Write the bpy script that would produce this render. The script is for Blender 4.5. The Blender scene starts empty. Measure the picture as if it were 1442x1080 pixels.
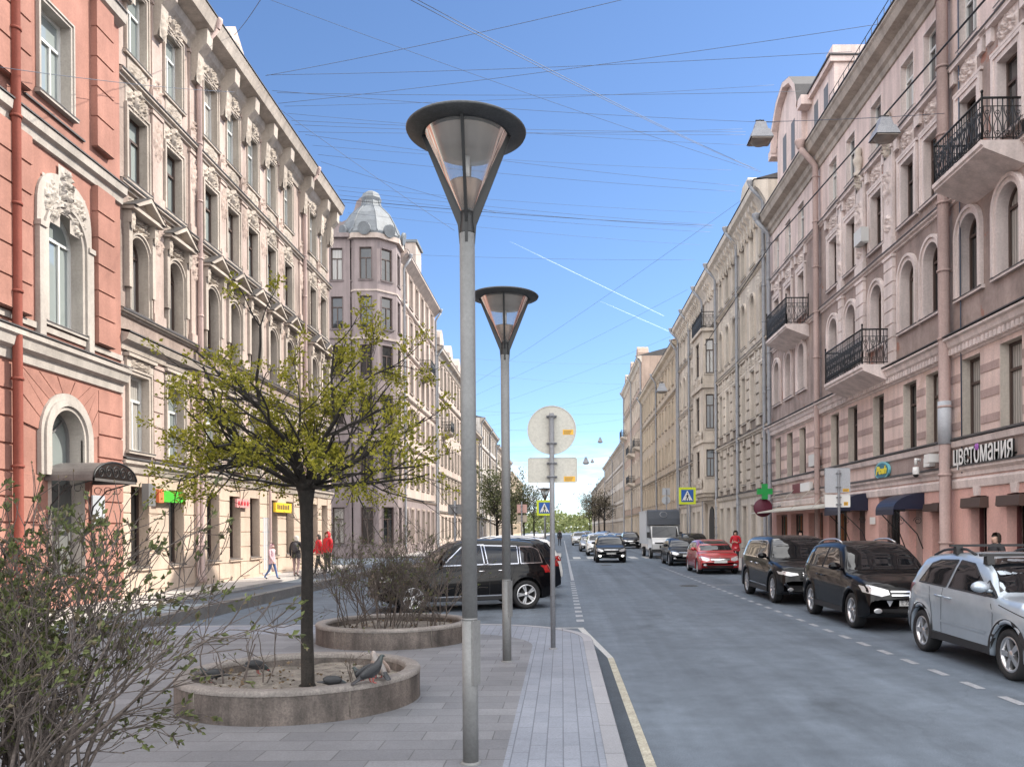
import bpy, bmesh, math, random
from mathutils import Vector, Matrix, noise
from mathutils.bvhtree import BVHTree
from mathutils.geometry import delaunay_2d_cdt
R = math.radians
PI = math.pi
random.seed(7)
S = bpy.context.scene
COL = S.collection

# ---------------------------------------------------------------- camera
FPX = 1150.0          # focal length in pixels of the 1442 px wide photograph
VX, VY = 791.0, 745.0 # vanishing point of the street in the photograph
CH = 1.95             # camera height above the carriageway
cam = bpy.data.cameras.new('camera')
cam.sensor_width = 36.0
cam.sensor_fit = 'HORIZONTAL'
cam.lens = FPX / 1442 * 36
cam.shift_x = (721 - VX) / 1442
cam.shift_y = (VY - 540) / 1442
cam.clip_start = 0.1
cam.clip_end = 20000
camo = bpy.data.objects.new('camera', cam)
COL.objects.link(camo)
ROLL = R(0.4)
camo.location = (0, 0, CH)
camo.rotation_euler = (Matrix.Rotation(R(90), 4, 'X') @ Matrix.Rotation(-ROLL, 4, 'Z')).to_euler()
S.camera = camo

# ---------------------------------------------------------------- sun and sky
SUN = Vector((1.0, 0.5, 0.95)).normalized()      # towards the sun
el, az = math.asin(SUN.z), math.atan2(SUN.x, SUN.y)
w = bpy.data.worlds.new('World')
S.world = w
w.use_nodes = True
nt = w.node_tree
bg = nt.nodes['Background']
sky = nt.nodes.new('ShaderNodeTexSky')
sky.sky_type = 'NISHITA'
sky.sun_disc = False
sky.sun_elevation = el
sky.sun_rotation = az
sky.altitude = 0
sky.air_density = 0.8
sky.dust_density = 0.1
sky.ozone_density = 5.0
# a few low white clouds far down the street
tc = nt.nodes.new('ShaderNodeTexCoord')
sep = nt.nodes.new('ShaderNodeSeparateXYZ')
nt.links.new(tc.outputs['Generated'], sep.inputs[0])
mp = nt.nodes.new('ShaderNodeMapping')
mp.inputs['Scale'].default_value = (5, 5, 22)
nt.links.new(tc.outputs['Generated'], mp.inputs['Vector'])
nz = nt.nodes.new('ShaderNodeTexNoise')
nz.inputs['Scale'].default_value = 2.2
nz.inputs['Detail'].default_value = 7
nz.inputs['Roughness'].default_value = 0.6
nt.links.new(mp.outputs[0], nz.inputs['Vector'])
cr = nt.nodes.new('ShaderNodeValToRGB')
cr.color_ramp.elements[0].position = 0.44
cr.color_ramp.elements[1].position = 0.62
nt.links.new(nz.outputs['Fac'], cr.inputs[0])
hr = nt.nodes.new('ShaderNodeMapRange')      # clouds only near the horizon
hr.inputs['From Min'].default_value = 0.115
hr.inputs['From Max'].default_value = 0.045
nt.links.new(sep.outputs['Z'], hr.inputs['Value'])
mu = nt.nodes.new('ShaderNodeMath'); mu.operation = 'MULTIPLY'
nt.links.new(cr.outputs[0], mu.inputs[0]); nt.links.new(hr.outputs[0], mu.inputs[1])
mix = nt.nodes.new('ShaderNodeMix'); mix.data_type = 'RGBA'
nt.links.new(mu.outputs[0], mix.inputs['Factor'])
nt.links.new(sky.outputs[0], mix.inputs['A'])
mix.inputs['B'].default_value = (6.2, 6.5, 6.9, 1)
# broken bright cumulus, unseen, added behind the camera to light the shaded street
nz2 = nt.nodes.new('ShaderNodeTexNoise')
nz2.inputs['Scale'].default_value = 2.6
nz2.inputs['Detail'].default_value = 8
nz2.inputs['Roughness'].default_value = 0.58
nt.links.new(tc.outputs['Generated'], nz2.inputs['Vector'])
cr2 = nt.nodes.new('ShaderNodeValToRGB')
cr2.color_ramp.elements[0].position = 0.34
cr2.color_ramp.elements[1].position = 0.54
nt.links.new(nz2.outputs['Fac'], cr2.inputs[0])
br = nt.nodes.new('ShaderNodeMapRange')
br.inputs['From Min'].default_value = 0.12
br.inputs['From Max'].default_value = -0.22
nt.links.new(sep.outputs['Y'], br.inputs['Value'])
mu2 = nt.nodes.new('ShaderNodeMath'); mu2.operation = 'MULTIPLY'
zr = nt.nodes.new('ShaderNodeMapRange')      # ... and added overhead, above the view, for the same fill
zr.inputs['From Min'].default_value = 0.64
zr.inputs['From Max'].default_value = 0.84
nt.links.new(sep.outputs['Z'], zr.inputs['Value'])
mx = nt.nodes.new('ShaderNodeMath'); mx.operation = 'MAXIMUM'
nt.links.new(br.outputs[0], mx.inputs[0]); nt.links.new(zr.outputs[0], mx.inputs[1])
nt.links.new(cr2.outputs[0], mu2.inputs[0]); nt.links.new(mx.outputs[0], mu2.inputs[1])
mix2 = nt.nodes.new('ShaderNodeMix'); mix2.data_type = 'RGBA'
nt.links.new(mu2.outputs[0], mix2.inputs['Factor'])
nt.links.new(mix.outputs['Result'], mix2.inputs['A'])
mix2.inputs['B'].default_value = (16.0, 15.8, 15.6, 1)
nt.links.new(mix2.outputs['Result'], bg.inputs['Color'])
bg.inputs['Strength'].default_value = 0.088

sl = bpy.data.lights.new('sun', 'SUN')
sl.energy = 3.05
sl.angle = R(0.5)
sl.color = (1.0, 0.93, 0.82)
so = bpy.data.objects.new('sun', sl)
COL.objects.link(so)
so.location = (40, 20, 60)
so.rotation_euler = SUN.to_track_quat('Z', 'Y').to_euler()

S.view_settings.view_transform = 'Standard'
S.view_settings.look = 'None'
S.view_settings.exposure = 1.35
S.view_settings.gamma = 1
S.render.engine = 'CYCLES'
S.cycles.max_bounces = 6
S.cycles.diffuse_bounces = 4
S.cycles.glossy_bounces = 3
S.cycles.transmission_bounces = 4
S.cycles.transparent_max_bounces = 6
S.cycles.caustics_reflective = False
S.cycles.caustics_refractive = False
S.cycles.use_denoising = True


def at(px, py, d):
    """the world point that the photograph shows at (px, py), d metres ahead"""
    a, b = (px - VX), (VY - py)
    c, s = math.cos(ROLL), math.sin(ROLL)
    a, b = a * c + b * s, -a * s + b * c
    return Vector((a * d / FPX, d, CH + b * d / FPX))


def at_x(px, py, X):
    """same, on the vertical plane x = X"""
    a, b = (px - VX), (VY - py)
    c, s = math.cos(ROLL), math.sin(ROLL)
    a = a * c + b * s
    return at(px, py, X * FPX / a)


# ---------------------------------------------------------------- materials
def _new(name):
    m = bpy.data.materials.new(name)
    m.use_nodes = True
    n = m.node_tree
    return m, n, n.nodes['Principled BSDF']


def simple(name, col, rough=0.6, metal=0.0, coat=0.0, spec=None, emit=None, estr=0):
    m, n, p = _new(name)
    p.inputs['Base Color'].default_value = (*col, 1)
    p.inputs['Roughness'].default_value = rough
    p.inputs['Metallic'].default_value = metal
    p.inputs['Coat Weight'].default_value = coat
    p.inputs['Coat Roughness'].default_value = 0.03
    if spec is not None:
        p.inputs['Specular IOR Level'].default_value = spec
    if emit:
        p.inputs['Emission Color'].default_value = (*emit, 1)
        p.inputs['Emission Strength'].default_value = estr
    return m


def noise_node(n, scale, detail=5, rough=0.6, vec=None, stretch=None):
    t = n.nodes.new('ShaderNodeTexNoise')
    t.inputs['Scale'].default_value = scale
    t.inputs['Detail'].default_value = detail
    t.inputs['Roughness'].default_value = rough
    if vec is None:
        g = n.nodes.new('ShaderNodeNewGeometry')
        vec = g.outputs['Position']
    if stretch:
        mpp = n.nodes.new('ShaderNodeMapping')
        mpp.inputs['Scale'].default_value = stretch
        n.links.new(vec, mpp.inputs['Vector'])
        vec = mpp.outputs[0]
    n.links.new(vec, t.inputs['Vector'])
    return t.outputs['Fac']


def ramp(n, fac, a, b, pa=0.3, pb=0.7):
    c = n.nodes.new('ShaderNodeValToRGB')
    c.color_ramp.elements[0].position = pa
    c.color_ramp.elements[1].position = pb
    c.color_ramp.elements[0].color = (*a, 1)
    c.color_ramp.elements[1].color = (*b, 1)
    n.links.new(fac, c.inputs[0])
    return c.outputs[0]


def mult(n, a, b, fac=1.0):
    x = n.nodes.new('ShaderNodeMix')
    x.data_type = 'RGBA'
    x.blend_type = 'MULTIPLY'
    x.inputs['Factor'].default_value = fac
    n.links.new(a, x.inputs['A'])
    n.links.new(b, x.inputs['B'])
    return x.outputs['Result']


def bump(n, p, fac, strength=0.2, dist=0.01):
    b = n.nodes.new('ShaderNodeBump')
    b.inputs['Strength'].default_value = strength
    b.inputs['Distance'].default_value = dist
    n.links.new(fac, b.inputs['Height'])
    n.links.new(b.outputs[0], p.inputs['Normal'])


def plaster(name, c, var=0.14, grain=18, bumpd=0.006, rough=0.88, streak=0.25, patch=None):
    """painted render: mottling, rain streaks, grain and worn patches"""
    m, n, p = _new(name)
    lo = tuple(x * (1 - var) for x in c)
    hi = tuple(min(1, x * (1 + var * 0.6)) for x in c)
    a = mult(n, ramp(n, noise_node(n, 0.9, 6), lo, hi), ramp(n, noise_node(n, 0.22, 7, 0.7), (0.84, 0.83, 0.82), (1.06,) * 3, 0.34, 0.66))
    st = ramp(n, noise_node(n, 1.0, 6, 0.6, stretch=(2.6, 2.6, 0.30)), (1 - streak * .9,) * 3, (1.03,) * 3, 0.32, 0.60)
    col = mult(n, a, st)
    fine = noise_node(n, grain, 4)
    col = mult(n, col, ramp(n, fine, (0.86,) * 3, (1.04,) * 3))
    if patch:
        f = ramp(n, noise_node(n, 0.55, 8, 0.7), (0, 0, 0), (1, 1, 1), 0.60, 0.63)
        x = n.nodes.new('ShaderNodeMix'); x.data_type = 'RGBA'
        n.links.new(f, x.inputs['Factor'])
        n.links.new(col, x.inputs['A'])
        x.inputs['B'].default_value = (*patch, 1)
        col = x.outputs['Result']
    n.links.new(col, p.inputs['Base Color'])
    p.inputs['Roughness'].default_value = rough
    p.inputs['Specular IOR Level'].default_value = 0.25
    bump(n, p, noise_node(n, grain * 1.7, 3), 0.5, bumpd)
    return m


def stone(name, c, var=0.3, scale=3.0, rough=0.8, grain=60, bumpd=0.004, gl=0.7, drip=0):
    m, n, p = _new(name)
    lo = tuple(x * (1 - var) for x in c)
    hi = tuple(min(1, x * (1 + var)) for x in c)
    a = ramp(n, noise_node(n, scale, 8, 0.7), lo, hi, 0.32, 0.68)
    f = noise_node(n, grain, 3, 0.7)
    col = mult(n, a, ramp(n, f, (gl,) * 3, (1.12,) * 3, 0.35, 0.62))
    if drip:
        col = mult(n, col, ramp(n, noise_node(n, 1.0, 6, 0.7, stretch=(4.0, 4.0, 0.5)), (1 - drip,) * 3, (1.25,) * 3, 0.36, 0.64))
    n.links.new(col, p.inputs['Base Color'])
    p.inputs['Roughness'].default_value = rough
    bump(n, p, f, 0.5, bumpd)
    return m


def tiles(name, c1, c2, mortar, w, h, rotz=0, rough=0.75, offset=0.5, var=0.2):
    m, n, p = _new(name)
    g = n.nodes.new('ShaderNodeNewGeometry')
    mpp = n.nodes.new('ShaderNodeMapping')
    mpp.inputs['Rotation'].default_value = (0, 0, rotz)
    n.links.new(g.outputs['Position'], mpp.inputs['Vector'])
    b = n.nodes.new('ShaderNodeTexBrick')
    b.offset = offset
    b.inputs['Color1'].default_value = (*c1, 1)
    b.inputs['Color2'].default_value = (*c2, 1)
    b.inputs['Mortar'].default_value = (*mortar, 1)
    b.inputs['Scale'].default_value = 1
    b.inputs['Mortar Size'].default_value = 0.006
    b.inputs['Mortar Smooth'].default_value = 0.3
    b.inputs['Bias'].default_value = 0
    b.inputs['Brick Width'].default_value = w
    b.inputs['Row Height'].default_value = h
    n.links.new(mpp.outputs[0], b.inputs['Vector'])
    col = mult(n, b.outputs['Color'], ramp(n, noise_node(n, 0.8, 8, 0.7), (1 - var,) * 3, (1 + var * 0.5,) * 3, 0.3, 0.7))
    col = mult(n, col, ramp(n, noise_node(n, 70, 3), (0.8,) * 3, (1.1,) * 3, 0.3, 0.7))
    # dropped specks and stains
    vo = n.nodes.new('ShaderNodeTexVoronoi')
    vo.inputs['Scale'].default_value = 5.5
    n.links.new(g.outputs['Position'], vo.inputs['Vector'])
    col = mult(n, col, ramp(n, vo.outputs['Distance'], (0.62,) * 3, (1, 1, 1), 0.03, 0.055))
    n.links.new(col, p.inputs['Base Color'])
    p.inputs['Roughness'].default_value = rough
    iv = n.nodes.new('ShaderNodeMath'); iv.operation = 'SUBTRACT'; iv.inputs[0].default_value = 1
    n.links.new(b.outputs['Fac'], iv.inputs[1])
    bump(n, p, iv.outputs[0], 0.6, 0.004)
    return m


def asphalt(name, c=0.055):
    m, n, p = _new(name)
    a = ramp(n, noise_node(n, 0.35, 8, 0.65), (c * 0.56, c * 0.68, c * 0.84), (c * 0.80, c * 0.98, c * 1.20), 0.3, 0.7)
    b = ramp(n, noise_node(n, 1.0, 5, 0.6, stretch=(1.3, 0.045, 1)), (0.74,) * 3, (1.14,) * 3, 0.33, 0.67)
    f = noise_node(n, 95, 2, 0.8)
    col = mult(n, mult(n, a, b), ramp(n, f, (0.55,) * 3, (1.4,) * 3, 0.3, 0.72))
    col = mult(n, col, ramp(n, noise_node(n, 2.3, 9, 0.72), (0.80,) * 3, (1.12,) * 3, 0.34, 0.66))
    col = mult(n, col, ramp(n, noise_node(n, 0.8, 4, 0.55, stretch=(1, 0.5, 1)), (0.66,) * 3, (1, 1, 1), 0.28, 0.40))
    # repaired seams and cracks
    vo = n.nodes.new('ShaderNodeTexVoronoi'); vo.feature = 'DISTANCE_TO_EDGE'
    vo.inputs['Scale'].default_value = 0.22
    g = n.nodes.new('ShaderNodeNewGeometry')
    mpp = n.nodes.new('ShaderNodeMapping'); mpp.inputs['Scale'].default_value = (1.3, 0.7, 1)
    n.links.new(g.outputs['Position'], mpp.inputs['Vector'])
    dn = n.nodes.new('ShaderNodeTexNoise'); dn.inputs['Scale'].default_value = 1.3; dn.inputs['Detail'].default_value = 6
    n.links.new(mpp.outputs[0], dn.inputs['Vector'])
    ad = n.nodes.new('ShaderNodeVectorMath'); ad.operation = 'ADD'
    n.links.new(mpp.outputs[0], ad.inputs[0]); n.links.new(dn.outputs['Color'], ad.inputs[1])
    n.links.new(ad.outputs[0], vo.inputs['Vector'])
    col = mult(n, col, ramp(n, vo.outputs['Distance'], (0.86,) * 3, (1, 1, 1), 0.0012, 0.004))
    n.links.new(col, p.inputs['Base Color'])
    p.inputs['Roughness'].default_value = 0.78
    p.inputs['Specular IOR Level'].default_value = 0.4
    bump(n, p, f, 0.5, 0.004)
    return m


def window_glass(name, dark=(0.012, 0.014, 0.016), curtain=(0.42, 0.40, 0.37), share=0.24, wav=0.02):
    """panes: dark rooms or pale curtains behind a slightly wavy reflecting surface, different in every window"""
    m, n, p = _new(name)
    oi = n.nodes.new('ShaderNodeObjectInfo')
    g = n.nodes.new('ShaderNodeTexCoord')
    sp = n.nodes.new('ShaderNodeSeparateXYZ')
    n.links.new(g.outputs['Object'], sp.inputs[0])
    # curtain edge: a soft diagonal fold pattern
    wv = n.nodes.new('ShaderNodeTexWave')
    wv.inputs['Scale'].default_value = 3.0
    wv.inputs['Distortion'].default_value = 2.0
    wv.bands_direction = 'Y'
    n.links.new(g.outputs['Object'], wv.inputs['Vector'])
    cur = ramp(n, wv.outputs['Fac'], tuple(x * 0.55 for x in curtain), curtain, 0.1, 0.9)
    thr = n.nodes.new('ShaderNodeMath'); thr.operation = 'LESS_THAN'
    thr.inputs[1].default_value = share
    n.links.new(oi.outputs['Random'], thr.inputs[0])
    x = n.nodes.new('ShaderNodeMix'); x.data_type = 'RGBA'
    n.links.new(thr.outputs[0], x.inputs['Factor'])
    m7 = n.nodes.new('ShaderNodeMath'); m7.operation = 'MULTIPLY'; m7.inputs[1].default_value = 7.31
    fr = n.nodes.new('ShaderNodeMath'); fr.operation = 'FRACT'
    n.links.new(oi.outputs['Random'], m7.inputs[0]); n.links.new(m7.outputs[0], fr.inputs[0])
    n.links.new(ramp(n, fr.outputs[0], dark, tuple(d * 1.3 + 0.04 for d in dark), 0.35, 1.0), x.inputs['A'])
    n.links.new(cur, x.inputs['B'])
    n.links.new(x.outputs['Result'], p.inputs['Base Color'])
    p.inputs['Roughness'].default_value = 0.03
    p.inputs['IOR'].default_value = 1.65
    p.inputs['Coat Weight'].default_value = 0.6
    p.inputs['Coat Roughness'].default_value = 0.02
    bump(n, p, noise_node(n, 1.1, 2), 0.35, wav)
    return m


def paint(name, c, flake=0.0, rough=0.32, coat=1.0, spec=0.5):
    m, n, p = _new(name)
    d = ramp(n, noise_node(n, 2.2, 6, 0.7), tuple(x * 0.88 for x in c), c, 0.3, 0.6)
    n.links.new(d, p.inputs['Base Color'])
    p.inputs['Metallic'].default_value = flake
    p.inputs['Roughness'].default_value = rough
    p.inputs['Coat Weight'].default_value = coat
    p.inputs['Specular IOR Level'].default_value = spec
    p.inputs['Coat Roughness'].default_value = 0.04
    return m


def leafy(name, a, b, trans=0.35):
    m, n, p = _new(name)
    g = n.nodes.new('ShaderNodeNewGeometry')
    c = ramp(n, g.outputs['Random Per Island'], a, b, 0.05, 0.95)
    n.links.new(c, p.inputs['Base Color'])
    p.inputs['Roughness'].default_value = 0.55
    p.inputs['Specular IOR Level'].default_value = 0.3
    tr = n.nodes.new('ShaderNodeBsdfTranslucent')
    n.links.new(c, tr.inputs['Color'])
    ms = n.nodes.new('ShaderNodeMixShader')
    ms.inputs[0].default_value = trans
    n.links.new(p.outputs[0], ms.inputs[1]); n.links.new(tr.outputs[0], ms.inputs[2])
    n.links.new(ms.outputs[0], n.nodes['Material Output'].inputs['Surface'])
    return m


M = {}
M['asphalt'] = asphalt('asphalt', 0.175)
M['lane_asphalt'] = asphalt('lane_asphalt', 0.15)
M['ground'] = stone('earth', (0.10, 0.095, 0.085), 0.2)
M['plaza'] = tiles('plaza_slabs', (0.140, 0.144, 0.158), (0.195, 0.199, 0.214), (0.10, 0.10, 0.105), 0.62, 0.31)
M['strip'] = tiles('strip_slabs', (0.200, 0.220, 0.262), (0.228, 0.248, 0.292), (0.13, 0.145, 0.175), 0.42, 0.14, rotz=R(90))
M['walk'] = tiles('walk_slabs', (0.42, 0.395, 0.37), (0.46, 0.43, 0.41), (0.15, 0.14, 0.135), 0.5, 0.5, offset=0)
M['kerb'] = tiles('kerb_granite', (0.25, 0.255, 0.275), (0.30, 0.30, 0.32), (0.09, 0.09, 0.10), 0.95, 7.0, rotz=R(90), offset=0)
M['kerb_dark'] = stone('kerb_dark', (0.16, 0.155, 0.15), 0.25, 2.5)
M['line'] = stone('road_paint', (0.42, 0.42, 0.41), 0.18, 9.0, 0.7, 40)
M['line_old'] = stone('road_paint_worn', (0.36, 0.335, 0.265), 0.25, 6.0, 0.7, 40)
M['line_faint'] = stone('road_paint_faint', (0.30, 0.31, 0.33), 0.3, 8.0, 0.7, 40)
M['granite'] = stone('planter_granite', (0.108, 0.090, 0.080), 0.5, 2.2, 0.72, 45, 0.006, 0.7, 0.5)
M['rim_stone'] = stone('planter_rim', (0.215, 0.195, 0.180), 0.3, 3.0, 0.75, 45, 0.003)
M['gutter'] = asphalt('gutter_asphalt', 0.085)
M['soil'] = stone('soil', (0.20, 0.18, 0.155), 0.55, 6.0, 0.95, 35, 0.03)
M['steel'] = stone('painted_steel', (0.165, 0.168, 0.168), 0.12, 2.0, 0.5, 40, 0.0004, 0.95)
M['galv'] = stone('galvanised_steel', (0.20, 0.205, 0.22), 0.12, 3.0, 0.5, 40, 0.0004, 0.93)
M['black_metal'] = simple('black_metal', (0.02, 0.021, 0.022), 0.45, 0.2)
M['lamp_dark'] = stone('lamp_dark_metal', (0.055, 0.058, 0.06), 0.2, 9.0, 0.5, 60, 0.001)
M['sign_back'] = stone('sign_back', (0.50, 0.485, 0.43), 0.06, 3.0, 0.6, 30, 0.0003, 0.96)
M['sign_grey'] = stone('sign_grey', (0.42, 0.44, 0.47), 0.06, 3.0, 0.5, 30, 0.0003, 0.96)
M['white'] = simple('white_paint', (0.78, 0.78, 0.76), 0.5)
M['yellow'] = simple('sticker_yellow', (0.80, 0.45, 0.05), 0.5)
M['cable'] = simple('cable', (0.07, 0.09, 0.13), 0.6)
M['cable_black'] = simple('cable_black', (0.02, 0.022, 0.028), 0.6)
M['red_wall'] = plaster('red_wall', (0.40, 0.205, 0.162), 0.16, 20, streak=0.15)
M['red_dark'] = plaster('red_pipe', (0.25, 0.075, 0.055), 0.12, 20)
M['red_trim'] = plaster('red_house_trim', (0.49, 0.45, 0.41), 0.10, 20, streak=0.2)
M['beige_wall'] = plaster('beige_wall', (0.50, 0.40, 0.355), 0.14, 14, 0.012)
M['beige_light'] = plaster('beige_trim', (0.50, 0.44, 0.385), 0.14, 16, 0.012, streak=0.32)
M['beige_rough'] = plaster('beige_rough_panel', (0.36, 0.285, 0.25), 0.25, 9, 0.03)
M['beige_base'] = plaster('beige_ground_floor', (0.55, 0.44, 0.355), 0.10, 18, streak=0.12)
M['mauve'] = plaster('mauve_wall', (0.305, 0.255, 0.255), 0.08, 16)
M['mauve_light'] = plaster('mauve_trim', (0.56, 0.47, 0.42), 0.10, 16)
M['zinc'] = stone('zinc_roof', (0.17, 0.185, 0.20), 0.2, 1.5, 0.6, 30, 0.002)
M['zinc_dark'] = stone('dark_roof', (0.075, 0.07, 0.07), 0.2, 1.5, 0.6, 30, 0.002)
M['pipe_grey'] = stone('pipe_grey', (0.30, 0.31, 0.335), 0.15, 3.0, 0.45, 50, 0.001)
M['pipe_pink'] = plaster('pipe_pink', (0.52, 0.395, 0.365), 0.10, 20, 0.002)
M['pink_top'] = plaster('pink_wall', (0.78, 0.635, 0.59), 0.08, 18)
M['pink_trim'] = plaster('pink_house_trim', (0.80, 0.70, 0.665), 0.09, 18, 0.008)
M['pink_rough'] = plaster('pink_rough_panel', (0.42, 0.335, 0.305), 0.25, 8, 0.02, patch=(0.33, 0.17, 0.13))
M['pink_mid'] = plaster('pink_mezzanine', (0.80, 0.625, 0.565), 0.10, 18, patch=(0.62, 0.47, 0.40))
M['pink_band'] = plaster('pink_band', (0.50, 0.375, 0.345), 0.15, 18)
M['pink_low'] = plaster('salmon_ground_floor', (0.76, 0.475, 0.42), 0.08, 18, streak=0.12)
M['fascia'] = plaster('fascia_board', (0.42, 0.335, 0.31), 0.08, 18)
M['grey_wall'] = plaster('grey_beige_wall', (0.60, 0.53, 0.455), 0.12, 14, 0.015)
M['grey_trim'] = plaster('grey_beige_trim', (0.70, 0.63, 0.55), 0.12, 16, 0.012)
M['grey_dark'] = plaster('grey_beige_block', (0.29, 0.245, 0.21), 0.18, 10, 0.03)
M['cream_low'] = plaster('cream_ground_floor', (0.66, 0.60, 0.53), 0.08, 18)
M['ochre'] = plaster('ochre_wall', (0.56, 0.465, 0.36), 0.10, 16)
M['ochre_trim'] = plaster('ochre_trim', (0.62, 0.53, 0.42), 0.10, 16)
M['brick_red'] = plaster('brick_wall', (0.48, 0.365, 0.30), 0.15, 14)
M['pale_wall'] = plaster('pale_wall', (0.62, 0.58, 0.54), 0.10, 16)
M['frame_white'] = simple('frame_white', (0.62, 0.62, 0.60), 0.5)
M['frame_brown'] = simple('frame_brown', (0.075, 0.05, 0.042), 0.5)
M['frame_grey'] = simple('frame_grey', (0.16, 0.16, 0.16), 0.5)
M['glass'] = window_glass('window_glass')
M['glass_dark'] = window_glass('window_glass_dark', share=0.12)
M['glass_pale'] = window_glass('window_glass_pale', dark=(0.20, 0.23, 0.225), share=0.4)  # pale base tone stands in for sky reflected in the panes
M['awning'] = simple('awning_blue', (0.012, 0.016, 0.04), 0.45)
M['awning_grey'] = stone('awning_sheet', (0.12, 0.11, 0.105), 0.2, 4.0, 0.45)
M['door_grey'] = plaster('door_grey', (0.16, 0.165, 0.16), 0.15, 20, 0.002)
M['door_red'] = plaster('door_maroon', (0.14, 0.055, 0.055), 0.15, 20, 0.002)
M['black'] = simple('black', (0.008, 0.008, 0.009), 0.6)
M['rubber'] = simple('rubber', (0.016, 0.016, 0.017), 0.75)
M['plastic'] = simple('black_plastic', (0.022, 0.022, 0.024), 0.55)
M['alloy'] = simple('alloy', (0.62, 0.62, 0.63), 0.28, 0.85)
M['chrome'] = simple('chrome', (0.75, 0.75, 0.77), 0.12, 1.0)
M['car_glass'] = simple('car_glass', (0.006, 0.007, 0.009), 0.015, 0, 0.5)
M['lens'] = simple('headlight_lens', (0.55, 0.55, 0.56), 0.10, 0.35, 1.0)
M['lens_red'] = simple('taillight_lens', (0.35, 0.01, 0.012), 0.12, 0, 1.0)
M['lit'] = simple('lit_headlight', (0.9, 0.9, 0.9), 0.3, emit=(1, 0.97, 0.9), estr=2.2)
M['plate'] = simple('number_plate', (0.74, 0.74, 0.72), 0.5)
M['silver'] = paint('silver_paint', (0.40, 0.46, 0.52), 0.4, 0.35)
M['car_black'] = paint('black_paint', (0.003, 0.003, 0.004), 0.0, 0.30, 0.5, 0.05)
M['car_navy'] = paint('dark_blue_paint', (0.006, 0.008, 0.013), 0.0, 0.35, 0.4, 0.1)
M['car_red'] = paint('red_paint', (0.42, 0.016, 0.022), 0.15, 0.3)
M['car_white'] = paint('white_car_paint', (0.72, 0.72, 0.71), 0.0, 0.3)
M['car_grey'] = paint('grey_car_paint', (0.20, 0.21, 0.225), 0.5, 0.3)
M['bark'] = stone('bark', (0.022, 0.018, 0.015), 0.5, 14.0, 0.9, 60, 0.012, 0.6, 0.45)
M['twig'] = stone('twig', (0.105, 0.086, 0.076), 0.35, 20.0, 0.85, 80, 0.003)
M['leaf_tree'] = leafy('tree_leaf', (0.12, 0.128, 0.014), (0.37, 0.34, 0.045), 0.45)
M['leaf_bush'] = leafy('bush_leaf', (0.060, 0.070, 0.030), (0.17, 0.20, 0.075), 0.3)
M['leaf_far'] = leafy('far_leaf', (0.06, 0.075, 0.03), (0.13, 0.135, 0.06), 0.25)
M['leaf_bud'] = leafy('bud', (0.10, 0.085, 0.05), (0.17, 0.14, 0.085), 0.2)
M['leaf_far_brown'] = leafy('far_bud', (0.10, 0.085, 0.06), (0.16, 0.14, 0.09), 0.2)
M['hill'] = leafy('hill_leaf', (0.12, 0.15, 0.05), (0.24, 0.26, 0.10), 0.2)
M['skin'] = simple('skin', (0.55, 0.35, 0.27), 0.6)
M['hair'] = simple('hair', (0.03, 0.02, 0.015), 0.6)
M['contrail'] = simple('contrail', (0.9, 0.93, 1.0), 1.0)
M['manhole_iron'] = stone('manhole_iron', (0.075, 0.072, 0.07), 0.3, 6.0, 0.6, 60, 0.002)

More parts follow.
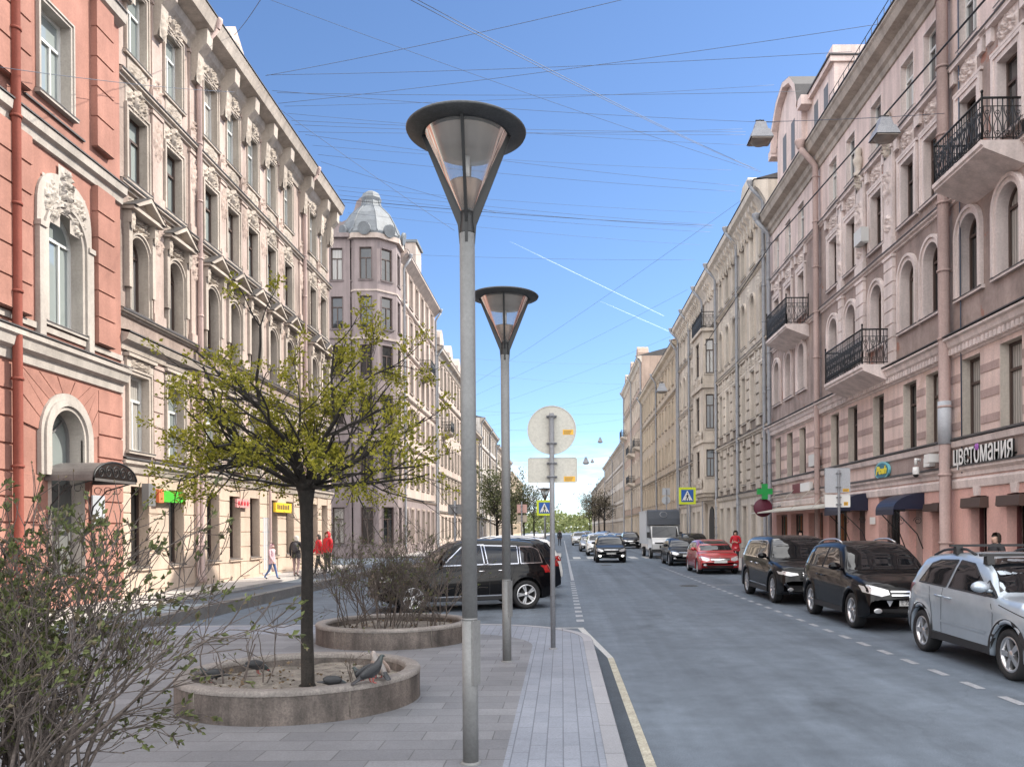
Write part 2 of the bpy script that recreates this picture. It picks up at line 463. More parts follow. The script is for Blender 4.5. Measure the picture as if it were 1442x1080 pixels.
# ---------------------------------------------------------------- mesh helpers
class MB:
    """collects shapes and links them as one mesh object"""

    def __init__(self):
        self.v, self.f, self.m, self.s = [], [], [], []

    def poly(self, pts, mat=0, smooth=False):
        i = len(self.v)
        self.v += [tuple(p) for p in pts]
        self.f.append(tuple(range(i, i + len(pts))))
        self.m.append(mat); self.s.append(smooth)

    def faces(self, verts, faces, mat=0, smooth=False):
        i = len(self.v)
        self.v += [tuple(p) for p in verts]
        for f in faces:
            self.f.append(tuple(i + k for k in f))
            self.m.append(mat); self.s.append(smooth)

    def box(self, x0, x1, y0, y1, z0, z1, mat=0):
        v = [(x0, y0, z0), (x1, y0, z0), (x1, y1, z0), (x0, y1, z0), (x0, y0, z1), (x1, y0, z1), (x1, y1, z1), (x0, y1, z1)]
        self.faces(v, [(0, 3, 2, 1), (4, 5, 6, 7), (0, 1, 5, 4), (1, 2, 6, 5), (2, 3, 7, 6), (3, 0, 4, 7)], mat)

    def prism(self, pts, axis, a, b, mat=0, smooth=False):
        """extrude a 2-D outline along an axis: x -> (y,z), y -> (x,z), z -> (x,y)"""
        def p3(p, t):
            return {'x': (t, p[0], p[1]), 'y': (p[0], t, p[1]), 'z': (p[0], p[1], t)}[axis]
        n = len(pts)
        v = [p3(p, a) for p in pts] + [p3(p, b) for p in pts]
        f = [(i, (i + 1) % n, n + (i + 1) % n, n + i) for i in range(n)]
        i0 = len(self.v)
        self.faces(v, f, mat, smooth)
        self.f += [tuple(i0 + k for k in range(n))[::-1], tuple(i0 + n + k for k in range(n))]
        self.m += [mat, mat]; self.s += [False, False]

    def tube(self, pts, r, n=6, mat=0, cap=True, smooth=True):
        pts = [Vector(p) for p in pts]
        if not hasattr(r, '__len__'):
            r = [r] * len(pts)
        i0 = len(self.v)
        prev = None
        for k, p in enumerate(pts):
            d = (pts[min(k + 1, len(pts) - 1)] - pts[max(k - 1, 0)])
            if d.length < 1e-9:
                d = Vector((0, 0, 1))
            d.normalize()
            if prev is None:
                a = d.orthogonal().normalized()
            else:
                a = prev - d * prev.dot(d)
                a = a.normalized() if a.length > 1e-6 else d.orthogonal().normalized()
            prev = a
            b = d.cross(a)
            for j in range(n):
                t = 2 * PI * j / n
                self.v.append(tuple(p + (a * math.cos(t) + b * math.sin(t)) * r[k]))
        for k in range(len(pts) - 1):
            for j in range(n):
                j2 = (j + 1) % n
                self.f.append((i0 + k * n + j, i0 + k * n + j2, i0 + (k + 1) * n + j2, i0 + (k + 1) * n + j))
                self.m.append(mat); self.s.append(smooth)
        if cap:
            self.f.append(tuple(i0 + j for j in range(n))[::-1]); self.m.append(mat); self.s.append(False)
            e = i0 + (len(pts) - 1) * n
            self.f.append(tuple(e + j for j in range(n))); self.m.append(mat); self.s.append(False)

    def lathe(self, prof, n=32, c=(0, 0, 0), axis='z', mat=0, smooth=True, a0=0, a1=2 * PI, sx=1, sy=1):
        """turn a profile of (radius, height) about an axis"""
        full = abs(a1 - a0 - 2 * PI) < 1e-6
        m = n if full else n + 1
        i0 = len(self.v)
        for r, h in prof:
            for j in range(m):
                t = a0 + (a1 - a0) * j / n
                x, y = r * math.cos(t) * sx, r * math.sin(t) * sy
                q = {'z': (x, y, h), 'y': (x, h, y), 'x': (h, x, y)}[axis]
                self.v.append((q[0] + c[0], q[1] + c[1], q[2] + c[2]))
        for k in range(len(prof) - 1):
            for j in range(n):
                j2 = (j + 1) % m
                self.f.append((i0 + k * m + j, i0 + k * m + j2, i0 + (k + 1) * m + j2, i0 + (k + 1) * m + j))
                self.m.append(mat); self.s.append(smooth)

    def ball(self, c, rx, ry, rz, n=10, mat=0):
        prof = [(max(1e-4, math.sin(PI * k / n)), -math.cos(PI * k / n)) for k in range(n + 1)]
        i0 = len(self.v)
        self.lathe(prof, n + 4, mat=mat)
        for k in range(i0, len(self.v)):
            x, y, z = self.v[k]
            self.v[k] = (c[0] + x * rx, c[1] + y * ry, c[2] + z * rz)

    def grid(self, fn, nu, nv, mat=0, smooth=True):
        v = [fn(i / nu, j / nv) for i in range(nu + 1) for j in range(nv + 1)]
        f = [(i * (nv + 1) + j, (i + 1) * (nv + 1) + j, (i + 1) * (nv + 1) + j + 1, i * (nv + 1) + j + 1) for i in range(nu) for j in range(nv)]
        self.faces(v, f, mat, smooth)

    def xform(self, mtx, start=0):
        for k in range(start, len(self.v)):
            self.v[k] = tuple(mtx @ Vector(self.v[k]))

    def mesh(self, name, mats):
        me = bpy.data.meshes.new(name)
        me.from_pydata(self.v, [], self.f)
        for mm in (mats if isinstance(mats, (list, tuple)) else [mats]):
            me.materials.append(M[mm] if isinstance(mm, str) else mm)
        me.polygons.foreach_set('material_index', self.m)
        me.polygons.foreach_set('use_smooth', self.s)
        me.update()
        return me

    def build(self, name, mats, parent=None, shift=True):
        """link as one object; vertices are in world space unless shift is False"""
        if parent is not None and shift:
            l = parent.location if parent.parent is None else parent.location + parent.parent.location
            self.v = [(x - l.x, y - l.y, z - l.z) for x, y, z in self.v]
        return link(name, self.mesh(name, mats), parent)


def link(name, data, parent=None, loc=None, rotz=None):
    o = bpy.data.objects.new(name, data)
    COL.objects.link(o)
    if parent is not None:
        o.parent = parent
    if loc is not None:
        o.location = loc
    if rotz is not None:
        o.rotation_euler = (0, 0, rotz)
    return o


def tag(o, label=None, cat=None, group=None, kind=None):
    if label: o['label'] = label
    if cat: o['category'] = cat
    if group: o['group'] = group
    if kind: o['kind'] = kind
    return o


def thing(name, loc, label, cat, group=None, rotz=0):
    o = bpy.data.objects.new(name, None)
    COL.objects.link(o)
    o.empty_display_size = 0.3
    o.location = loc
    o.rotation_euler = (0, 0, rotz)
    return tag(o, label, cat, group)


def copy_tree(o, parent=None):
    c = o.copy()
    COL.objects.link(c)
    c.parent = parent
    for ch in list(o.children):
        copy_tree(ch, c)
    return c


def text_mesh(body, size, depth, name='lettering', align='CENTER', shear=0, offset=0):
    cu = bpy.data.curves.new(name, 'FONT')
    cu.body = body
    cu.size = size
    cu.extrude = depth / 2
    cu.align_x = align
    cu.align_y = 'CENTER'
    cu.shear = shear
    cu.offset = offset
    cu.resolution_u = 4
    o = bpy.data.objects.new(name, cu)
    COL.objects.link(o)
    bpy.context.view_layer.update()
    me = bpy.data.meshes.new_from_object(o.evaluated_get(bpy.context.evaluated_depsgraph_get()))
    bpy.data.objects.remove(o)
    bpy.data.curves.remove(cu)
    me.name = name
    return me


def lettering(body, size, depth, mat, parent, loc, face='-x', width=None, name='lettering', shear=0, offset=0):
    """letters standing on a vertical face that looks along `face`, in the parent's axes"""
    me = text_mesh(body, size, depth, name, shear=shear, offset=offset)
    ax = {'-x': ((0, -1, 0), (0, 0, 1), (-1, 0, 0)), '+x': ((0, 1, 0), (0, 0, 1), (1, 0, 0)), '-y': ((1, 0, 0), (0, 0, 1), (0, -1, 0))}[face]
    mt = Matrix([[ax[0][i], ax[1][i], ax[2][i]] for i in range(3)]).to_4x4()
    if width:
        xs = [v.co.x for v in me.vertices]
        k = width / max(1e-6, max(xs) - min(xs))
        mt = mt @ Matrix.Diagonal((k, 1, 1, 1))
    me.transform(mt)
    me.materials.clear()
    me.materials.append(M[mat])
    return link(name, me, parent, loc)


def relief(mb, u0, u1, z0, z1, w0, depth, seed, n=16, mat=0, pt=None, oval=True):
    """stucco ornament: a symmetrical field of scrolls and leaves standing off the wall"""
    def fn(a, b):
        x, y = a * 2 - 1, b * 2 - 1
        ax = abs(x)
        e = 1 - max(0, (x * x + y * y) if oval else max(x ** 4, y ** 4))
        e = min(1, max(0, e) * 3)
        q = noise.noise(Vector((ax * 3.4 + seed, y * 3.4, seed * 1.7)))
        q2 = noise.noise(Vector((ax * 8.0 + seed, y * 8.0, seed * 0.7)))
        h = (1 - abs(q) * 3.4) * 0.55 + 0.5 * (1 - abs(q2) * 3.6)
        h = max(0, h) * e
        c = (u0 + (u1 - u0) * a, w0 + h * depth, z0 + (z1 - z0) * b)
        return pt(*c) if pt else (c[1], c[0], c[2])
    n = int(n * 1.35)
    mb.grid(fn, n, n, mat, smooth=True)

# ---------------------------------------------------------------- ground, road, pavements
def structure(name, mb, mats):
    return tag(mb.build(name, mats), kind='structure')


def sheet(name, pts, z, mat):
    b = MB()
    b.poly([(x, y, z) for x, y in pts])
    return structure(name, b, mat)


def slab(name, pts, z0, z1, mat):
    b = MB()
    b.prism(pts, 'z', z0, z1)
    return structure(name, b, mat)


def arc(cx, cy, r, a0, a1, n=14):
    return [(cx + r * math.cos(R(a0 + (a1 - a0) * k / n)), cy + r * math.sin(R(a0 + (a1 - a0) * k / n))) for k in range(n + 1)]


PZ = 0.12   # height of the pavements
sheet('ground', [(-3000, -300), (3000, -300), (3000, 6000), (-3000, 6000)], -0.06, 'ground')
sheet('road', [(-70, -12), (7.8, -12), (7.8, 460), (-70, 460)], 0.0, 'asphalt')
# near plaza: kerb stone outside, a strip of narrow slabs along it, large slabs inside
def corner(x0, r, y0=-10.0, ytop=15.9, xl=-8.0):
    return [(x0, y0)] + arc(x0 - r, ytop - r, r, 0, 90) + [(xl, ytop)]

KO = corner(0.50, 2.3)
KI = corner(0.34, 2.14, ytop=15.74)
SI = corner(-0.47, 1.75, ytop=14.55)
b = MB()
n = len(KO)
for (A, B) in ((KO, KI),):
    for k in range(n - 1):
        a0, a1, b0, b1 = A[k], A[k + 1], B[k], B[k + 1]
        zt = PZ + 0.006
        b.poly([(*a0, 0.0), (*a1, 0.0), (*a1, zt - .015), (*a0, zt - .015)])
        i0 = (a0[0] * .93 + b0[0] * .07, a0[1] * .93 + b0[1] * .07)
        i1 = (a1[0] * .93 + b1[0] * .07, a1[1] * .93 + b1[1] * .07)
        b.poly([(*a0, zt - .015), (*a1, zt - .015), (*i1, zt), (*i0, zt)])
        b.poly([(*i0, zt), (*i1, zt), (*b1, zt), (*b0, zt)])
        b.poly([(*b0, zt), (*b1, zt), (*b1, 0), (*b0, 0)])
structure('kerb', b, 'kerb')
b = MB()
for k in range(n - 1):
    b.poly([(*KI[k], PZ), (*KI[k + 1], PZ), (*SI[k + 1], PZ), (*SI[k], PZ)])
structure('pavement_strip', b, 'strip')
sheet('plaza', SI + [(-8.0, -10)], PZ, 'plaza')
# asphalt lane and pavement along the left houses
slab('kerb', [(-8.25, -10), (-8.0, -10), (-8.0, 42.5), (-8.25, 42.5)], 0, 0.27, 'kerb_dark')
sheet('access_lane', [(-10.4, -10), (-8.25, -10), (-8.25, 42.5), (-10.4, 42.5)], 0.06, 'lane_asphalt')
slab('pavement', [(-12.3, -10), (-10.4, -10), (-10.4, 43.0), (-12.3, 43.0)], 0, 0.15, 'walk')
slab('pavement', [(-12.4, 57.5), (-9.0, 57.5), (-9.0, 52.5), (-0.2, 52.5), (-0.05, 54), (-0.05, 62), (-4.0, 64), (-4.0, 330), (-12.4, 330)], 0, 0.13, 'walk')
# right pavement
slab('kerb', [(7.62, -12), (7.80, -12), (7.80, 430), (7.62, 430)], 0, 0.135, 'kerb')
slab('pavement', [(7.80, -12), (11.6, -12), (11.6, 430), (7.80, 430)], 0, 0.128, 'walk')

# painted lines
b = MB()
z = 0.004
for (xa, ya, xb, yb, wd) in ((-0.9, 16.12, 0.42, 16.12, .09),):
    b.poly([(xa, ya - wd / 2, z), (xb, ya - wd / 2, z), (xb, ya + wd / 2, z), (xa, ya + wd / 2, z)])
b.poly([(0.30, 16.07, z), (0.42, 16.07, z), (0.77, 12.35, z), (0.68, 12.35, z)])
structure('road_marking', b, 'line')
b = MB()
b.poly([(0.68, 12.35, z), (0.77, 12.35, z), (0.745, -10, z), (0.665, -10, z)])
structure('road_marking', b, 'line_old')
b = MB()
y = 17.2
while y < 30:
    for dx in (0,):
        b.poly([(0.30 + dx, y, z), (0.46 + dx, y, z), (0.46 + dx, y + .42, z), (0.30 + dx, y + .42, z)])
    y += 0.95
b.poly([(0.34, 31, z), (0.46, 31, z), (0.46, 140, z), (0.34, 140, z)])
y = -1.0
while y < 42:                                     # parking bay dashes on the right
    b.poly([(4.97, y, z), (5.08, y, z), (5.08, y + .45, z), (4.97, y + .45, z)])
    y += 0.9
for y in (28.0, 33.2, 40.5, 46.5):                # bay ends
    b.poly([(4.97, y, z), (6.2, y, z), (6.2, y + .11, z), (4.97, y + .11, z)])
structure('road_marking', b, 'line_faint')
b = MB()                                          # zebra crossing where the side street joins
for k in range(7):
    x = 0.75 + k * 0.95
    b.poly([(x, 53.5, z), (x + .5, 53.5, z), (x + .5, 57.2, z), (x, 57.2, z)])
b.poly([(0.46, 51.4, z), (4.9, 51.4, z), (4.9, 51.75, z), (0.46, 51.75, z)])
structure('road_marking', b, 'line')
sheet('gutter', [(0.50, -10), (0.665, -10), (0.68, 13.0), (0.50, 13.4)], 0.003, 'gutter')
sheet('gutter', [(7.40, -12), (7.62, -12), (7.62, 140), (7.40, 140)], 0.003, 'gutter')
pm_ = asphalt('patch_asphalt', 0.15)
for pts in ([(1.2, 36, .002), (3.1, 36.2, .002), (3.0, 40.5, .002), (1.25, 40.3, .002)],):
    b = MB(); b.poly(pts); structure('road_patch', b, pm_)
for k, (x, y) in enumerate(((4.3, 27.7), (2.4, 44.0))):
    zb = PZ if x < 0 else 0
    t = thing('manhole_cover', (x, y, zb), ['round iron manhole cover in the road beside the long black suv', 'round iron manhole cover far up the road before the dark crossover'][k], 'manhole cover', 'manhole covers')
    b = MB(); b.lathe([(.33, .002), (.33, .006), (.30, .008), (.295, .004), (.001, .005)], 32); b.build('rim', 'manhole_iron', t, shift=False)
    b = MB()
    for q in range(-4, 5):
        L_ = math.sqrt(max(.0, .27 ** 2 - (q * .06) ** 2)); b.box(-L_, L_, q * .06 - .012, q * .06 + .012, .004, .010)
    b.build('tread', 'manhole_iron', t, shift=False)

# ---------------------------------------------------------------- houses
def offs(o, k):
    return [(x + k[0], y + k[1]) for x, y in o]


def arch_pts(W, zs, n=14):
    """half circle of width W standing on z = zs, from right to left"""
    return [(W / 2 * math.cos(PI * k / n), zs + W / 2 * math.sin(PI * k / n)) for k in range(n + 1)]


WCACHE = {}


def window_meshes(key):
    """frame, pane and surround meshes of one kind of window.  x = out of the wall, y = along it"""
    if key in WCACHE:
        return WCACHE[key]
    k = dict(key)
    W, H, arch, D = k['W'], k['H'], k.get('arch', False), k.get('D', .24)
    seg = 16
    zs = H - W / 2 if arch else H
    # outline
    if arch:
        out = [(-W / 2, 0), (W / 2, 0)] + arch_pts(W, zs, seg)
        out = [(-W / 2, 0), (W / 2, 0)] + [p for p in arch_pts(W, zs, seg)]
    else:
        out = [(-W / 2, 0), (W / 2, 0), (W / 2, H), (-W / 2, H)]
    pane = MB()
    pane.poly([(-D + .02, u, zz) for u, zz in out])
    fr = MB()
    t = k.get('t', .07)
    c = (0, H * .45)
    def inner(p, d):
        u, zz = p
        if arch and zz > zs - 1e-6:
            v = Vector((u, zz - zs)); v = v * (1 - d / (W / 2)); return (v.x, zs + v.y)
        return (u - math.copysign(d, u), zz + d if zz < .01 else (zz - d if not arch and zz > H - .01 else zz))
    inn = [inner(p, t) for p in out]
    n = len(out)
    for i in range(n):
        j = (i + 1) % n
        fr.poly([(-D + .07, *out[i]), (-D + .07, *out[j]), (-D + .07, *inn[j]), (-D + .07, *inn[i])])
        fr.poly([(-D + .07, *inn[i]), (-D + .07, *inn[j]), (-D + .02, *inn[j]), (-D + .02, *inn[i])])
    st = k.get('style', 'T')
    tz = (zs if arch else H * .68)
    if st in ('T', 'I'):
        fr.box(-D + .025, -D + .075, -.03, .03, t, (tz if (st == 'T' and not arch) else H - t))
    if st in ('T', '-', 'L'):
        fr.box(-D + .025, -D + .078, -W / 2 + t, W / 2 - t, tz - .035, tz + .035)
    if st == 'L':
        fr.box(-D + .025, -D + .075, W * .12, W * .12 + .05, t, tz - .035)
    if st == 'X':
        for sgn in (-1, 1):
            a = Vector((0, zs + .12)); e = Vector((sgn * W * .33, zs + W * .36))
            d = (e - a).normalized(); q = Vector((-d.y, d.x)) * .02
            fr.prism([tuple(a - q), tuple(e - q), tuple(e + q), tuple(a + q)], 'x', -D + .025, -D + .07)
    su = MB()
    for i in range(n):                                   # reveal
        j = (i + 1) % n
        if not (out[i][1] < .01 and out[j][1] < .01):
            su.poly([(0.0, *out[i]), (0.0, *out[j]), (-D, *out[j]), (-D, *out[i])], 0)
    su.poly([(0.02, -W / 2, -.002), (0.02, W / 2, -.002), (-D + .03, W / 2, .025), (-D + .03, -W / 2, .025)], 1 if k.get('tin', True) else 0)
    a = k.get('arc', .14)                                # architrave
    pr = k.get('pr', .05)
    if a > 0:
        steps = ((0.0, a * .6, pr), (a * .6, a, pr * 1.7)) if k.get('double', True) else ((0.0, a, pr),)
        for (d0, d1, p) in steps:
            if arch:
                pts0 = [(W / 2 + d0, 0)] + arch_pts(W + 2 * d0, zs, seg) + [(-W / 2 - d0, 0)]
                pts1 = [(W / 2 + d1, 0)] + arch_pts(W + 2 * d1, zs, seg) + [(-W / 2 - d1, 0)]
            else:
                pts0 = [(W / 2 + d0, 0), (W / 2 + d0, H + d0), (-W / 2 - d0, H + d0), (-W / 2 - d0, 0)]
                pts1 = [(W / 2 + d1, 0), (W / 2 + d1, H + d1), (-W / 2 - d1, H + d1), (-W / 2 - d1, 0)]
            for i in range(len(pts0) - 1):
                su.poly([(p, *pts0[i]), (p, *pts0[i + 1]), (p, *pts1[i + 1]), (p, *pts1[i])])
                su.poly([(p, *pts1[i]), (p, *pts1[i + 1]), (0, *pts1[i + 1]), (0, *pts1[i])])
                su.poly([(p, *pts0[i]), (p, *pts0[i + 1]), (0, *pts0[i + 1]), (0, *pts0[i])])
    sw = W / 2 + a + .06
    sd = k.get('sill', .12)
    if sd > 0:
        su.box(-.01, sd, -sw, sw, -.10, -.004)
        su.poly([(sd + .012, -sw - .01, -.012), (sd + .012, sw + .01, -.012), (-.0, sw, .006), (-.0, -sw, .006)], 1)
        su.poly([(sd + .012, -sw - .01, -.012), (sd + .012, sw + .01, -.012), (sd + .012, sw + .01, -.04), (sd + .012, -sw - .01, -.04)], 1)
    if k.get('cons'):                                    # little consoles under the sill
        for sg in (-1, 1):
            su.box(0, sd * .8, sg * (W / 2 + .02) - .06, sg * (W / 2 + .02) + .06, -.34, -.10)
    ap = k.get('apron', 0)
    if ap > 0:                                           # panel below the window
        su.box(0, .035, -W / 2 - .02, W / 2 + .02, -.12 - ap, -.11)
        relief(su, -W / 2 + .05, W / 2 - .05, -.09 - ap, -.14, .03, .10, 3.1, 12)
    hd = k.get('head')
    top = H + a
    if hd == 'cornice':
        su.box(0, .07, -sw, sw, top + .02, top + .30)
        relief(su, -W / 2, W / 2, top + .03, top + .29, .06, .09, 5.3, 12, oval=False)
        su.box(-.01, .17, -sw - .06, sw + .06, top + .30, top + .40)
        su.poly([(.19, -sw - .08, top + .405), (.19, sw + .08, top + .405), (0, sw + .08, top + .45), (0, -sw - .08, top + .45)], 1)
    if hd == 'orn':                                      # cartouche with leaves above the window
        relief(su, -W * .62, W * .62, top - .18, top + .52, .015, .13, 2.2, 22)
        relief(su, -W * .20, W * .20, top - .05, top + .62, .05, .17, 8.2, 12)
    if hd in ('tri', 'seg'):                             # pediment on consoles
        z0 = top + .42
        relief(su, -W * .5, W * .5, top + .0, z0, .02, .14, 4.4, 18, oval=False)
        for sg in (-1, 1):
            su.box(0, .16, sg * (W / 2 + .16) - .09, sg * (W / 2 + .16) + .09, zs * .35, z0 - .35)
            su.box(0, .24, sg * (W / 2 + .16) - .10, sg * (W / 2 + .16) + .10, z0 - .35, z0)
            relief(su, sg * (W / 2 + .16) - .09, sg * (W / 2 + .16) + .09, z0 - .5, z0 - .02, .22, .08, 6.1, 8)
        hw = W / 2 + .36
        su.box(0, .36, -hw, hw, z0, z0 + .09)
        if hd == 'tri':
            o_ = [(-hw - .05, z0 + .09), (hw + .05, z0 + .09), (0, z0 + .60)]
            i_ = [(-hw + .16, z0 + .10), (hw - .16, z0 + .10), (0, z0 + .46)]
        else:
            o_ = [(hw * math.cos(t), z0 + .09 + .46 * math.sin(t)) for t in [PI * q / 10 for q in range(11)]]
            i_ = [(hw * .8 * math.cos(t), z0 + .10 + .36 * math.sin(t)) for t in [PI * q / 10 for q in range(11)]]
        su.prism(o_, 'x', 0, .17)
        m_ = len(o_)
        for q in range(m_):
            e = (q + 1) % m_
            if hd == 'tri' and q == 0:
                continue
            su.poly([(.42, *o_[q]), (.42, *o_[e]), (.42, *i_[e]), (.42, *i_[q])])
            su.poly([(.17, *i_[q]), (.17, *i_[e]), (.42, *i_[e]), (.42, *i_[q])])
            su.poly([(.0, *o_[q]), (.0, *o_[e]), (.44, *o_[e]), (.44, *o_[q])], 1)
    if hd == 'key':
        su.prism([(-.09, top - a), (.09, top - a), (.14, top + .35), (-.14, top + .35)], 'x', 0, .09)
    if hd == 'shell':                                    # eared moulding with an arched ornament
        su.box(0, .08, -sw, sw, top + .02, top + .10)
        relief(su, -W * .5, W * .5, top + .10, top + .75, .01, .14, 9.2, 18)
        su.box(-.01, .15, -sw - .04, sw + .04, top + .78, top + .86)
        for sg in (-1, 1):
            su.box(0, .10, sg * sw - .12, sg * sw + .12, top + .40, top + .78)
    if hd == 'lip':
        su.box(0, .10, -sw, sw, top + .10, top + .16)
    WCACHE[key] = (fr, pane, su)
    r = {}
    WCACHE[key] = r
    r['fr'], r['pane'], r['su'] = fr, pane, su
    r['mesh'] = {}
    return r


class House:
    """one house: an Empty with a walled body, and windows, cornices, pipes... as its parts"""

    def __init__(self, name, side, X, y0, y1, zt, label, depth=14.0, wall='beige_wall', trim='beige_light', group=None):
        self.s, self.X, self.y0, self.y1, self.zt, self.depth = side, X, y0, y1, zt, depth
        self.wall, self.trim = wall, trim
        self.root = thing(name, (X, (y0 + y1) / 2, 0), label, 'building', group)
        self.wb = MB()          # wall
        self.wm = [wall]
        self.tb = MB()          # mouldings

    def P(self, u, w_, z):
        return (self.X + self.s * w_, u, z)

    def mi(self, m):
        if m not in self.wm:
            self.wm.append(m)
        return self.wm.index(m)

    def bx(self, mb, u0, u1, w0, w1, z0, z1, mat=0):
        x0, x1 = sorted((self.X + self.s * w0, self.X + self.s * w1))
        mb.box(x0, x1, u0, u1, z0, z1, mat)

    def quad(self, mb, u0, u1, z0, z1, w_=0, mat=0):
        mb.poly([self.P(u0, w_, z0), self.P(u1, w_, z0), self.P(u1, w_, z1), self.P(u0, w_, z1)], mat)

    def strip(self, z0, z1, mat=None):
        self.quad(self.wb, self.y0, self.y1, z0, z1, 0, self.mi(mat or self.wall))

    def row(self, z0, z1, cols, W, H, sill, key, mat=None, fmat='frame_white', gmat='glass', smat=None, tin='zinc_dark', name='window', pane=True, sur=True):
        """one storey: wall between z0 and z1 with openings W x H whose foot is at `sill`; windows at cols"""
        m = self.mi(mat or self.wall)
        arch = key.get('arch', False)
        self.quad(self.wb, self.y0, self.y1, z0, sill, 0, m)
        self.quad(self.wb, self.y0, self.y1, sill + H, z1, 0, m)
        cols = sorted(c for c in cols if self.y0 + W / 2 < c < self.y1 - W / 2)
        e = self.y0
        for c in cols:
            self.quad(self.wb, e, c - W / 2, sill, sill + H, 0, m)
            e = c + W / 2
            if arch:
                zs = sill + H - W / 2
                pts = arch_pts(W, zs, 16)
                for sg in (1, -1):
                    half = [p for p in pts if p[0] * sg >= -1e-6]
                    half = sorted(half, key=lambda p: p[1])
                    for i in range(len(half) - 1):
                        a, b_ = half[i], half[i + 1]
                        self.wb.poly([self.P(c + a[0], 0, a[1]), self.P(c + sg * W / 2, 0, a[1]), self.P(c + sg * W / 2, 0, b_[1]), self.P(c + b_[0], 0, b_[1])], m)
        self.quad(self.wb, e, self.y1, sill, sill + H, 0, m)
        kk = dict(key); kk['W'] = W; kk['H'] = H
        self.windows(cols, sill, kk, fmat, gmat, smat or self.trim, tin, name)

    def windows(self, cols, sill, kk, fmat, gmat, smat, tin='zinc_dark', name='window', w_=0.0):
        r = window_meshes(tuple(sorted(kk.items())))
        mk = (fmat, gmat, smat, tin)
        if mk not in r['mesh']:
            r['mesh'][mk] = (r['fr'].mesh(name, fmat), r['pane'].mesh('pane', gmat), r['su'].mesh('surround', [smat, tin]))
        fm, pm, sm = r['mesh'][mk]
        for c in cols:
            p = Vector(self.P(c, w_, sill)) - self.root.location
            o = link(name, fm, self.root, p, 0 if self.s > 0 else PI)
            link('pane', pm, o)
            link('surround', sm, o)

    def cornice(self, prof, mat=None, name='cornice', y0=None, y1=None, tin=None):
        """prof: (w, z) outline run along the whole front"""
        b = MB()
        a, e = (self.y0 if y0 is None else y0), (self.y1 if y1 is None else y1)
        n = len(prof)
        for i in range(n - 1):
            b.poly([self.P(a, *prof[i]), self.P(e, *prof[i]), self.P(e, *prof[i + 1]), self.P(a, *prof[i + 1])], 0)
        b.poly([self.P(a, *p) for p in prof]); b.poly([self.P(e, *p) for p in prof])
        if tin:
            w0, z0 = max(prof, key=lambda p: (p[1], p[0]))
            wm = max(p[0] for p in prof); zt = max(p[1] for p in prof)
            b.poly([self.P(a, wm + .03, zt + .006), self.P(e, wm + .03, zt + .006), self.P(e, 0, zt + .07), self.P(a, 0, zt + .07)], 1)
            b.poly([self.P(a, wm + .03, zt + .006), self.P(e, wm + .03, zt + .006), self.P(e, wm + .03, zt - .03), self.P(a, wm + .03, zt - .03)], 1)
        return b.build(name, [mat or self.trim, tin or 'zinc_dark'], self.root)

    def band(self, z, h, pr, mat=None, tin='zinc_dark', name='string_course'):
        return self.cornice([(0, z), (pr * .45, z + .02), (pr * .45, z + h * .4), (pr, z + h * .55), (pr, z + h), (0, z + h)], mat, name, tin=tin)

    def body(self, roofmat='zinc_dark', pitch=0.28, over=.55, eave=None, back=True):
        """side and back walls and a pitched roof"""
        s, X, y0, y1, zt, dp = self.s, self.X, self.y0, self.y1, self.zt, self.depth
        m = self.mi(self.wall)
        b = self.wb
        b.poly([self.P(y0, 0, 0), self.P(y0, -dp, 0), self.P(y0, -dp, zt), self.P(y0, 0, zt)], m)
        b.poly([self.P(y1, 0, 0), self.P(y1, -dp, 0), self.P(y1, -dp, zt), self.P(y1, 0, zt)], m)
        b.poly([self.P(y0, -dp, 0), self.P(y1, -dp, 0), self.P(y1, -dp, zt), self.P(y0, -dp, zt)], m)
        r = MB()
        e = zt if eave is None else eave
        rz = e + pitch * dp / 2
        a, z_ = y0 - .02, y1 + .02
        for (w0, w1, h0, h1) in ((over, -dp / 2, e, rz), (-dp / 2, -dp - .3, rz, e)):
            r.poly([self.P(a, w0, h0), self.P(z_, w0, h0), self.P(z_, w1, h1), self.P(a, w1, h1)])
            r.poly([self.P(a, w0, h0 - .07), self.P(z_, w0, h0 - .07), self.P(z_, w1, h1 - .07), self.P(a, w1, h1 - .07)])
        r.poly([self.P(a, over, e), self.P(z_, over, e), self.P(z_, over, e - .07), self.P(a, over, e - .07)])
        for t in (a, z_):
            r.poly([self.P(t, over, e), self.P(t, -dp / 2, rz), self.P(t, -dp - .3, e)])
        r.build('roof', roofmat, self.root)

    def finish(self, mats=None):
        self.wb.build('wall', self.wm, self.root)
        if self.tb.v:
            self.tb.build('moulding', self.trim, self.root)

    def pipe(self, u, z0, z1, r, mat, w_=.16, funnel=True, bend=.5, seg=None, name='downpipe'):
        b = MB()
        P = self.P
        pts = [P(u, w_ + .12, z0), P(u, w_, z0 + .25), P(u, w_, z1 - .9)]
        if funnel:
            pts += [P(u, w_ + bend * .15, z1 - .75), P(u, w_ + bend, z1 - .15)]
        else:
            pts += [P(u, w_, z1)]
        b.tube(pts, r, 10)
        if funnel:
            q = P(u, w_ + bend, z1 - .15)
            b.lathe([(r, 0), (r * 1.05, .02), (r * 2.0, .26), (r * 2.05, .33), (r * 1.9, .33)], 12, q)
        z = z0 + 1.2
        while z < z1 - 1.0:
            b.lathe([(r * 1.02, -.03), (r * 1.22, -.03), (r * 1.22, .03), (r * 1.02, .03)], 10, P(u, w_, z))
            self.bx(b, u - .015, u + .015, 0, w_, z - .015, z + .015)
            z += 1.9
        o = b.build(name, mat, self.root)
        if seg:
            c = MB()
            c.tube([P(u, w_, seg[0]), P(u, w_, seg[1])], r * 1.16, 12)
            c.build('pipe_cover', seg[2], o)
        return o

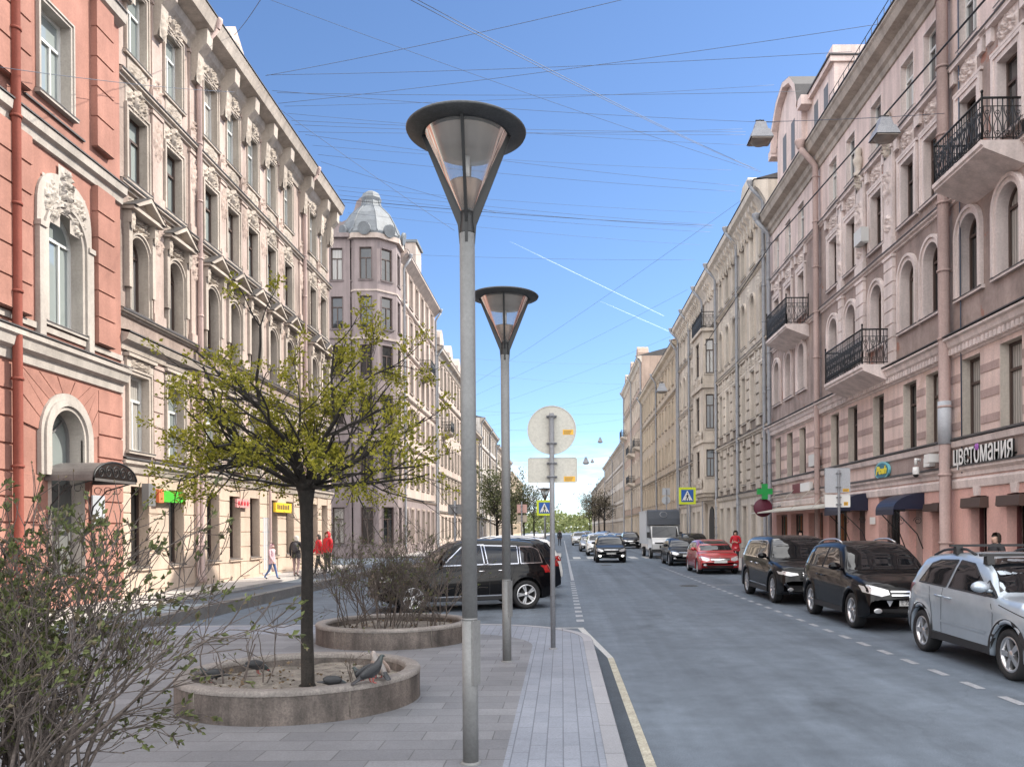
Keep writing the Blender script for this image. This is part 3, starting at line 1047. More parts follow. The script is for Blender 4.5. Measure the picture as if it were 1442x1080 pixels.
    def blocks(self, z0, z1, cols, W, course, mat, pr=.03, gap=.03, skip=(), name=None):
        """rusticated courses on the piers between openings, as real blocks"""
        b = self.wb
        m = self.mi(mat)
        edges = [self.y0] + [q for c in sorted(cols) for q in (c - W / 2, c + W / 2)] + [self.y1]
        nz = max(1, round((z1 - z0) / course))
        h = (z1 - z0) / nz
        for i in range(0, len(edges), 2):
            a, e = edges[i], edges[i + 1]
            if e - a < .08:
                continue
            for k in range(nz):
                za, zb = z0 + k * h + gap / 2, z0 + (k + 1) * h - gap / 2
                c = .012
                p = self.P
                v = [p(a, 0, za), p(e, 0, za), p(e, 0, zb), p(a, 0, zb), p(a + c, pr, za + c), p(e - c, pr, za + c), p(e - c, pr, zb - c), p(a + c, pr, zb - c)]
                b.faces(v, [(4, 5, 6, 7), (0, 1, 5, 4), (1, 2, 6, 5), (2, 3, 7, 6), (3, 0, 4, 7)], m)

    def pilaster(self, u0, u1, z0, z1, pr, course=None, mat=None, name='pilaster', rel=None, cap=True):
        b = MB()
        if course:
            nz = max(1, round((z1 - z0) / course)); h = (z1 - z0) / nz
            self.bx(b, u0 + .02, u1 - .02, 0, pr - .03, z0, z1)
            for k in range(nz):
                self.bx(b, u0, u1, 0, pr, z0 + k * h + .025, z0 + (k + 1) * h - .025)
        else:
            self.bx(b, u0, u1, 0, pr, z0, z1)
            self.bx(b, u0 - .05, u1 + .05, 0, pr + .05, z0, z0 + .3)
        if cap:
            self.bx(b, u0 - .04, u1 + .04, 0, pr + .04, z1 - .10, z1 - .0)
        if rel:
            for (ra, rb, sd) in rel:
                relief(b, u0 + .03, u1 - .03, ra, rb, pr - .005, .13, sd, 12, pt=self.P)
        return b.build(name, mat or self.trim, self.root)


def railing(mb, path, h, s=0.12, r=.015, scroll=True, mat=0):
    """wrought-iron railing along a plan path of (x, y, z) corner points"""
    for a, b_ in zip(path[:-1], path[1:]):
        a, b_ = Vector(a), Vector(b_)
        L = (b_ - a).length
        d = (b_ - a) / L
        up = Vector((0, 0, 1))
        for zz, rr in ((0.06, r), (h * .80, r * .8), (h, r * 2.0)):
            mb.tube([a + up * zz, b_ + up * zz], rr, 5, mat)
        n = max(2, round(L / (s * 2)))
        for k in range(n + 1):
            p = a + d * (L * k / n)
            mb.tube([p + up * .0, p + up * h], r, 4, mat)
            if scroll and k < n:
                c = a + d * (L * (k + .5) / n)
                wv = L / n * .5
                for sg in (-1, 1):          # an upright S-shaped scroll each side of the bar
                    pts = []
                    for q in range(15):
                        t = q / 14
                        zz = h * (.08 + .70 * t)
                        x = sg * wv * (.12 + .62 * abs(math.sin(PI * 1.5 * t + .3)))
                        pts.append(c + d * x + up * zz)
                    mb.tube(pts, r * .75, 4, mat)
                for cz in (.18, .66):
                    ring = [c + d * (wv * .36 * math.cos(t)) + up * (h * cz + wv * .36 * math.sin(t)) for t in [2 * PI * q / 9 for q in range(10)]]
                    mb.tube(ring, r * .7, 4, mat)
                mb.tube([c + up * .06, c + up * h], r * .7, 4, mat)
        for p in (a, b_):
            mb.tube([p, p + up * (h + .10)], r * 1.7, 6, mat)
            mb.ball(p + up * (h + .14), .035, .035, .045, 6, mat)


def balcony(H, u0, u1, z, pr, rail=1.0, th=.22, mat=None):
    b = MB()
    P = H.P
    prof = [(0, z - th - .35), (0, z), (pr, z), (pr, z - .10), (pr - .05, z - .13), (pr - .05, z - th * .8)]
    n = len(prof)
    for i in range(n):
        j = (i + 1) % n
        b.poly([P(u0, *prof[i]), P(u1, *prof[i]), P(u1, *prof[j]), P(u0, *prof[j])])
    b.poly([P(u0, *p) for p in prof]); b.poly([P(u1, *p) for p in prof])
    o = b.build('balcony', mat or H.trim, H.root)
    r = MB()
    e = .05
    railing(r, [P(u0 + e, .02, z + .02), P(u0 + e, pr - e, z + .02), P(u1 - e, pr - e, z + .02), P(u1 - e, .02, z + .02)], rail)
    r.build('railing', 'black_metal', o)
    return o


def brackets(H, cols, z0, z1, w_, pr, mat=None, seed=1.0):
    """shared console mesh copied under the eaves"""
    b = MB()
    h = z1 - z0
    prof = [(0, 0), (pr * .25, h * .02), (pr * .45, h * .25), (pr * .5, h * .55), (pr * .95, h * .72), (pr, h), (0, h)]
    b.prism([(p[0], p[1]) for p in prof], 'y', -w_ / 2, w_ / 2)
    relief(b, -w_ * .5, w_ * .5, h * .0, h * .7, pr * .40, .10, seed, 12)
    me = b.mesh('bracket', mat or H.trim)
    for c in cols:
        link('bracket', me, H.root, Vector(H.P(c, 0, z0)) - H.root.location, 0 if H.s > 0 else PI)


def cartouches(H, cols, z0, z1, wd, dp, seed, mat=None, n=14):
    b = MB()
    relief(b, -wd / 2, wd / 2, 0, z1 - z0, -.005, dp, seed, n)
    me = b.mesh('ornament', mat or H.trim)
    for c in cols:
        link('ornament', me, H.root, Vector(H.P(c, 0, z0)) - H.root.location, 0 if H.s > 0 else PI)

# ================================================================ LEFT SIDE
# ---- red house
H = House('red_house', 1, -12.0, 4.0, 22.3, 22.5, 'salmon red house with arched windows, pale cornices and a grey canopied doorway', wall='red_wall', trim='red_trim')
col = [7.6, 11.4, 15.4, 19.75]
H.strip(0, 0.9)
H.row(0.9, 5.75, col, 1.30, 4.0, 0.9, dict(arch=True, arc=.02, sill=0, D=.35, style='X', t=.08), gmat='glass_pale', fmat='frame_grey')
H.row(5.75, 10.95, col, 1.34, 2.75, 6.9, dict(arch=True, arc=.20, pr=.07, sill=.10, D=.30, style='L', t=.08), gmat='glass_pale', fmat='frame_white')
H.row(10.95, 15.6, [c - .3 for c in col], 1.15, 2.15, 12.15, dict(arc=.12, pr=.05, sill=.14, D=.28, style='L'), gmat='glass_pale', fmat='frame_white')
H.row(15.6, 20.0, [c - .3 for c in col], 1.15, 2.15, 16.5, dict(arc=.12, pr=.05, sill=.14, D=.28, style='L'), gmat='glass_pale', fmat='frame_white')
H.strip(20.0, 22.5)
H.body()
H.cornice([(0, 5.72), (.06, 5.74), (.08, 5.95), (.20, 6.02), (.24, 6.22), (.30, 6.26), (.30, 6.38), (0, 6.42)], tin='zinc_dark')
H.cornice([(0, 6.62), (.05, 6.62), (.05, 6.76), (0, 6.78)])
H.cornice([(0, 10.86), (.08, 10.88), (.10, 11.06), (.20, 11.12), (.22, 11.32), (0, 11.36)], tin='zinc_dark')
H.cornice([(0, 11.78), (.06, 11.78), (.06, 11.82), (0, 11.82)], 'zinc_dark', y0=18.3, y1=20.6)
H.cornice([(0, 15.7), (.2, 15.8), (.25, 16.1), (0, 16.1)], tin='zinc_dark')
H.cornice([(0, 21.6), (.3, 21.8), (.7, 22.3), (.7, 22.5), (0, 22.5)], tin='zinc_dark')
for c in col:                                            # arched doors' surrounds and the stucco panels above the arched windows
    b = MB()
    zs = 0.9 + 4.0 - .65
    for d0, d1, p in ((0, .10, .10), (.10, .28, .15), (.28, .40, .10)):
        a0 = [(.65 + d0, 3.3)] + arch_pts(1.3 + 2 * d0, zs, 20) + [(-.65 - d0, 3.3)]
        a1 = [(.65 + d1, 3.3)] + arch_pts(1.3 + 2 * d1, zs, 20) + [(-.65 - d1, 3.3)]
        for i in range(len(a0) - 1):
            q = [a0[i], a0[i + 1], a1[i + 1], a1[i]]
            b.poly([H.P(c + u, p, z) for u, z in q])
            b.poly([H.P(c + a1[i][0], p, a1[i][1]), H.P(c + a1[i + 1][0], p, a1[i + 1][1]), H.P(c + a1[i + 1][0], 0, a1[i + 1][1]), H.P(c + a1[i][0], 0, a1[i][1])])
            b.poly([H.P(c + a0[i][0], p, a0[i][1]), H.P(c + a0[i + 1][0], p, a0[i + 1][1]), H.P(c + a0[i + 1][0], 0, a0[i + 1][1]), H.P(c + a0[i][0], 0, a0[i][1])])
    b.build('door_arch', 'red_trim', H.root)
    b = MB()                                             # radiating voussoirs
    for k in range(11):
        t0, t1 = R(4 + k * 15.7), R(4 + k * 15.7 + 14.6)
        def pp(t, r):
            u, z = r * math.cos(t), zs + r * math.sin(t)
            return (max(-1.72, min(1.36, u)), min(5.66, z))
        r1 = 2.6
        q = [pp(t0, 1.06), pp(t0, r1), pp((t0 + t1) / 2, r1), pp(t1, r1), pp(t1, 1.06)]
        b.prism([(H.X + .04, 0)] * 0 + q, 'x', H.X + .001, H.X + .045)
        for i in range(len(b.v) - 10, len(b.v)):
            b.v[i] = (b.v[i][0], b.v[i][1] + c, b.v[i][2])
    b.build('voussoirs', 'red_wall', H.root)
    b = MB()                                             # stucco panel
    zs2 = 6.9 + 2.75 - .67
    for sg in (-1, 1):
        H.bx(b, c + sg * .97 - .11, c + sg * .97 + .11, 0, .12, 6.42, 9.0)
        H.bx(b, c + sg * .97 - .13, c + sg * .97 + .13, 0, .16, 9.0, 9.12)
    q0 = [(1.08, 9.1), (1.08, 10.35), (.6, 10.55), (-.6, 10.55), (-1.08, 10.35), (-1.08, 9.1)]
    ap = arch_pts(1.74, zs2, 18)
    for i in range(18):
        a, e = ap[i], ap[i + 1]
        f = lambda p: (p[0] * 1.25, 9.1 + (p[1] - 9.1) * 0 + (10.5 - 9.1) * math.sin(math.acos(max(-1, min(1, p[0] / .87)))) ** .5)
        b.poly([H.P(c + a[0], .06, max(a[1], 9.1)), H.P(c + e[0], .06, max(e[1], 9.1)), H.P(c + f(e)[0], .06, f(e)[1]), H.P(c + f(a)[0], .06, f(a)[1])])
        b.poly([H.P(c + f(a)[0], .06, f(a)[1]), H.P(c + f(e)[0], .06, f(e)[1]), H.P(c + f(e)[0], 0, f(e)[1]), H.P(c + f(a)[0], 0, f(a)[1])])
    relief(b, c - .26, c + .26, 9.6, 10.75, .05, .17, 2.9, 22, pt=H.P)
    relief(b, c - .85, c - .2, 9.25, 10.3, .04, .12, 4.1, 22, pt=H.P)
    relief(b, c + .2, c + .85, 9.25, 10.3, .04, .12, 4.6, 22, pt=H.P)
    b.build('stucco_panel', 'red_trim', H.root)
# rusticated corner and pier strips
for (u0, u1) in ((20.95, 21.75), (17.0, 18.35), (13.0, 13.9)):
    H.pilaster(u0, u1, 6.8, 10.86, .17, .72, 'red_wall', cap=False)
    H.pilaster(u0, u1, 11.85, 15.7, .17, .72, 'red_wall', cap=False)
    H.pilaster(u0, u1, 16.1, 21.6, .17, .72, 'red_wall', cap=False)
H.blocks(0.5, 3.3, col, 2.1, .62, 'red_wall', .04, .035)
H.blocks(3.3, 5.66, [c - .18 for c in col], 3.14, .62, 'red_wall', .04, .035)
H.pipe(17.75, 0.3, 21.9, .10, 'red_dark', .20)
# the near door and its canopy
b = MB()
H.bx(b, 19.16, 20.34, -.30, -.22, .18, 3.12)
for du in (0, .59):
    for (za, zb) in ((.3, 1.2), (1.3, 2.05), (2.15, 3.0)):
        H.bx(b, 19.16 + du + .07, 19.16 + du + .52, -.22, -.20, za, zb)
d = b.build('door', 'door_grey', H.root)
b = MB(); b.tube([H.P(19.71, -.15, 1.0), H.P(19.71, -.15, 1.5)], .02, 6); b.build('handle', 'alloy', d)
b = MB()
u0, u1, z0, rz, pr = 18.95, 20.85, 3.22, .42, 1.15
nn = 16
arcp = [((u0 + u1) / 2 - (u1 - u0) / 2 * math.cos(PI * k / nn), z0 + rz * math.sin(PI * k / nn)) for k in range(nn + 1)]
for k in range(nn):
    a, e = arcp[k], arcp[k + 1]
    for dz in (0, -.025):
        b.poly([H.P(a[0], 0, a[1] + dz), H.P(e[0], 0, e[1] + dz), H.P(e[0], pr, e[1] + dz), H.P(a[0], pr, a[1] + dz)], 0, True)
H.bx(b, u0, u1, pr - .03, pr, z0 - .06, z0)
H.bx(b, u0, u0 + .04, 0, pr, z0 - .06, z0); H.bx(b, u1 - .04, u1, 0, pr, z0 - .06, z0)
cn = b.build('canopy', 'awning_grey', H.root)
b = MB()
b.tube([H.P(a[0], pr, a[1]) for a in arcp], .025, 6)
for k in range(1, 6):
    cc = u0 + (u1 - u0) * k / 6
    hh = rz * math.sin(math.acos(max(-1, min(1, 1 - 2 * k / 6)))) * .42
    pts = [H.P(cc + math.cos(t) * hh * (1 - .08 * t), pr, z0 + hh + math.sin(t) * hh * (1 - .08 * t)) for t in [q * .55 for q in range(18)]]
    b.tube(pts, .013, 5)
for u in (u0 + .1, u1 - .1):                          # scrolled side brackets
    b.tube([H.P(u, .02, 2.25), H.P(u, .10, 2.6), H.P(u, .45, 3.0), H.P(u, 1.05, z0 - .05)], .02, 5)
    for q in range(3):
        c0 = .22 + q * .25
        b.tube([H.P(u, c0 + .11 * math.cos(t) * (1 - t * .06), 3.0 + .09 * math.sin(t)) for t in [k * .6 for k in range(12)]], .010, 4)
b.build('scrollwork', 'black_metal', cn)
b = MB(); H.bx(b, 20.75, 21.3, .05, .09, 2.15, 2.9); b.build('notice_board', 'sign_grey', H.root)
H.finish()

# ---- beige ornate house
H = House('ornate_beige_house', 1, -12.1, 22.35, 42.8, 18.9, 'beige stuccoed house of five storeys with pediments, cartouches and bracketed eaves', wall='beige_wall', trim='beige_light')
col = [23.4, 25.6, 28.3, 30.2, 32.15, 34.2, 36.3, 37.0 + 2.9, 41.6]
H.strip(0, .92, 'beige_base')
H.row(.92, 3.75, col, 1.0, 2.3, .95, dict(arc=0, sill=.08, D=.34, style='I', t=.06), 'beige_base', 'frame_brown', 'glass', smat='beige_base')
H.row(3.75, 7.0, col, 1.05, 2.15, 4.25, dict(arc=.15, pr=.05, sill=.12, D=.26, style='T', head='cornice'), 'beige_wall', 'frame_white', 'glass_pale')
H.row(7.0, 11.55, col, .98, 2.15, 8.2, dict(arch=True, arc=.13, pr=.07, sill=.08, D=.30, style='T', head='tri', cons=False), 'beige_rough', 'frame_brown', 'glass')
H.row(11.55, 14.6, col, 1.0, 1.95, 11.85, dict(arc=.16, pr=.05, sill=.10, D=.26, style='T', head='orn'), 'beige_rough', 'frame_brown', 'glass_pale')
H.row(14.6, 18.0, col, 1.05, 2.05, 15.4, dict(arc=.13, pr=.05, sill=.10, D=.24, style='T', head='orn', apron=.55), 'beige_wall', 'frame_white', 'glass_pale')
H.strip(18.0, 18.9)
H.body(eave=18.95)
H.blocks(.25, 3.6, col, 1.0, .56, 'beige_base', .03, .022)
H.cornice([(0, 3.6), (.06, 3.62), (.10, 3.8), (.18, 3.86), (.18, 3.96), (0, 4.0)], tin='zinc_dark')
H.cornice([(0, 6.98), (.07, 7.0), (.10, 7.15), (.24, 7.25), (.30, 7.42), (0, 7.48)], tin='zinc_dark')
H.band(7.95, .16, .14)
H.band(11.45, .20, .16)
H.band(14.5, .22, .16)
H.cornice([(0, 17.72), (.06, 17.74), (.10, 17.95), (.22, 18.10), (.28, 18.35), (.72, 18.48), (.80, 18.72), (.86, 18.86), (0, 18.92)], name='eaves_cornice', tin='zinc_dark')
for c0, c1 in zip([22.35] + col, col + [42.8]):          # pilaster strips between the windows
    if c1 - c0 < 1.2:
        continue
    mid = (c0 + c1) / 2 if c0 > 22.4 else 22.62
    if c1 > 42.5: mid = 42.5
    hw = min(.30, (c1 - c0) / 2 - .72) if 22.4 < c0 and c1 < 42.5 else .2
    if hw > .12:
        H.pilaster(mid - hw, mid + hw, 8.12, 11.4, .07, .46 if c0 < 22.4 else None, 'beige_wall', rel=[(10.2, 11.2, 3.3)])
        H.pilaster(mid - hw, mid + hw, 11.68, 14.45, .06, .46 if c0 < 22.4 else None, 'beige_wall', rel=[(13.0, 14.3, 7.7)])
        H.pilaster(mid - hw, mid + hw, 14.75, 17.7, .06, None, 'beige_wall', rel=[(14.75, 15.5, 1.7)])
        H.pilaster(mid - hw, mid + hw, 4.1, 6.9, .05, .48, 'beige_wall')
mids = [(a + e) / 2 for a, e in zip(col[:-1], col[1:])] + [22.7, 42.4]
brackets(H, mids, 16.7, 18.42, .42, .62, seed=3.0)
cartouches(H, col, 11.18, 11.42, 1.1, .08, 6.6)
b = MB()                                                 # dormer
dy = 31.0
b.prism([(dy - .9, 18.8), (dy + .9, 18.8), (dy + .9, 20.3), (dy + 1.05, 20.35), (dy, 21.1), (dy - 1.05, 20.35), (dy - .9, 20.3)], 'x', -13.6, -12.25)
relief(b, dy - .6, dy + .6, 19.0, 20.6, -.14, .2, 5.0, 14, pt=H.P)
b.build('dormer', ['mauve_light'], H.root)
for u in (27.1, 38.2):
    H.pipe(u, .3, 18.75, .085, 'pipe_pink', .17, bend=.62)
for u in (26.9, 33.6):
    H.pipe(u, .3, 4.2, .055, 'pipe_pink', .12, funnel=False)
b = MB(); H.bx(b, 33.0, 33.9, -.05, .02, .2, 2.75)
for q in range(4): H.bx(b, 33.06 + .2 * q, 33.2 + .2 * q, .02, .035, .4, 2.5)
b.build('door', 'sign_grey', H.root)
H.finish()

# ---- mauve corner house with a turret
H = House('corner_turret_house', 1, -12.0, 61.2, 78, 22.9, 'mauve corner house with a domed turret and dark framed windows', depth=16, wall='mauve_light', trim='mauve_light')
rows = [(19.75, 22.0), (16.3, 18.55), (12.9, 15.1), (9.5, 11.6), (5.4, 7.8), (1.0, 3.6)]
colu = [63.0, 65.6, 68.2, 70.8, 73.4, 76.0]
zz = [0, 4.4, 8.4, 12.2, 15.7, 19.1, 22.9]
for k, (a, e) in enumerate(rows[::-1]):
    H.row(zz[k], zz[k + 1], colu, 1.15, e - a, a, dict(arc=.14, pr=.05, sill=.10, D=.22, style='T', head='lip' if k in (3, 4) else None), None if k > 0 else 'mauve', 'frame_brown', 'glass_dark')
    H.band(zz[k + 1] - .12, .18, .14)
H.cornice([(0, 22.2), (.3, 22.5), (.6, 22.8), (.6, 23.0), (0, 23.0)], name='eaves_cornice', tin='zinc')
# front to the side street: a wall with openings of its own
F0, F1 = -27.9, -14.9
fy = 58.0
b = MB()
def front_row(b, z0, z1, cols, W, H_, sill):
    b.poly([(F0, fy, z0), (F1, fy, z0), (F1, fy, sill), (F0, fy, sill)])
    b.poly([(F0, fy, sill + H_), (F1, fy, sill + H_), (F1, fy, z1), (F0, fy, z1)])
    e = F0
    for c in sorted(cols) + [None]:
        g = F1 if c is None else c - W / 2
        b.poly([(e, fy, sill), (g, fy, sill), (g, fy, sill + H_), (e, fy, sill + H_)])
        if c is not None: e = c + W / 2
fc = [-15.85, -18.4, -21.0, -23.6, -26.2]
for k, (a, e) in enumerate(rows[::-1]):
    front_row(b, zz[k], zz[k + 1], fc, .82, e - a, a)
    kk = dict(W=.82, H=e - a, arc=.03, pr=.02, sill=.08, D=.18, style='T')
    r = window_meshes(tuple(sorted(kk.items())))
    mm = (r['fr'].mesh('window', 'frame_brown'), r['pane'].mesh('pane', 'glass_dark'), r['su'].mesh('surround', ['mauve', 'zinc_dark']))
    for c in fc:
        o = link('window', mm[0], H.root, Vector((c, fy, a)) - H.root.location, -PI / 2)
        link('pane', mm[1], o); link('surround', mm[2], o)
b.poly([(F0, fy, 0), (F0, 78, 0), (F0, 78, 22.9), (F0, fy, 22.9)])
b.poly([(F1, fy, 22.9), (F0, fy, 22.9), (F0, 78, 22.9), (-12, 78, 22.9), (-12, 61.2, 22.9)])
b.build('side_wall', 'mauve', H.root)
b = MB()
b.box(F0, F1, fy - .12, fy, 8.3, 8.55); b.box(F0, F1, fy - .10, fy, 15.6, 15.75); b.box(F0, F1, fy - .3, fy, 22.7, 23.0)
b.build('string_course', 'mauve', H.root)
# turret: five facets of an octagon at the corner
cx, cy, rr = -13.75, 59.75, 2.10
an = [R(-157.5 + 45 * k) for k in range(6)]
pt8 = [(cx + rr * math.cos(t), cy + rr * math.sin(t)) for t in an]
tb = MB()
tw = []
for k in range(5):
    A, B = Vector(pt8[k]), Vector(pt8[k + 1])
    mid, d = (A + B) / 2, (B - A)
    L = d.length; d.normalize()
    W = .86
    nrm = Vector((d.y, -d.x))
    if nrm.dot(mid - Vector((cx, cy))) < 0: nrm = -nrm
    for q, (a, e) in enumerate(rows[::-1]):
        z0, z1 = zz[q], zz[q + 1]
        for (t0, t1, za, zb) in ((0, 1, z0, a), (0, 1, e, z1), (0, (L - W) / 2 / L, a, e), ((L + W) / 2 / L, 1, a, e)):
            p, g = A + d * L * t0, A + d * L * t1
            tb.poly([(p.x, p.y, za), (g.x, g.y, za), (g.x, g.y, zb), (p.x, p.y, zb)])
        tw.append((mid, math.atan2(nrm.y, nrm.x), a, e))
tu = tb.build('turret', 'mauve', H.root)
hm = {}
for (mid, ang, a, e) in tw:
    h = round(e - a, 3)
    if h not in hm:
        kk = dict(W=.86, H=h, arc=.04, pr=.02, sill=.08, D=.16, style='T')
        r = window_meshes(tuple(sorted(kk.items())))
        hm[h] = (r['fr'].mesh('window', 'frame_brown'), r['pane'].mesh('pane', 'glass_dark'), r['su'].mesh('surround', ['mauve', 'zinc_dark']))
    fr, pn, sr = hm[h]
    o = link('window', fr, H.root, Vector((mid.x, mid.y, a)) - H.root.location, ang)
    link('pane', pn, o); link('surround', sr, o)
b = MB()
for z, p, h in ((22.6, .28, .35), (15.5, .10, .16), (8.2, .14, .25), (18.9, .06, .12)):
    o_ = [(cx + (rr + p) * math.cos(t), cy + (rr + p) * math.sin(t)) for t in [R(-157.5 + 45 * k) for k in range(8)]]
    b.prism(o_, 'z', z, z + h)
b.build('string_course', 'mauve_light', H.root)
b = MB()
prof = [(2.35, 22.95), (2.38, 23.1), (2.2, 23.35), (1.98, 24.0), (1.55, 24.75), (1.0, 25.3), (.72, 25.55), (.66, 25.9), (.74, 26.15), (.60, 26.5), (.30, 26.68), (.001, 26.72)]
b.lathe(prof, 8, (cx, cy, 0), smooth=False, a0=R(22.5), a1=R(382.5))
for k in range(8):
    t = R(22.5 + 45 * k)
    b.tube([(cx + r * math.cos(t), cy + r * math.sin(t), z) for r, z in prof[1:8]], .05, 5)
for k in range(8):                                     # small round dormers at the foot of the dome
    t = R(45 * k)
    x, y = cx + 2.2 * math.cos(t), cy + 2.2 * math.sin(t)
    b.tube([(x, y, 23.25), (x + .2 * math.cos(t), y + .2 * math.sin(t), 23.2)], .45, 12)
b.build('dome', 'zinc', H.root)
b = MB()                                               # curved gable to the left of the dome
g = [(-18.6, 22.9), (-15.6, 22.9), (-15.6, 24.6), (-14.4, 26.1), (-13.6, 26.5)]
gp = [(-20.5, 22.95), (-13.6, 22.95), (-13.4, 26.3), (-13.9, 26.7), (-14.5, 26.75), (-15.0, 26.3), (-15.2, 25.6), (-15.8, 24.9), (-17.0, 24.4), (-18.2, 24.3), (-19.2, 24.5), (-20.5, 24.0)]
b.prism(gp, 'y', 60.4, 60.8)
b.build('gable', 'mauve', H.root)
b = MB()
b.poly([(-12.2, 61.5, 23.0), (-12.2, 78, 23.0), (-18, 78, 26.0), (-18, 61.5, 26.0)])
b.poly([(-27.5, 61, 23.0), (-27.5, 78, 23.0), (-18, 78, 26.0), (-18, 61.0, 26.0)])
b.poly([(-12.2, 61.5, 23.0), (-18, 61.5, 26.0), (-27.5, 61, 23.0)])
b.poly([(-12.2, 78, 23.0), (-18, 78, 26.0), (-27.5, 78, 23.0)])
b.build('roof', 'zinc', H.root)
for (u0, u1, z) in ((69.6, 72.0, 15.4),):
    balcony(H, u0, u1, z, 1.0)
H.pipe(62.0, .3, 22.7, .09, 'pipe_grey', .16); H.pipe(77.6, .3, 22.7, .09, 'pipe_grey', .16)
b = MB(); H.bx(b, 66.0, 68.6, -.5, .35, 22.9, 25.2); b.build('attic', 'mauve_light', H.root)
b = MB(); H.bx(b, 65.9, 68.7, -3, .5, 25.2, 25.4); b.build('attic_roof', 'zinc', H.root)
H.finish()

# ---- further houses on the left
def plain_house(name, side, X, y0, y1, zt, label, wall, trim, storeys, bay, group, W=1.1, depth=14, roof='zinc_dark', fm='frame_white', gm='glass', pipes=True, gf=None, orn=True, balc=(), dorm=0, pcol='pipe_grey', head=None):
    H = House(name, side, X, y0, y1, zt, label, depth, wall, trim, group)
    n = max(2, int((y1 - y0) / bay))
    cols = [y0 + (k + .5) * (y1 - y0) / n for k in range(n)]
    hgt = (zt - .6) / storeys
    for k in range(storeys):
        z0, z1 = k * hgt, (k + 1) * hgt
        hd = (head or ['lip', 'cornice', 'key', 'lip', 'lip', 'lip', 'lip'])[k] if orn and k else None
        H.row(z0, z1, cols, W, hgt * .56, z0 + hgt * (.24 if k else .3), dict(arc=.13 if k else .04, pr=.05, sill=.10, D=.24, style='T', head=hd), gf if (gf and k == 0) else None, fm, gm)
        if k in (0, 1, storeys - 2):
            H.band(z1 - .2, .2, .18)
    H.strip(zt - .6, zt)
    H.body(roof, eave=zt)
    H.cornice([(0, zt - .9), (.08, zt - .85), (.25, zt - .5), (.55, zt - .3), (.6, zt - .05), (0, zt)], name='eaves_cornice', tin='zinc_dark')
    if gf:
        H.blocks(.2, hgt - .3, cols, W, .6, gf, .03, .03)
    if pipes:
        H.pipe(y0 + .4, .3, zt - .1, .09, pcol, .16)
        H.pipe(y1 - .5, .3, zt - .1, .09, pcol, .16)
        if y1 - y0 > 24:
            H.pipe((y0 + y1) / 2 + .1, .3, zt - .1, .09, pcol, .16)
    for (a, e, z) in balc:
        balcony(H, a, e, z, 1.0)
    for q in range(dorm):
        u = y0 + (q + .5) * (y1 - y0) / dorm
        b = MB()
        b.prism([(u - 1.3, zt), (u + 1.3, zt), (u + 1.3, zt + 1.3), (u + .7, zt + 2.0), (u, zt + 2.3), (u - .7, zt + 2.0), (u - 1.3, zt + 1.3)], 'x', X - side * 1.4, X + side * .15)
        b.build('dormer', wall, H.root)
    b = MB()
    for q in range(3):
        u = y0 + (q + .3) * (y1 - y0) / 3
        H.bx(b, u, u + .8, -5.5, -4.7, zt, zt + 3.0)
    b.build('chimney', 'brick_red', H.root)
    H.finish()
    return H


HG = 'houses further along the street'
plain_house('pale_gabled_house', 1, -12.0, 78.1, 99, 19.6, 'pale pink house with roof gables just past the turret house', 'mauve_light', 'beige_light', 5, 2.6, HG, dorm=3, balc=((82, 84.5, 11.8),))
plain_house('low_cream_house', 1, -12.2, 99.1, 121, 15.6, 'low cream house of four storeys behind the street trees on the left', 'ochre_trim', 'beige_light', 4, 2.7, HG)
plain_house('tall_pale_house', 1, -12.0, 121.1, 150, 18.6, 'pale grey house beyond the low cream house on the left', 'pale_wall', 'beige_light', 5, 2.9, HG)
plain_house('grey_house', 1, -12.0, 150.1, 190, 17.5, 'grey house near the far end of the left row', 'grey_trim', 'beige_light', 5, 3.3, HG, orn=False)
plain_house('yellowish_house', 1, -12.0, 190.1, 250, 15.5, 'yellowish house closing the left row at the far end', 'ochre', 'ochre_trim', 4, 3.6, HG, orn=False, pipes=False)

# ================================================================ RIGHT SIDE
# ---- pink house, the near one
H = House('pink_house', -1, 11.0, 7.0, 42.9, 18.1, 'dusty pink house with arched windows, iron balconies and a salmon shop floor', wall='pink_top', trim='pink_trim')
base = [8.6, 10.9, 13.2, 15.5, 17.75, 19.95, 21.9, 24.1, 25.75, 28.3, 30.8, 32.8, 37.2, 39.3, 41.4]
# ground floor: shop windows and doors are built below as parts; the wall leaves the openings free
gcol = [8.7, 11.0, 13.3, 15.6, 17.8, 19.75, 21.55]
H.strip(0, .35, 'pink_low')
gm = H.mi('pink_low')
ops = [(c - .42, c + .42, .35, 2.75) for c in gcol] + [(23.55, 24.25, .13, 2.65), (24.9, 25.9, .13, 2.6), (26.55, 28.35, .13, 3.15), (29.6, 30.9, .13, 2.7), (31.5, 33.6, .5, 2.6), (34.4, 36.4, .5, 2.6), (37.2, 39.2, .5, 2.6), (39.8, 41.8, .5, 2.6)]
e = H.y0
for (a, c, z0, z1) in ops:
    H.quad(H.wb, e, a, .35, 3.3, 0, gm)
    if z0 > .35: H.quad(H.wb, a, c, .35, z0, 0, gm)
    H.quad(H.wb, a, c, z1, 3.3, 0, gm)
    for u in (a, c):
        H.wb.poly([H.P(u, 0, .13), H.P(u, -.45, .13), H.P(u, -.45, z1), H.P(u, 0, z1)], gm)
    H.wb.poly([H.P(a, 0, z1), H.P(c, 0, z1), H.P(c, -.45, z1), H.P(a, -.45, z1)], gm)
    e = c
H.quad(H.wb, e, H.y1, .35, 3.3, 0, gm)
H.strip(3.3, 4.2, 'pink_mid')
K5 = dict(arc=.04, pr=.03, sill=.07, D=.26, style='T', double=False)
H.row(4.2, 6.7, base, .98, 2.1, 4.4, dict(arc=0, sill=.06, D=.30, style='L', t=.07), 'pink_mid', 'frame_brown', 'glass', smat='grey_trim')
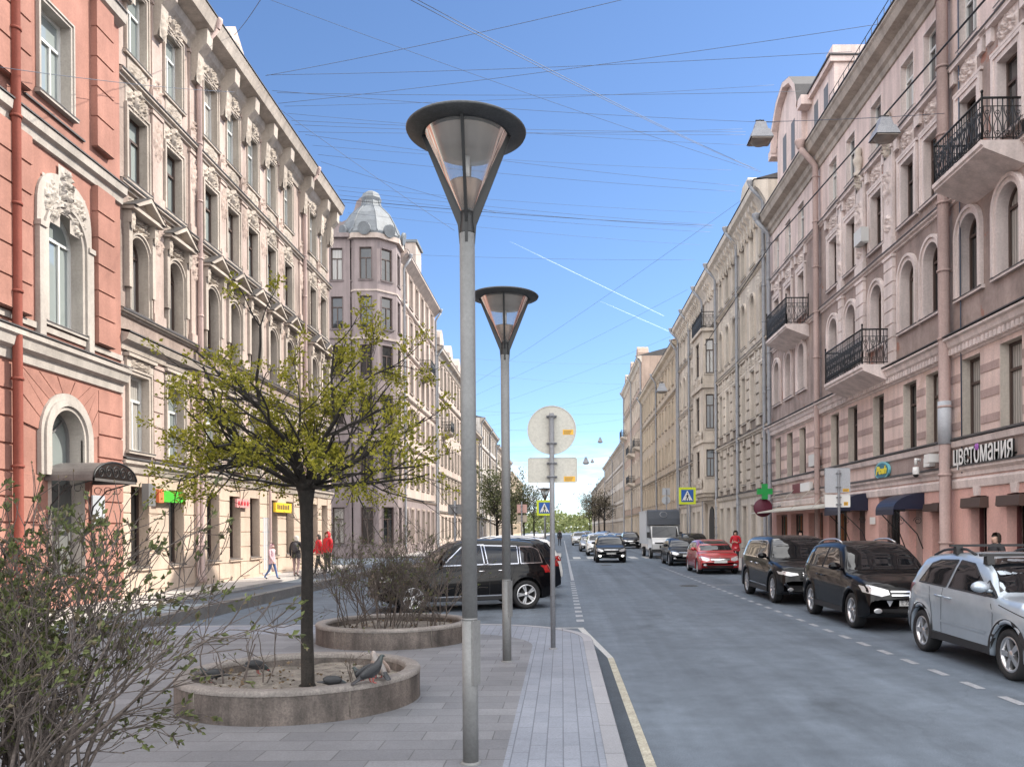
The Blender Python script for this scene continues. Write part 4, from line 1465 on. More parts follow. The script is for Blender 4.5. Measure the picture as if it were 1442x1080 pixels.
H.row(6.9, 11.0, base, .98, 2.1, 8.22, dict(arch=True, arc=.22, pr=.07, sill=.10, D=.30, style='T', apron=0), 'pink_rough', 'frame_brown', 'glass')
H.row(11.0, 14.6, base, .92, 1.9, 11.62, dict(arc=.24, pr=.05, sill=.10, D=.26, style='T', head='shell'), 'pink_rough', 'frame_brown', 'glass_dark')
H.row(14.6, 17.4, base, .92, 1.7, 14.98, dict(arc=.05, pr=.02, sill=.07, D=.22, style='T', double=False), 'pink_top', 'frame_white', 'glass')
H.strip(6.7, 6.9); H.strip(17.4, 18.1)
H.body(eave=18.15, over=.62)
for k in range(3):                                       # brown bands of the mezzanine
    b = MB()
    z = 4.62 + k * .66
    edges = [7.0] + [q for c in base for q in (c - .5, c + .5)] + [42.9]
    for i in range(0, len(edges), 2):
        if edges[i + 1] - edges[i] > .15:
            H.bx(b, edges[i] + .02, edges[i + 1] - .02, 0, .018, z, z + .21)
    b.build('stripe', 'pink_band', H.root)
H.cornice([(0, 3.30), (.05, 3.32), (.05, 3.42), (.14, 3.50), (.14, 3.58), (0, 3.60)], 'pink_trim', tin='zinc_dark')
H.cornice([(0, 2.98), (.05, 3.0), (.08, 3.20), (0, 3.28)], 'pink_trim')
H.cornice([(0, 4.10), (.10, 4.14), (.14, 4.30), (0, 4.36)], 'pink_trim', tin='zinc_dark')
H.cornice([(0, 6.62), (.05, 6.64), (.10, 6.80), (.22, 6.92), (.26, 7.06), (.34, 7.10), (.34, 7.16), (0, 7.22)], 'pink_trim', tin='zinc_dark')
b = MB()                                                 # dentils
pts = [(10.98, 7.1)]
u = 7.1
while u < 42.7:
    pts += [(10.90, u), (10.81, u), (10.81, u + .1), (10.90, u + .1)]; u += .2
b.prism(pts + [(10.98, u)], 'z', 6.70, 6.86)
b.build('dentils', 'pink_trim', H.root)
H.band(10.92, .20, .15, 'pink_trim')
H.band(14.52, .18, .16, 'pink_trim')
H.cornice([(0, 17.1), (.06, 17.12), (.10, 17.3), (.20, 17.38), (.24, 17.6), (.52, 17.72), (.60, 17.95), (.66, 18.02), (.66, 18.1), (0, 18.14)], 'beige_light', name='eaves_cornice', tin='zinc_dark')
for (u0, u1) in ((26.75, 27.45), (29.35, 30.05), (31.6, 32.0)):
    H.pilaster(u0, u1, 7.25, 10.9, .12, .46, 'pink_trim')
    H.pilaster(u0, u1, 11.15, 14.5, .10, None, 'pink_trim', rel=[(12.6, 13.9, 4.4), (11.7, 12.3, 8.4)])
b = MB()                                                 # statue-like urns over the central bay
for u in (27.1, 29.7):
    q = H.P(u, .12, 14.7)
    b.lathe([(.16, 0), (.18, .1), (.08, .2), (.16, .42), (.20, .6), (.10, .72), (.13, .86), (.10, 1.0), (.001, 1.06)], 10, q)
    relief(b, u - .3, u + .3, 14.2, 14.8, .1, .2, 3.3, 10, pt=H.P)
b.build('urns', 'grey_trim', H.root)
balcony(H, 19.25, 21.8, 11.05, 1.05, 1.0)
balcony(H, 27.1, 30.95, 7.35, 1.02, 1.15, th=.25)
balcony(H, 36.1, 39.6, 10.95, 1.05, 1.15)
# attic blocks and the curved gable
b = MB()
H.bx(b, 32.6, 40.6, -2.6, .0, 18.1, 20.5)
b.prism([(40.2, 18.2), (40.2, 20.9), (39.9, 21.6), (39.2, 22.25), (38.2, 22.55), (37.2, 22.25), (36.5, 21.6), (36.2, 20.9), (36.2, 18.2)], 'x', 10.75, 13.0)
gb = MB()
o_ = [(40.5, 20.7), (40.2, 21.6), (39.35, 22.4), (38.2, 22.75), (37.05, 22.4), (36.2, 21.6), (35.9, 20.7)]
for i in range(len(o_) - 1):
    a, c = o_[i], o_[i + 1]
    gb.poly([(10.45, *a), (10.45, *c), (13.0, *c), (13.0, *a)])
    b.poly([(10.455, *a), (10.455, *c), (10.45, c[0] * .94 + 38.2 * .06, c[1] - .25), (10.45, a[0] * .94 + 38.2 * .06, a[1] - .25)])
    b.poly([(10.74, a[0] * .94 + 38.2 * .06, a[1] - .25), (10.74, c[0] * .94 + 38.2 * .06, c[1] - .25), (10.45, c[0] * .94 + 38.2 * .06, c[1] - .25), (10.45, a[0] * .94 + 38.2 * .06, a[1] - .25)])
H.bx(b, 35.4, 36.0, 0, .5, 20.3, 20.7); H.bx(b, 40.4, 41.0, 0, .5, 20.3, 20.7)
H.bx(b, 32.5, 35.8, -2.7, .18, 20.5, 20.72)
H.bx(b, 32.6, 33.4, -2.6, .05, 20.7, 21.2)
at_ = b.build('attic', 'pink_top', H.root)
gb.build('gable_roof', 'zinc_dark', at_)
b = MB(); H.bx(b, 32.45, 35.9, -2.75, .24, 20.72, 20.78); b.build('attic_roof', 'zinc_dark', at_)
for u in (33.6, 34.9, 37.5, 38.9):
    b = MB(); H.bx(b, u - .28, u + .28, -.02, .006 if u < 36 else .262, 18.9, 20.1 if u < 36 else 20.6)
    b.build('attic_window', 'frame_grey', at_)
b = MB()                                                 # snow fence on the eaves
for z in (18.45, 18.75, 19.0):
    b.tube([H.P(7.0, .3, z), H.P(32.3, .3, z)], .014, 4)
u = 7.0
while u < 32.4:
    b.tube([H.P(u, .3, 18.15), H.P(u, .3, 19.02)], .014, 4); u += .55
b.build('roof_railing', 'black_metal', H.root)
H.pipe(22.9, .3, 18.05, .155, 'pipe_pink', .24, seg=(4.25, 5.45, 'sign_grey'))
H.pipe(34.4, .3, 18.05, .12, 'pipe_pink', .22, bend=.62)
H.pipe(42.3, .3, 18.0, .105, 'pipe_grey', .2, bend=.62)
b = MB(); b.tube([H.P(22.3, .06, 3.4), H.P(22.35, .06, 18)], .02, 5); b.tube([H.P(10, .08, 4.32), H.P(42.5, .08, 4.32)], .02, 5); b.build('conduit', 'cable', H.root)

# shop windows, shutter boxes, doors
for i, c in enumerate(gcol):
    b = MB(); H.bx(b, c - .42, c - .1, -.30, -.26, .35, 2.75); H.bx(b, c - .40, c + .42, -.40, -.36, .35, .7)
    H.bx(b, c - .12, c - .06, -.33, -.24, .35, 2.75); H.bx(b, c + .36, c + .42, -.33, -.24, .35, 2.75)
    o = b.build('window', 'door_red', H.root)
    b = MB(); H.quad(b, c - .42, c + .42, .35, 2.75, -.38); b.build('pane', 'glass_dark', o)
    b = MB()
    b.prism([(11.0 - .24, 2.46), (11.0 - .22, 2.70), (11.0 - .02, 2.72), (11.0 + .2, 2.72), (11.0 + .2, 2.44), (11.0 - .18, 2.43)], 'y', c - .52, c + .52)
    b.build('shutter_box', 'frame_brown', H.root)
    b = MB()
    b.prism([(c - .11, 2.76), (c + .11, 2.76), (c + .16, 3.0), (c - .16, 3.0)], 'x', 11.0 - .07, 11.0)
    b.build('keystone', 'pink_trim', H.root)
b = MB(); H.bx(b, 23.55, 24.25, -.30, -.24, .13, 2.65); H.bx(b, 23.62, 24.18, -.24, -.22, .3, 1.2); H.bx(b, 23.62, 24.18, -.24, -.22, 1.35, 2.5); b.build('door', 'door_red', H.root)
b = MB(); b.prism([(10.77, 2.40), (10.80, 2.62), (11.2, 2.64), (11.2, 2.38)], 'y', 23.42, 24.38); b.build('shutter_box', 'frame_brown', H.root)
b = MB(); H.bx(b, 24.9, 25.9, -.30, -.24, .13, 2.6); H.bx(b, 25.0, 25.35, -.24, -.22, .3, 2.4); H.bx(b, 25.45, 25.8, -.24, -.22, .3, 2.4); b.build('door', 'pink_band', H.root)
b = MB()                                                 # gateway: a dark passage with an iron gate
H.bx(b, 26.5, 28.4, -3.0, -2.9, .1, 3.2)
b.build('passage', 'black', H.root)
b = MB()
u = 26.6
while u < 28.35:
    b.tube([H.P(u, -.3, .13), H.P(u, -.3, 2.7)], .014, 4); u += .12
for z in (.3, 1.3, 2.6): b.tube([H.P(26.55, -.3, z), H.P(28.35, -.3, z)], .02, 4)
b.build('gate', 'black_metal', H.root)
b = MB(); H.bx(b, 29.6, 30.9, -.35, -.28, .13, 2.7); b.build('door', 'glass_dark', H.root)
cols4 = [(.34, .20, .05), (.36, .15, .08), (.10, .14, .10), (.30, .24, .13)]
for (a, c) in ((31.5, 33.6), (34.4, 36.4), (37.2, 39.2), (39.8, 41.8)):
    b = MB(); H.bx(b, a, c, -.32, -.26, .5, .6); H.bx(b, a, c, -.32, -.26, 2.5, 2.6)
    for t in (a, (a + c) / 2 - .03, c - .06): H.bx(b, t, t + .06, -.32, -.26, .5, 2.6)
    o = b.build('shop_window', 'frame_brown', H.root)
    b = MB(); H.quad(b, a, c, .5, 2.6, -.43); b.build('pane', 'glass_dark', o)
    for q in range(7):                                   # long coloured curtains behind the panes
        u = a + .08 + q * (c - a - .1) / 7
        b = MB()
        H.bx(b, u, u + .13, -.42, -.34, .55, 2.5)
        nm = 'curtain_%d' % (q % 4)
        if nm not in M: M[nm] = plaster(nm, cols4[q % 4], .2, 10)
        b.build('curtain', nm, o)
b = MB()                                                 # flat shop canopy
b.prism([(11.0, 2.95), (11.0, 2.78), (9.75, 2.66), (9.75, 2.72)], 'y', 31.2, 42.0)
for u in (32, 35, 38, 41): b.tube([H.P(u, 0, 3.9), H.P(u, 1.2, 2.72)], .012, 4)
b.build('canopy', 'sign_back', H.root)


def dome_awning(H, u0, u1, z0, h, pr, mat, name='awning'):
    """a waterfall awning with rounded cheeks"""
    b = MB()
    n = 8
    ar = [(pr * math.sin(PI / 2 * k / n), z0 + h * math.cos(PI / 2 * k / n)) for k in range(n + 1)]
    for k in range(n):
        a, c = ar[k], ar[k + 1]
        b.poly([H.P(u0, *a), H.P(u1, *a), H.P(u1, *c), H.P(u0, *c)], 0, True)
    for u in (u0, u1):
        b.poly([H.P(u, 0, z0)] + [H.P(u, *a) for a in ar])
    H.bx(b, u0, u1, pr - .015, pr, z0 - .16, z0)
    o = b.build(name, mat, H.root)
    f = MB()
    for u in (u0 + .06, u1 - .06):
        f.tube([H.P(u, .03, z0 - 1.2), H.P(u, .2, z0 - .75), H.P(u, pr - .1, z0 - .05)], .018, 5)
        f.tube([H.P(u, .18 + .13 * math.cos(t) * (1 - t * .07), z0 - .35 + .13 * math.sin(t) * (1 - t * .07)) for t in [k * .6 for k in range(16)]], .01, 4)
        f.tube([H.P(u, .03, z0 - .03), H.P(u, pr - .03, z0 - .03)], .015, 4)
    f.build('scroll_bracket', 'black_metal', o)
    return o

dome_awning(H, 24.75, 26.15, 2.48, .5, .95, 'awning')
dome_awning(H, 29.3, 31.1, 2.55, .62, 1.0, 'awning')
b = MB(); H.bx(b, 28.55, 29.0, .03, .06, 2.05, 2.3); b.build('address_plate', 'white', H.root)
b = MB()                                                 # security camera on its box
H.bx(b, 23.45, 23.75, 0, .45, 3.80, 4.04)
H.bx(b, 23.95, 24.35, 0, .20, 3.72, 3.98)
b.tube([H.P(24.55, .2, 3.95), H.P(24.55, .34, 3.98), H.P(24.55, .34, 3.80)], .05, 8)
b.lathe([(.001, .02), (.09, .02), (.10, -.12), (.09, -.20)], 12, H.P(24.55, .34, 3.72))
c_ = b.build('security_camera', 'white', H.root)
b = MB(); b.ball(H.P(24.55, .34, 3.52), .085, .085, .09, 8); b.build('lens_dome', 'black', c_)
b = MB(); H.bx(b, 19.3, 22.7, .0, .035, 3.60, 4.12); H.bx(b, 23.0, 28.6, .0, .03, 3.62, 4.1); b.build('fascia', 'fascia', H.root)
for u, z in ((28.3, 12.05), (33.9, 4.55)):       # air conditioners on the wall
    b = MB(); H.bx(b, u + .55, u + 1.25, .08, .36, z, z + .50)
    b.lathe([(.20, 0), (.21, .012), (.001, .012)], 16, (H.X - .36, u + .88, z + .25), 'x')
    H.bx(b, u + .60, u + .64, 0, .3, z - .04, z); H.bx(b, u + 1.16, u + 1.20, 0, .3, z - .04, z)
    b.build('air_conditioner', 'frame_white', H.root)
H.finish()

# ---- grey-beige house with the bay window
H = House('bay_window_house', -1, 11.0, 43.0, 75.8, 20.3, 'grey beige rusticated house with a stacked bay window and grey downpipes', wall='grey_wall', trim='grey_trim')
col = [44.3, 46.6, 48.9, 51.4, 53.6, 55.8, 63.2, 65.4, 67.7, 70.0, 72.2, 74.4]
H.row(0, 4.0, col, 1.05, 2.5, .75, dict(arc=.06, pr=.04, sill=.07, D=.3, style='I'), 'cream_low', 'frame_brown', 'glass', smat='cream_low')
H.row(4.0, 7.4, col, 1.0, 2.3, 4.55, dict(arc=.05, pr=.05, sill=.08, D=.3, style='T', head='key'), 'grey_dark', 'frame_grey', 'glass')
H.row(7.4, 12.0, col, 1.0, 2.7, 8.2, dict(arc=.14, pr=.06, sill=.10, D=.28, style='T', head='shell'), 'grey_dark', 'frame_grey', 'glass')
H.row(12.0, 16.4, col, 1.0, 2.5, 12.7, dict(arch=True, arc=.15, pr=.06, sill=.10, D=.28, style='T', apron=.4), 'grey_wall', 'frame_grey', 'glass')
H.row(16.4, 19.2, col, .95, 1.7, 16.9, dict(arc=.12, pr=.05, sill=.08, D=.24, style='T', head='lip'), 'grey_wall', 'frame_grey', 'glass')
H.strip(19.2, 20.3)
H.body(eave=20.35, over=.62)
H.blocks(4.1, 7.2, col, 1.25, .62, 'grey_wall', .07, .09)
H.blocks(7.6, 11.8, col, 1.35, .60, 'grey_wall', .06, .10)
H.cornice([(0, 3.7), (.12, 3.8), (.2, 4.0), (0, 4.05)], tin='zinc_dark')
H.band(7.2, .26, .22); H.band(11.85, .24, .2); H.band(16.2, .2, .18)
H.cornice([(0, 18.9), (.1, 18.95), (.14, 19.2), (.3, 19.5), (.5, 19.8), (.7, 19.95), (.74, 20.25), (0, 20.32)], name='eaves_cornice', tin='zinc_dark')
mids = [(a + c) / 2 for a, c in zip(col[:-1], col[1:])]
brackets(H, [m + d for m in mids for d in (-.75, 0, .75)], 18.6, 19.85, .28, .5, seed=5.0)
cartouches(H, mids, 11.0, 11.8, 1.3, .12, 2.4)
cartouches(H, mids, 15.2, 16.1, 1.2, .12, 5.4)
# the bay: three storeys on brackets, a balcony on top
bu0, bu1, bp = 57.6, 61.6, 1.05
b = MB()
lev = [(4.7, 8.1), (8.1, 12.0), (12.0, 15.9)]
for (za, zb) in lev:
    a, sz, hh = .9, za + .9, zb - za - 1.5
    # near face (towards the camera), far face, street face, each with an opening
    def face(p0, p1, W):
        p0, p1 = Vector(p0), Vector(p1)
        L = (p1 - p0).length; d = (p1 - p0) / L
        for (t0, t1, z0, z1) in ((0, L, za, sz), (0, L, sz + hh, zb), (0, (L - W) / 2, sz, sz + hh), ((L + W) / 2, L, sz, sz + hh)):
            q, r_ = p0 + d * t0, p0 + d * t1
            b.poly([(q.x, q.y, z0), (r_.x, r_.y, z0), (r_.x, r_.y, z1), (q.x, q.y, z1)])
        m = (p0 + p1) / 2
        n_ = Vector((-d.y, d.x))
        cpt = Vector((11.0, (bu0 + bu1) / 2))
        if n_.dot(m - cpt) < 0: n_ = -n_
        kk = dict(W=W, H=hh, arc=.06, pr=.03, sill=.07, D=.14, style='T')
        r = window_meshes(tuple(sorted(kk.items())))
        mk = ('bay', W, hh)
        if mk not in r['mesh']:
            r['mesh'][mk] = (r['fr'].mesh('window', 'frame_brown'), r['pane'].mesh('pane', 'glass'), r['su'].mesh('surround', ['grey_trim', 'zinc_dark']))
        o = link('window', r['mesh'][mk][0], H.root, Vector((m.x, m.y, sz)) - H.root.location, math.atan2(n_.y, n_.x))
        link('pane', r['mesh'][mk][1], o); link('surround', r['mesh'][mk][2], o)
    xo = 11.0 - bp
    face((11.0, bu0), (xo + .12, bu0 + .12), .56)
    face((xo + .12, bu0 + .12), (xo, bu1 - .12), 1.3)
    face((xo, bu1 - .12), (11.0, bu1), .56)
pl = [(11.0, bu0), (11.0 - bp + .12, bu0 + .12), (11.0 - bp, bu1 - .12), (11.0, bu1)]
def ring(z0, z1, p):
    cpt = Vector((11.0, (bu0 + bu1) / 2))
    q = [(11.0, bu0 - p), (11.0 - bp + .12 - p, bu0 + .12 - p), (11.0 - bp - p, bu1 - .12 + p), (11.0, bu1 + p)]
    b.prism(q, 'z', z0, z1)
for (z, h, p) in ((4.45, .25, .12), (8.0, .22, .12), (11.85, .3, .14), (15.85, .2, .16), (4.2, .25, -.05), (3.95, .25, -.28)):
    ring(z, z + h, p)
for (za, zb) in lev[:2] + lev[2:]:
    relief(b, bu0 + .3, bu1 - .3, za + .1, za + .75, bp + .0, .12, za, 14, pt=H.P)
b.build('bay_window', 'grey_wall', H.root)
r = MB(); railing(r, [(11.0, bu0 - .05, 16.05), (11.0 - bp, bu0 - .05, 16.05), (11.0 - bp, bu1 + .05, 16.05), (11.0, bu1 + .05, 16.05)], 1.15); r.build('railing', 'black_metal', H.root)
b = MB()                                                 # arched doorway below the bay
b.prism([(58.6 - 59.6 + 59.6, .13), (60.6, .13), (60.6, 2.6), (60.3, 3.3), (59.6, 3.55), (58.9, 3.3), (58.6, 2.6)], 'x', 10.94, 11.1)
b.build('doorway', 'black', H.root)
for u in (57.3, 61.9):
    H.pilaster(u - .4, u + .4, .13, 3.9, .2, .62, 'grey_wall')
for u in (43.4, 50.1, 57.0, 62.4, 68.9, 75.3):
    H.pipe(u, .3, 20.2, .10, 'pipe_grey', .18, bend=.66)
b = MB()
b.prism([(46, 20.3), (49, 20.3), (49, 21.2), (48.2, 22.0), (46.8, 22.0), (46, 21.2)], 'x', 10.8, 12.2)
b.build('dormer', 'grey_trim', H.root)
H.finish()

plain_house('cream_yellow_house', -1, 11.0, 76, 110.5, 19.5, 'cream yellow house beyond the bay window house on the right', 'ochre', 'ochre_trim', 5, 2.6, HG, gf='cream_low')
plain_house('red_brown_house', -1, 11.0, 110.7, 142, 25.4, 'tall reddish brown house with roof parapets and iron balconies far down on the right', 'brick_red', 'grey_trim', 6, 2.8, HG, balc=((112, 115, 13.2), (122, 127, 13.2), (122, 127, 8.8), (136, 140, 17.3)), dorm=3, gf='ochre')
plain_house('pale_long_house', -1, 11.0, 142.2, 205, 17.2, 'long pale house behind the bare street trees on the right', 'pale_wall', 'beige_light', 5, 3.2, HG, orn=False)
plain_house('distant_grey_house', -1, 11.2, 205.2, 300, 15.0, 'distant grey house at the end of the right row', 'grey_trim', 'beige_light', 4, 4.0, HG, orn=False, pipes=False)

# ---------------------------------------------------------------- cars
def lerp_tab(tab, x):
    if x <= tab[0][0]: return tab[0][1]
    for (a, va), (b, vb) in zip(tab[:-1], tab[1:]):
        if x <= b:
            t = (x - a) / (b - a)
            return va + (vb - va) * t
    return tab[-1][1]


def smooth_tab(tab, x):
    """monotone-ish cubic through the table"""
    xs = [p[0] for p in tab]
    if x <= xs[0]: return tab[0][1]
    if x >= xs[-1]: return tab[-1][1]
    for i in range(len(xs) - 1):
        if x <= xs[i + 1]:
            break
    def sl(k):
        if k == 0: return (tab[1][1] - tab[0][1]) / (xs[1] - xs[0])
        if k == len(xs) - 1: return (tab[-1][1] - tab[-2][1]) / (xs[-1] - xs[-2])
        a = (tab[k][1] - tab[k - 1][1]) / (xs[k] - xs[k - 1]); b = (tab[k + 1][1] - tab[k][1]) / (xs[k + 1] - xs[k])
        return 0 if a * b <= 0 else 2 * a * b / (a + b)
    h = xs[i + 1] - xs[i]; t = (x - xs[i]) / h
    m0, m1 = sl(i) * h, sl(i + 1) * h
    t2, t3 = t * t, t * t * t
    return tab[i][1] * (2 * t3 - 3 * t2 + 1) + m0 * (t3 - 2 * t2 + t) + tab[i + 1][1] * (-2 * t3 + 3 * t2) + m1 * (t3 - t2)


class CarBody:
    """the painted shell, lofted from cross sections along x (front is +x)"""

    def __init__(c, L, W, H, wb, fo, top, belt, wr=.345, sill=.24, tumble=.34, hoodw=.80):
        c.L, c.W, c.H, c.wb, c.wr = L, W, H, wb, wr
        xf = L / 2
        c.xw = (xf - fo, xf - fo - wb)          # front and rear axle
        c.top, c.belt, c.sill, c.tumble = top, belt, sill, tumble
        ar = wr + .055
        c.ar = ar
        xs = set()
        n = 64
        for k in range(n + 1):
            xs.add(round(-xf + L * k / n, 4))
        for d in (.006, .02, .045, .08, .13):
            xs.add(round(xf - d, 4)); xs.add(round(-xf + d, 4))
        for xw in c.xw:
            for k in range(25):
                xs.add(round(xw + ar * math.cos(PI * k / 24), 4))
            e = math.sqrt(max(0.01, ar * ar - (sill - wr) ** 2))
            for s in (-1, 1):
                xs.add(round(xw + s * (ar + .002), 4))
        xs = sorted(x for x in xs if -xf <= x <= xf)
        xx = [xs[0]]
        for x in xs[1:]:
            if x - xx[-1] > .0035: xx.append(x)
        sec = [c.section(x) for x in xx]
        mb = MB()
        m = len(sec[0])
        verts = []
        for s, x in zip(sec, xx):
            for (y, z) in s: verts.append((c.nose(x, y, z), y, z))
            for (y, z) in s[::-1][1:-1]: verts.append((c.nose(x, y, z), -y, z))
        r = 2 * m - 2
        faces, mats = [], []
        for i in range(len(xx) - 1):
            for j in range(r):
                j2 = (j + 1) % r
                faces.append((i * r + j, (i + 1) * r + j, (i + 1) * r + j2, i * r + j2))
                mats.append(1 if j in (0, r - 1) else 0)
        for i, rev in ((0, False), (len(xx) - 1, True)):
            for j in range(0, m - 1):
                a, b_ = j, j + 1
                a2, b2 = (r - j) % r, (r - j - 1) % r
                q = [a, b_, b2, a2]
                f = []
                for k in q:
                    if i * r + k not in f: f.append(i * r + k)
                if len(f) > 2: faces.append(tuple(f)); mats.append(0)
        mb.v = verts; mb.f = faces; mb.m = mats; mb.s = [True] * len(faces)
        c.mb = mb
        c.bvh = BVHTree.FromPolygons([Vector(v) for v in verts], faces)

    def nose(c, x, y, z):
        # round the ends in plan, and lean the front and tail faces
        xf = c.L / 2
        t = min(1, abs(y) / (c.W / 2))
        f = max(0, (abs(x) - (xf - .75)) / .75)
        k = .17 * t ** 2.4 * f * f
        lean = .10 * f * f * max(0, (z - .55)) / .5 + .05 * f * f * max(0, .42 - z) / .2
        return x - math.copysign(k + (lean if x > 0 else lean * .6), x)

    def section(c, x):
        W, xf = c.W / 2, c.L / 2
        zt = smooth_tab(c.top, x)
        u = abs(x) / xf
        W *= 1 - .10 * max(0, (u - .55) / .45) ** 2.2
        bz = min(smooth_tab(c.belt, x), zt - .035)
        zb = c.sill + (.10 * max(0, (u - .86) / .14))
        for xw in c.xw:
            d = abs(x - xw)
            if d < c.ar:
                zb = max(zb, c.wr + math.sqrt(c.ar ** 2 - d * d))
        mid = max(zb + .05, min(bz - .08, .56))
        mid2 = max(mid + .03, bz - .13)
        mid2 = min(mid2, bz - .02)
        zlo = min(zb + .06, mid - .01)
        flare = 0
        for xw in c.xw:
            d = abs(x - xw)
            if d < c.ar + .16: flare = max(flare, .018 * (1 - max(0, d - c.ar) / .16))
        gh = max(0.0, zt - bz - .035)
        cab = min(1, gh / .25)
        yb = W * .955
        ty = yb - c.tumble * gh - .02 * cab
        ty -= (1 - cab) * .10
        s = [(0, zb), (W * .93, zb), (W * .985 + flare, zb + .012), (W * .992 + flare, zlo), (W * 1.0, mid),
             (W * .992, (mid + mid2) / 2), (W * .985, mid2), (yb, bz)]
        s += [(yb + (ty - yb) * .30 - .004 * cab, bz + (zt - bz) * .30), (yb + (ty - yb) * .62, bz + (zt - bz) * .60)]
        s += [(ty + .012 * cab, zt - (.085 * cab + .020 * (1 - cab))), (ty - .055, zt - (.028 * cab + .012 * (1 - cab))), (ty * .62, zt - .008), (ty * .3, zt - .001), (0, zt)]
        return s

    # patches laid on the shell
    def patch(c, pts, view, off=.004, step=.06, mat=0, mb=None, skirt=True):
        """pts: outline seen from the side ('l','r': x,z), front/back ('f','b': y,z) or above ('t': x,y)"""
        mb = mb or MB()
        P = []
        n = len(pts)
        for i in range(n):
            a, b_ = Vector(pts[i]), Vector(pts[(i + 1) % n])
            k = max(1, int((b_ - a).length / step))
            for q in range(k): P.append(a + (b_ - a) * (q / k))
        edges = [(i, (i + 1) % len(P)) for i in range(len(P))]
        mnx, mxx = min(p.x for p in P), max(p.x for p in P)
        mny, mxy = min(p.y for p in P), max(p.y for p in P)
        V = list(P)
        gx = mnx + step / 2
        while gx < mxx:
            gy = mny + step / 2
            while gy < mxy:
                ins = False
                for a, b_ in edges:
                    A, B = P[a], P[b_]
                    if (A.y > gy) != (B.y > gy) and gx < (B.x - A.x) * (gy - A.y) / (B.y - A.y) + A.x: ins = not ins
                if ins: V.append(Vector((gx, gy)))
                gy += step
            gx += step
        vo, eo, fo, *_ = delaunay_2d_cdt(V, edges, [list(range(len(P)))], 1, 1e-5)
        dirs = {'l': Vector((0, -1, 0)), 'r': Vector((0, 1, 0)), 'f': Vector((-1, 0, 0)), 'b': Vector((1, 0, 0)), 't': Vector((0, 0, -1))}
        d = dirs[view]
        W3 = []
        for p in vo:
            if view in 'lr': o = Vector((p.x, -d.y * 3, p.y))
            elif view in 'fb': o = Vector((-d.x * 5, p.x, p.y))
            else: o = Vector((p.x, p.y, 4))
            loc, nrm, idx, dist = c.bvh.ray_cast(o, d)
            if loc is None:
                loc, nrm, idx, dist = c.bvh.find_nearest(o + d * (2.1 if view in 'lr' else 2.9))
            if nrm.dot(d) > 0: nrm = -nrm
            W3.append(loc + nrm * off)
        mb.faces(W3, fo, mat, True)
        return mb

    def hit(c, view, a, b_):
        d = {'l': Vector((0, -1, 0)), 'r': Vector((0, 1, 0)), 'f': Vector((-1, 0, 0)), 'b': Vector((1, 0, 0)), 't': Vector((0, 0, -1))}[view]
        o = Vector((a, -d.y * 3, b_)) if view in 'lr' else (Vector((-d.x * 5, a, b_)) if view in 'fb' else Vector((a, b_, 4)))
        loc, nrm, i, q = c.bvh.ray_cast(o, d)
        if loc is None: loc, nrm, i, q = c.bvh.find_nearest(o + d * 2.5)
        return loc, nrm


def wheel_meshes(r, wd, spokes, kind=0):
    ty = MB()
    h = wd / 2
    ri = r * .70
    ty.lathe([(ri, -h * .8), (ri + .02, -h * .95), (r - .035, -h), (r - .008, -h * .82), (r, -h * .55), (r, h * .55), (r - .008, h * .82), (r - .035, h), (ri + .02, h * .95), (ri, h * .8)], 32, axis='y')
    rm = MB()
    rm.lathe([(ri + .002, h * .80), (ri - .012, h * .86), (ri - .03, h * .80), (ri - .035, h * .1), (ri - .035, -h * .7)], 32, axis='y')
    for k in range(spokes):
        t = 2 * PI * k / spokes
        for sg in ((-1, 1) if kind == 1 else (0,)):
            a = t + sg * .14
            d = Vector((math.cos(a), 0, math.sin(a))); q = Vector((-math.sin(a), 0, math.cos(a)))
            w0, w1 = (.030, .038) if kind == 0 else (.017, .020)
            if kind == 2: w0, w1 = .022, .032
            r0, r1 = .03, ri - .015
            y0, y1 = h * .62, h * .74
            dt = Vector((math.cos(t), 0, math.sin(t)))
            v = [dt * r0 - q * w0 + Vector((0, y1, 0)), dt * r0 + q * w0 + Vector((0, y1, 0)), d * r1 + q * w1 + Vector((0, y0 + .02, 0)), d * r1 - q * w1 + Vector((0, y0 + .02, 0))]
            v += [p - Vector((0, .05, 0)) for p in v]
            rm.faces(v, [(0, 1, 2, 3), (0, 1, 5, 4), (1, 2, 6, 5), (2, 3, 7, 6), (3, 0, 4, 7)])
    rm.lathe([(.001, h * .80), (.055, h * .78), (.065, h * .6), (.065, h * .2)], 14, axis='y')
    hub = MB()
    hub.lathe([(.001, h * .25), (ri * .62, h * .25), (ri * .62, -h * .2)], 20, axis='y')
    hub.lathe([(.001, -h * .5), (ri - .03, -h * .5)], 20, axis='y')
    return hub, ty, rm


def poly_seg(pts, w_):
    """thin closed outline along an open 2-D polyline"""
    L, Rr = [], []
    for i, p in enumerate(pts):
        a, b_ = Vector(pts[max(0, i - 1)]), Vector(pts[min(len(pts) - 1, i + 1)])
        d = (b_ - a).normalized(); q = Vector((-d.y, d.x)) * w_ / 2
        L.append(tuple(Vector(p) + q)); Rr.append(tuple(Vector(p) - q))
    return L + Rr[::-1]


def mirror_y(pts): return [(-a, b_) for a, b_ in pts]


